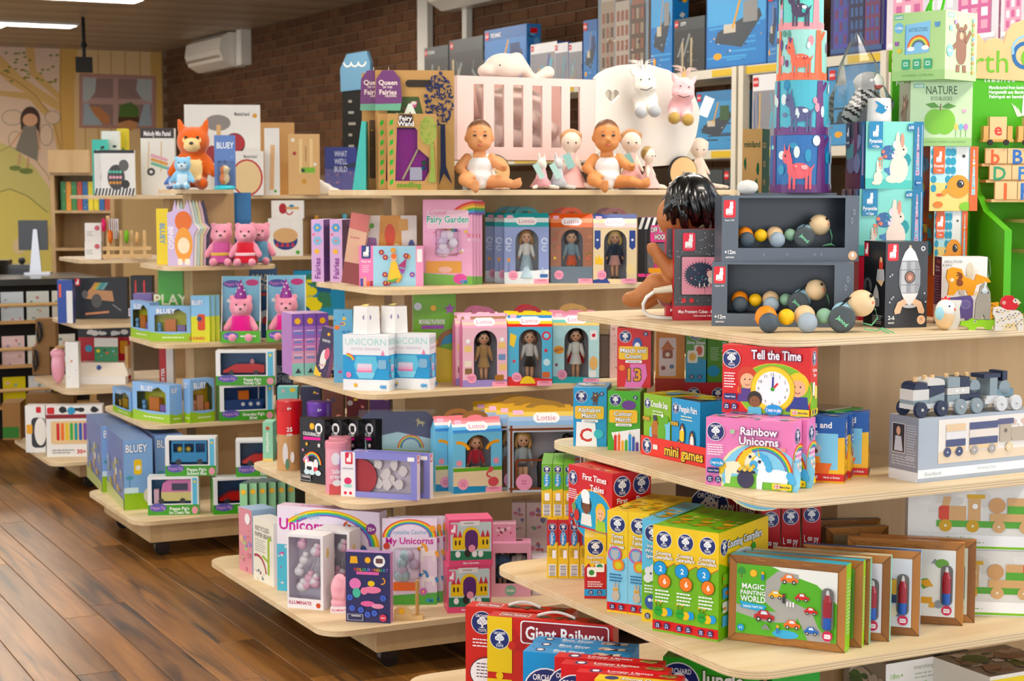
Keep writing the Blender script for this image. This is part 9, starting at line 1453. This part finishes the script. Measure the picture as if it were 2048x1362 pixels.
for i,(x0,x1,y,c,nm)in enumerate(((186,216,279,'4ac0b0','white and teal box on the left of the back row'),(205,240,262,'f0f0ec','white small toy box behind the poppers'),(236,257,257,'e8d82a','yellow and green small box behind the poppers'))):carton('toy_box',nm,'toy box',(x0,None),x1,g[0],c,{'F':lambda f:f.busy(f.w*.1,f.h*.6,f.w*.9,f.h,('1a1a1a','f4f4f0','3a8a4a'),5,i,.2,.4)},A=9.74+.08*i,top=y,d=.06,yaw=-24)
def A_drm(f):w,h=f.w,f.h;f.circ(w*.44,h*.8,w*.17,'8a8480',ry=h*.09);f.circ(w*.66,h*.57,w*.14,'3a1c1a',ry=h*.12);f.circ(w*.66,h*.58,w*.135,'a8242c',ry=h*.1);f.rrect(w*.42,h*.5,w*.48,h*.78,'d8b07a');f.circ(w*.36,h*.45,w*.09,'9a242c',ry=h*.1);f.poly([(w*.42,h*.5),(w*.7,h*.4),(w*.7,h*.32),(w*.42,h*.35)],'d8a86a');f.rrect(w*.55,h*.32,w*.68,h*.42,'b8242c');f.line(w*.5,h*.35,w*.68,h*.05,w*.03,'d8b07a');f.text('Musical band',w*.76,h*.9,h*.04,'6a6a6a',w*.2);f.circ(w*.93,h*.88,w*.03,'d8a03a')
b0=carton('toy_box','white tambourine toy box behind the bath figure','toy box',(440,None),528,g[0],'f0eeea',{'F':lambda f:(f.circ(f.w*.62,f.h*.4,f.w*.36,'b8242c',ry=f.h*.42),f.circ(f.w*.62,f.h*.4,f.w*.32,'e8cfa0',ry=f.h*.38),f.text('Musical band',f.w*.7,f.h*.88,f.h*.07,'6a6a6a',f.w*.3))},A=9.55,top=302,d=.07,yaw=-20)
carton('toy_box','large white drum kit toy box standing above the orange plush','toy box',(371,None),522,g[0],'eeede8',{'F':A_drm},A=9.72,top=209,d=.1,yaw=-20)
carton('toy_box','tall white rain stick box beside the drum kit box','toy box',(530,None),560,g[0],'eeedea',{'F':lambda f:(f.poly([(f.w*.3,f.h*.08),(f.w*.6,f.h*.08),(f.w*.7,f.h*.75),(f.w*.4,f.h*.75)],'e2b888'),f.busy(f.w*.35,f.h*.1,f.w*.65,f.h*.7,('c8503a','3a8a6a','e8a03a'),12,3,.1,.2),f.circ(f.w*.7,f.h*.06,f.w*.1,'5aae4a'))},A=9.55,top=256,d=.07,yaw=-20)
carton('activity_board','wooden busy board with clock hands, bridge and green car','wooden toy',(577,None),640,g[0],'d8b07a',{'F':lambda f:(f.rrect(f.w*.35,f.h*.35,f.w*.45,f.h*.92,'ecd09a'),f.rrect(f.w*.68,f.h*.35,f.w*.78,f.h*.92,'ecd09a'),f.rrect(f.w*.4,f.h*.36,f.w*.85,f.h*.45,'7ab83a'),f.circ(f.w*.47,f.h*.4,f.w*.06,'222222'),f.line(f.w*.56,f.h*.55,f.w*.56,f.h*.8,f.w*.02,'3a2a1a'),f.circ(f.w*.15,f.h*.9,f.w*.06,'f0ead8'),f.circ(f.w*.2,f.h*.68,f.w*.06,'a82a34'),f.circ(f.w*.5,f.h*.22,f.w*.08,'c8942c'),f.circ(f.w*.85,f.h*.5,f.w*.05,'f0f0ec'))},A=9.52,top=268,d=.03,yaw=-22,tilt=-4)
carton('wooden_box','plain wooden game box behind the busy board','wooden toy',(520,None),590,g[0],'c8a070',None,A=9.86,top=245,d=.05,yaw=-20,mat='toywood')
o=blob('cloth',[('s',(0,0,.03),(.055,.035,.04)),('s',(.05,-.01,.02),(.05,.04,.02)),('s',(-.03,0,.06),(.03,.03,.03))],.01,'ece8e0');o.matrix_world=Matrix.Translation(atA(648,9.56,g[0]+.004));tag(o,'crumpled white cloth at the right end of the farthest top shelf','cloth')
bb=carton('picture_book','night blue picture book with pale title left of the teal wedge','book',(650,None),714,g[0],'24348a',{'F':lambda f:(f.poly([(0,0),(f.w,0),(f.w,f.h*.5),(0,f.h*.55)],'5a5a9a'),f.busy(0,f.h*.2,f.w,f.h*.5,('d8946a','8a6a9a','4a4a8a'),14,3),f.poly([(0,f.h*.55),(f.w*.5,f.h*.6),(f.w,f.h*.7),(f.w,f.h*.58)],'1a2448'),f.text("WHAT",f.w*.5,f.h*.86,f.h*.11,'c8d0f0',f.w*.4),f.text("WE'LL",f.w*.5,f.h*.7,f.h*.11,'c8d0f0',f.w*.4),f.text('BUILD',f.w*.5,f.h*.54,f.h*.11,'c8d0f0',f.w*.4))},A=9.62,top=294,d=.02,yaw=-22)
def A_d2(f):f.circ(f.w*.5,f.h*.42,f.w*.35,'2a3a7a',ry=f.h*.26);f.circ(f.w*.5,f.h*.55,f.w*.36,'d8b080',ry=f.h*.2);[f.poly([(f.w*(.2+.15*i),f.h*.25),(f.w*(.32+.15*i),f.h*.25),(f.w*(.26+.15*i),f.h*.38)],'c8404a')for i in range(4)];f.circ(f.w*.85,f.h*.1,f.w*.06,'5aae4a')
b=carton('toy_box','white drum toy box on the second far shelf','toy box',(537,None),606,g[1],'eeece8',{'F':A_d2},A=9.5,top=437,d=.09,yaw=-22)
carton('toy_box','white horn toy box on top of the drum box','toy box',(543,None),608,b.top+.0005,'eeece8',{'F':lambda f:(f.circ(f.w*.35,f.h*.55,f.w*.12,'a8242c',ry=f.h*.3),f.rrect(f.w*.45,f.h*.5,f.w*.85,f.h*.65,'d8a86a'),f.arc(f.w*.55,f.h*.4,f.w*.08,f.w*.12,180,360,'b8343c'),f.circ(f.w*.62,f.h*.7,f.w*.08,'3a8ab0',ry=f.h*.08))},A=9.5,top=401,d=.09,yaw=-22)
rk_=thing('rattle_rack','wooden rack holding bell sticks and coloured rattles','wooden toy',M=Matrix.Translation(atA(205,9.44,g[1]))@Matrix.Rotation(-.35,4,'Z'));k=mmpp(9.9)
for z in(3,18):MB().box(0,0,z*k,92*k,.02,(z+7)*k,'dcb887').build('rail','toywood',rk_)
for x in(8,32,52,76):MB().box(x*k,.005,0,(x+6)*k,.016,(84 if x<30 else 56)*k,'e2c08e').build('post','toywood',rk_)
for x,z,c in((16,44,'e8762c'),(46,44,'7ab83a'),(66,40,'d8b07a'),(4,66,'d82a6a')):MB().lathe([(7*k,-4*k),(13*k,-2*k),(13*k,2*k),(7*k,4*k)],c,16,Matrix.Translation((x*k,-.01,z*k))@Matrix.Rotation(math.pi/2,4,'Y')).build('rattle_ring','toywood',rk_)
for i in range(5):MB().tube([((14+4*i)*k,-.008,40*k),((14+4*i)*k,-.008,78*k)],.004,'d0d0d2',6).build('chime_bar','metal',rk_)
for i in range(2):carton('toy_box',('white rattle box, lower of two at the left end','white rattle box, upper of two at the left end')[i],'toy box',(170,None),203,g[1]+i*.1005,'eceae6',{'F':lambda f:(f.circ(f.w*.75,f.h*.72,f.w*.16,'c8606a'),f.lines(f.w*.1,f.h*.5,f.w*.5,3,f.h*.1,f.h*.04,'9a9a9a'))},A=9.5,h=.1,d=.07,yaw=-24)
R=random.Random(11)
for i,x in enumerate(range(630,728,8)):
 c=R.choice(('6aae3a','d8c83a','2a4a8a','3a8a4a','c8503a','7a5aa0','5ab0c8','d8a03a'));hh=R.uniform(.16,.24);sh=1
 carton('picture_book','%s spined book, %s from the left in the far book row'%({'6aae3a':'green','d8c83a':'yellow','2a4a8a':'navy','3a8a4a':'dark green','c8503a':'red','7a5aa0':'purple','5ab0c8':'teal','d8a03a':'amber'}[c],ORD[i]),'book',(x,None),x+8,g[sh],c,None,A=9.56,h=hh,d=.1,yaw=-20,group='books on the farthest stand')
carton('toy_box','teal and yellow bunting printed box under the fairies boxes','toy box',(588,None),690,g[2],'2a88b0',{'F':lambda f:f.busy(0,0,f.w,f.h,('e8d83a','f0f0f0','1a5a8a','4ab0b8','3a7a5a'),26,2,.15,.35)},A=9.44,h=.26,d=.1,yaw=-22)
def A_xy(f):w,h=f.w,f.h;bunny(f,w*.06,h*.9,h*.16,'d8303a');f.poly([(w*.2,h*.5),(w*.75,h*.42),(w*.72,h*.68),(w*.28,h*.72)],'d8a478');[f.poly([(w*(.3+.05*i),h*.72),(w*(.36+.05*i),h*.71),(w*(.45+.05*i),h*.88),(w*(.39+.05*i),h*.89)],c)for i,c in enumerate(('e8a86a','e8c83a','8ac0a0','4aa0a8','7ab8c0'))];f.circ(w*.42,h*.44,w*.1,'5a5a5a',ry=h*.17);f.circ(w*.2,h*.6,w*.06,'6a6a6a',ry=h*.1);f.line(w*.2,h*.12,w*.65,h*.17,h*.05,'d8946a');f.line(w*.72,h*.35,w*.88,h*.2,h*.015,'c8c8c8')
carton('toy_box','charcoal box picturing a pull-along xylophone car','toy box',(150,638),255,g[2],'1e222c',{'F':A_xy},yaw=-22,top=556,d=.12)
carton('toy_box','dark box with two small bottle pictures beside the xylophone car box','toy box',(262,None),305,g[2],'14161c',{'F':lambda f:[(f.rrect(f.w*a,f.h*.62,f.w*(a+.08),f.h*.9,'c83a3a'),f.circ(f.w*(a+.04),f.h*.5,f.w*.1,'b8a89a'))for a in(.2,.6)]},A=9.55,top=552,d=.1,yaw=-24)
carton('toy_box','blue toy box at the left tip of the third far shelf','toy box',(116,None),146,g[2],'2a4a9a',{'F':lambda f:(f.rrect(f.w*.6,0,f.w,f.h*.75,'e8e8ea',.05),f.rrect(f.w*.1,f.h*.6,f.w*.25,f.h*.9,'e0603a'))},yaw=-24,top=560,d=.08,A=9.5)
pn=thing('toy_piano','cream toy touch piano with a song sheet and blue button','toy piano',M=frame(146,768,g[3],-26));k=mmpp(9.4)
MB().box(-2*k,-.02,0,108*k,.06,16*k,'f0eeea').build('box_base','card',pn);MB().prism([(0,16*k),(112*k,16*k),(112*k,24*k),(104*k,44*k),(14*k,44*k)],-.01,.1,'f2e8da').build('piano_body','plastic',pn);MB().box(104*k,.03,24*k,110*k,.1,76*k,'d8b07a').build('side_panel','toywood',pn);MB().box(40*k,.06,44*k,88*k,.065,92*k,'3a8a5a').build('song_sheet','card',pn);f=Face((40*k,.06,44*k),(1,0,0),(0,0,1),(0,-1,0),48*k,48*k);f.poly([(0,30*k),(48*k,30*k),(48*k,48*k),(0,48*k)],'f0f0ea');f.busy(2*k,2*k,46*k,30*k,('e8d83a','d8503a','8ac0d8','2a2a2a'),10,3);f.done('song_print',pn);MB().ball((54*k,-.012,34*k),5*k,'2a5aa8').build('button','plastic',pn)
carton('toy_box','red and white patterned music toy box behind the toy piano','toy box',(158,None),262,g[3],{'*':'f0eeea','F':'b82430'},{'F':lambda f:(f.poly([(0,f.h*.82),(f.w,f.h*.82),(f.w,f.h),(0,f.h)],'161616'),f.busy(0,f.h*.82,f.w,f.h,('f4f4f0',),12,4,.5,.9),f.circ(f.w*.2,f.h*.6,f.w*.07,'4aa0c8'),f.rrect(f.w*.8,f.h*.5,f.w*.95,f.h*.75,'e8a82a'))},A=9.78,top=656,d=.1,yaw=-24)
for i,(x0,x1,yb,yt)in enumerate(((65,100,755,695),(75,124,0,636))):
 if i==0:kb=carton('gift_box','brown card box with black ribbon, lower of two','gift box',(x0,750),x1,g[3],'8a6a48',None,yaw=-26,top=694,d=.12,mat='kraft');q=kb
 else:q=carton('gift_box','brown card box with black ribbon, upper of two','gift box',(72,None),112,kb.top+.0005,'8f6f4c',None,D=depth(kb.M.translation),h=kb.h,d=.12,yaw=-20,mat='kraft')
 MB().tube([(.02,-.004,q.h*.9),(.01,-.02,q.h*.5),(.02,-.012,q.h*.15),(.035,-.02,q.h*.4),(.03,-.006,q.h*.85)],.009,'1a1814',6).build('ribbon','fabric',q.o,smooth=True)
o=blob('wrapped_gift',[('s',(0,0,.1),(.04,.03,.1)),('s',(0,0,.17),(.045,.03,.03))],.008,'eaa6b8',None,'plastic');o.matrix_world=frame(117,768,g[3],-26);tag(o,'pink soft parcel in clear wrap next to the brown ribbon boxes','parcel')
carton('toy_box','white guitar toy box left of the toy piano','toy box',(132,None),158,g[3],'eeeeec',{'F':lambda f:f.busy(f.w*.1,f.h*.1,f.w*.9,f.h*.7,('3a3a5a','d8b07a','c8503a'),6,3,.1,.2)},A=9.4,top=684,d=.06,yaw=-26)
def A_mx(f):w,h=f.w,f.h;f.poly([(0,h*.83),(w,h*.83),(w,h),(0,h)],'f4f4f2');f.busy(w*.2,h*.83,w,h,('1a1a1a',),14,3,.5,.9);f.rrect(w*.02,h*.84,w*.15,h*.97,'c8242c');f.poly([(0,h*.75),(w,h*.75),(w,h*.83),(0,h*.83)],'8a1a24');f.rrect(w*.08,h*.25,w*.92,h*.7,'e8c89a',.1);[f.rrect(w*(.18+.08*i),h*.32,w*(.235+.08*i),h*.66,c,.4)for i,c in enumerate(('c8242c','e8762c','e8c82a','4aae4a','2a9a9a','2a5ab0','7a4aa0','d84a8a'))];f.circ(w*.87,h*.5,w*.04,'2a5ab0');f.text('30+',w*.62,h*.1,h*.08,'d8403a');f.lines(w*.1,h*.12,w*.5,2,h*.05,h*.02,'8a8a8a');f.circ(w*.45,h*.9,w*.07,'3a9ac8')
carton('toy_box','white toy xylophone box with rainbow keys on the lowest far shelf','toy box',(94,914),206,g[4],'f0efec',{'F':A_mx},yaw=-20,top=812,d=.1)
carton('toy_box','white toy drum box left of the xylophone box','toy box',(52,905),92,g[4],'f0efec',{'F':lambda f:(f.rrect(f.w*.3,f.h*.1,f.w,f.h*.75,'2a2a30',.3),f.circ(f.w*.75,f.h*.45,f.w*.3,'f4f0e8',ry=f.h*.3),f.rrect(f.w*.55,f.h*.85,f.w*.8,f.h*.98,'c8242c'),f.rrect(f.w*.05,f.h*.4,f.w*.35,f.h*.6,'e8a82a'))},yaw=-24,top=812,d=.1)
cb_=carton('gift_box','brown card box with green band at the left end of the lowest far shelf','gift box',(6,880),42,g[4],'9a744a',{'F':lambda f:f.poly([(0,f.h*.05),(f.w*.9,f.h*.05),(f.w*.9,f.h*.35),(0,f.h*.35)],'3f7a3a')},yaw=-20,top=806,d=.2,mat='kraft')
carton('gift_box','long brown card box in shadow under the fourth far shelf','gift box',(55,None),150,g[4],'7a5a38',None,A=9.6,h=.3,d=.1,yaw=-22,mat='kraft')
wu=thing('wall_shelf','pale wooden book shelf unit against the mural wall','shelf',M=frame(110,0,0,-26,13.2));k=mmpp(13.2);zz=lambda py:H+(374-py)*k
MB().box(0,0,0,8*k,.3,zz(300),'d8bc92').build('side_panel','panelwood',wu);MB().box(118*k,0,0,126*k,.3,zz(300),'d8bc92').build('side_panel','panelwood',wu);MB().box(0,.29,0,126*k,.3,zz(345),'c8aa80').build('back_panel','panelwood',wu)
for y in(345,420,495,560):MB().box(8*k,0,zz(y)-.02,118*k,.3,zz(y),'d8bc92').build('shelf_board','panelwood',wu)
MB().box(-2*k,-.02,zz(345),80*k,0,zz(300),'d2b98e').build('header_board','panelwood',wu)
for i in range(9):carton('picture_book','small bright book, %s from the left on the pale shelf by the mural'%ORD[i],'book',(122+i*11,None),122+i*11+10,zz(420),R.choice(('e8d83a','3a8a4a','c8503a','2a6aa8','e8a02a')),{'F':lambda f:f.busy(0,0,f.w,f.h,('f0f0e0','d84a3a','2a2a2a'),5,i)},D=13.28,h=.22,d=.08,yaw=-26,group='books on the pale wall shelf')
# SHOP COUNTER
ct=thing('shop_counter','dark shop counter with wooden card racks on its front','counter',M=Matrix.Translation((.2,11.2,0)))
MB().box(0,0,0,2.5,.7,.98,'1c1814').build('cabinet','matte',ct);MB().box(-.05,-.05,.98,2.55,.72,1.02,'3a3c3c').build('worktop','plastic',ct);MB().box(-.05,.5,1.02,2.0,.72,1.22,'a88a5a').build('upstand','panelwood',ct)
for i,z in enumerate((.8,.52,.26)):
 MB().box(0,-.1,z-.06,2.5,0,z-.04,'c8a070').build('rack_floor','toywood',ct);MB().tube([(0,-.1,z+.06),(2.5,-.1,z+.06)],.012,'d8b482',8).build('rack_rail','toywood',ct)
 for x in(.05,.62,1.24,1.85,2.46):MB().box(x-.02,-.11,z-.06,x+.02,-.09,z+.1,'d0aa78').build('rack_post','toywood',ct)
nn=0
for i,z in enumerate((.74,.46,.2)):
 for j,x in enumerate((.7,.86,1.02,1.3,1.46,1.62,1.9,2.06,2.22)):
  nn+=1;c=R.choice(('e8e8e0','e0c4c8','d8e0dc','ecd0d0','d0dce4')if i<2 else('2a8ac0','d8c83a','e0e4e8'));o=MB().box(0,0,0,.14,.008,.2,c).build('greeting_card','card');o.matrix_world=Matrix.Translation((.2+x,11.2-.06,z+.001));tag(o,'greeting card in the %s rack row of the counter, %s from the left'%(('top','middle','bottom')[i],ORD[j]),'card','greeting cards on the counter');f=face_of('F',.14,.008,.2);f.busy(.01,.01,.13,.19,('c88a90','8aa8a0','b0a0b8','d8b0a0'),5,nn,.15,.35);f.done('front_print',o)
mo=thing('till_screen','black till screen with silver stand on the counter','screen',M=frame(66,0,1.02,-20,11.6));MB().box(-.09,0,.16,.1,.03,.36,'161618').build('screen','plastic',mo);MB().prism([(-.02,0),(.06,0),(.035,.3),(.01,.3)],-.02,.0,'c8c8cc').build('stand','metal',mo);MB().box(-.05,-.06,0,.12,.06,.012,'d0d0d4').build('foot','metal',mo)
tl=thing('cash_drawer','low black cash drawer on the counter','cash drawer',M=frame(20,0,1.02,-20,11.7));MB().box(-.25,-.1,0,.15,.15,.06,'141414').build('drawer','plastic',tl);MB().box(-.2,-.06,.06,.0,.1,.09,'222226').build('keypad','plastic',tl);MB().ball((.08,0,.085),.025,'3a3a3e').build('knob','plastic',tl)
P=Vector((5.0,0,0));D=11.2;k=mmpp(D);cs=thing('chalk_sign','black chalkboard stand sign with a pale blue scalloped top','sign',M=frame(690,0,0,-50,D));zz=lambda py:H+(374-py)*k
MB().prism([(0,0),(60*k,0),(60*k,zz(180)),(0,zz(180))],0,.03,'15130f').build('board','matte',cs);MB().prism([(-2*k,zz(185)),(62*k,zz(180)),(64*k,zz(130)),(56*k,zz(107)),(12*k,zz(112)),(-3*k,zz(140))],-.006,.034,'5f86a0').build('top','paint',cs);f=Face((0,-.007,0),(1,0,0),(0,0,1),(0,-1,0),1,1)
for i in range(3):f.arc((14+16*i)*k,zz(128),7*k,9.5*k,180,360,'e8e4d8')
f.o=Vector((0,-.001,0));[f.rrect(14*k,zz(207+22*i),(22+4*(i%3))*k,zz(202+22*i),'8a867c',.1)for i in range(6)];f.done('chalk_marks',cs)
# BOXED BRICK SETS ON METAL SHELVING ALONG THE BRICK WALL
X0=4.98
def atX(px,z):
 r=(px-1024)/F_PX;D=X0/(SY+r*CY);return atD(px,D,z)
SZ=[2.2,1.79,1.36,.92,.45]
ms=thing('metal_shelving','cream metal shelving along the brick wall with yellow label strips','shelving',M=Matrix.Translation((X0,0,0)))
for i,z in enumerate(SZ):
 MB().box(0,4.0,z-.045,.365,12.3,z,'d8d2c2').build('shelf','paint',ms)
 for y in(4.5,5.6,6.7,7.8,8.9):MB().box(-.004,y,z-.04,0,y+.75,z-.006,'d8b848').build('label_strip','card',ms)
for y in(atX(1478,2).y,atX(1478,2).y-1.15,atX(1478,2).y+1.25,12.3):[MB().box(-.02,y-.02+q,0,.02,y+.02+q,2.2,'dcd6c6').build('upright','paint',ms)for q in(-.03,.03)]
LP={'city':('1c5a9a',('2a7ac0','8a8a8a','e8b02a','3a4a5a','d8d8d8','4aa0d8')),'town':('7a8a98',('9a8a78','b0a498','5a4a40','8a5a4a','c8c0b0','3a3a40')),'dark':('3a4244',('5a6064','b8a888','2a2c2e','8a8f90')),'blue':('2a62a0',('3a78b8','1c3a6a','6a9ac8')),'white':('e4e4e6',('3a5a9a','c8a86a','8a8a90','5ab0c8')),'castle':('2c2c5a',('4a4a9a','2a2a4a','6a3a5a','3a5a8a')),'pink':('e4dce4',('e8a8c0','d8d8e0','c86a9a','f4f0f4')),'lake':('3f7aa8',('4a90c0','3a5a3a','7a6a5a','e8e8e8','2a2a2e'))}
def lego_art(f,kind,pal,seed):
 w,h=f.w,f.h;R=random.Random(seed);q=lambda x0,y0,x1,y1,c:f.poly([(w*x0,h*y0),(w*x1,h*y0),(w*x1,h*y1),(w*x0,h*y1)],c)
 if kind in('town','castle','pink'):
  for i in range(3):
   x=.06+.3*i;t=R.uniform(.6,.82);q(x,.06,x+.28,t,pal[i%3]);f.poly([(w*x,h*t),(w*(x+.28),h*t),(w*(x+.14),h*(t+.14))],pal[(i+1)%4])
   for a in range(3):
    for b in range(4):q(x+.03+.085*a,.12+.13*b,x+.085+.085*a,.21+.13*b,pal[3]if(a+b)%2 else pal[(i+2)%4])
  q(.02,.02,.98,.07,pal[-1])
 elif kind in('city','lake','blue'):
  q(.02,.02,.98,.5,pal[0]);q(.02,.5,.98,.82,pal[-1]if kind=='city' else pal[0])
  for i in range(7):y=R.uniform(.05,.5);q(R.uniform(.02,.5),y,R.uniform(.5,.98),y+.02,pal[-1])
  f.poly([(w*.15,h*.3),(w*.6,h*.22),(w*.92,h*.55),(w*.88,h*.64),(w*.2,h*.42)],'39424c');q(.62,.5,.85,.74,pal[1]);q(.3,.4,.5,.5,'c8c0b0');f.line(w*.45,h*.45,w*.58,h*.8,w*.03,'d8a028');f.circ(w*.2,h*.14,w*.07,'e8a828',ry=h*.04)
 else:
  q(.02,.02,.98,.78,pal[-2])
  for i in range(8):x=R.uniform(.1,.9);f.line(w*x,h*R.uniform(.05,.3),w*(x+R.uniform(-.2,.2)),h*R.uniform(.4,.76),w*R.uniform(.02,.07),pal[i%len(pal)])
 f.busy(w*.05,h*.04,w*.95,h*.4,pal,12,seed,.04,.12)
def lego(label,px0,px1,ytop,sh,kind,word='',d=.1,seed=1,x=0):
 c,pal=LP[kind];z=SZ[sh];P=atX(px0,z);Q=atX(px1,z);w=P.y-Q.y;P.x+=x;h=min(h_for(P,ytop),(SZ[sh-1]-.05-z)if sh else 1.2)
 o=MB().box(0,0,0,w,d,h,{'*':c,'R':pal[0]}).build('brick_set_box','card');o.matrix_world=Matrix.Translation(P+Vector((.012,0,.0005)))@Matrix.Rotation(-math.pi/2,4,'Z');tag(o,label,'toy box');f=face_of('F',w,d,h);lego_art(f,kind,pal,seed);f.rrect(w*.03,h*.84,w*.03+h*.12,h*.96,'c8242c',.1);f.text('LEGO',w*.03+h*.06,h*.9,h*.035,WH,h*.11)
 if word:f.text(word,w*.03+h*.14+w*.15,h*.9,h*.06,WH,w*.3)
 f.done('front_print',o);f=face_of('R',w,d,h);f.busy(0,0,d,h,pal,16,seed+5,.2,.5);f.rrect(d*.25,h*.86,d*.75,h*.94,'c8242c',.1);f.done('side_print',o);return o
for i,a in enumerate((('dark boxed set at the far left above the kraft boxes',846,893,97,0,'dark','TECHNIC'),('grey green boxed set picturing claws',896,962,82,0,'dark',''),('blue boxed ship set behind the plush bunny',966,1049,62,0,'blue','TECHNIC'),('white boxed friends set with street picture, left one',1052,1104,90,0,'white','FRIENDS'),('white boxed set next to the street picture one',1106,1132,88,0,'white',''),('white boxed set with teal band',1134,1160,87,0,'white',''),('dark blue boxed tower set',1163,1190,42,0,'blue',''),('tall grey boxed town hall set',1192,1292,-60,0,'town',''),('blue boxed figures set',1297,1340,-40,0,'city',''),('dark boxed space set with silver rocket',1344,1404,40,0,'dark','CITY'),('blue boxed ship and crane city set',1408,1528,-30,0,'city','CITY'),('blue boxed city set end',1531,1550,-20,0,'blue',''),('dark purple boxed castle set',1656,1762,-80,0,'castle',''),('pale grey boxed dream house set',1768,1990,-80,0,'pink','HOUSE'),('pink boxed pram set in the top right corner',1996,2120,-80,0,'pink',''))):lego(*a,seed=i+2,x=.02 if i==3 else 0)
for i,a in enumerate((('grey blue boxed battle set seen right of the pram',1388,1465,185,1,'lake',''),('boxed garden set left of the stacking tower',1500,1552,140,1,'white',''),('boxed town set behind the map box',1508,1560,195,2,'town',''),('blue boxed boat set behind the plastic bag',1650,1768,135,1,'lake',''),('pink boxed set behind the display board',1780,1960,120,1,'pink',''),('black boxed hero set behind the pram wheel',1400,1440,340,2,'dark',''),('black boxed hero set beside the other',1443,1475,338,2,'dark',''),('golden clear boxed set behind the black haired doll',1255,1330,390,2,'town',''),('dark boxed set farther along behind the pram',1180,1250,360,2,'dark',''))):lego(*a,seed=i+30)
for x,w_ in((838,24),(926,10)):
 P=atX(x,0);P.x=BRICK_X-.06;r=(x-1024)/F_PX;D=(BRICK_X-.06)/(SY+r*CY);P=atD(x,D,0);k=mmpp(D);o=MB().box(0,0,0,.045,w_*k*2.0,CEIL-.001,'d4d0c6').build('wall_conduit','paint');o.matrix_world=Matrix.Translation(P+Vector((0,-w_*k*2,0)));tag(o,'pale upright wall duct, the %s of two on the brick wall'%('wider' if w_>20 else 'thinner'),'duct')
# labels of parts that stand out from their thing
PL={'water_brush':'dark red water brush with blue cap','caster':'black caster wheel','cord_handle':'bright green twisted cord handle','party_hat':'purple party hat with white dots','pull_string':'mint green pull string','antenna':'black antennae','diffuser':'glowing white diffuser','label_strip':'yellow shelf label strip','ribbon':'black ribbon','toy_horse':'black toy horse','ink_pad':'red ink pad','plastic_bag':'crumpled clear plastic bag','felt_sheet':'purple felt sheet','blister':'clear plastic blister','cloud_panel':'pale wooden cloud shaped panel','mane':'fluffy pale mane','vest':'white cotton vest','song_sheet':'printed song sheet','louvre':'beige air louvre','far_bricks':'more brown bricks farther along the wall'}
for o in bpy.data.objects:
 if o.parent:
  n=o.name.split('.')[0]
  if n in PL:o['label']=PL[n]
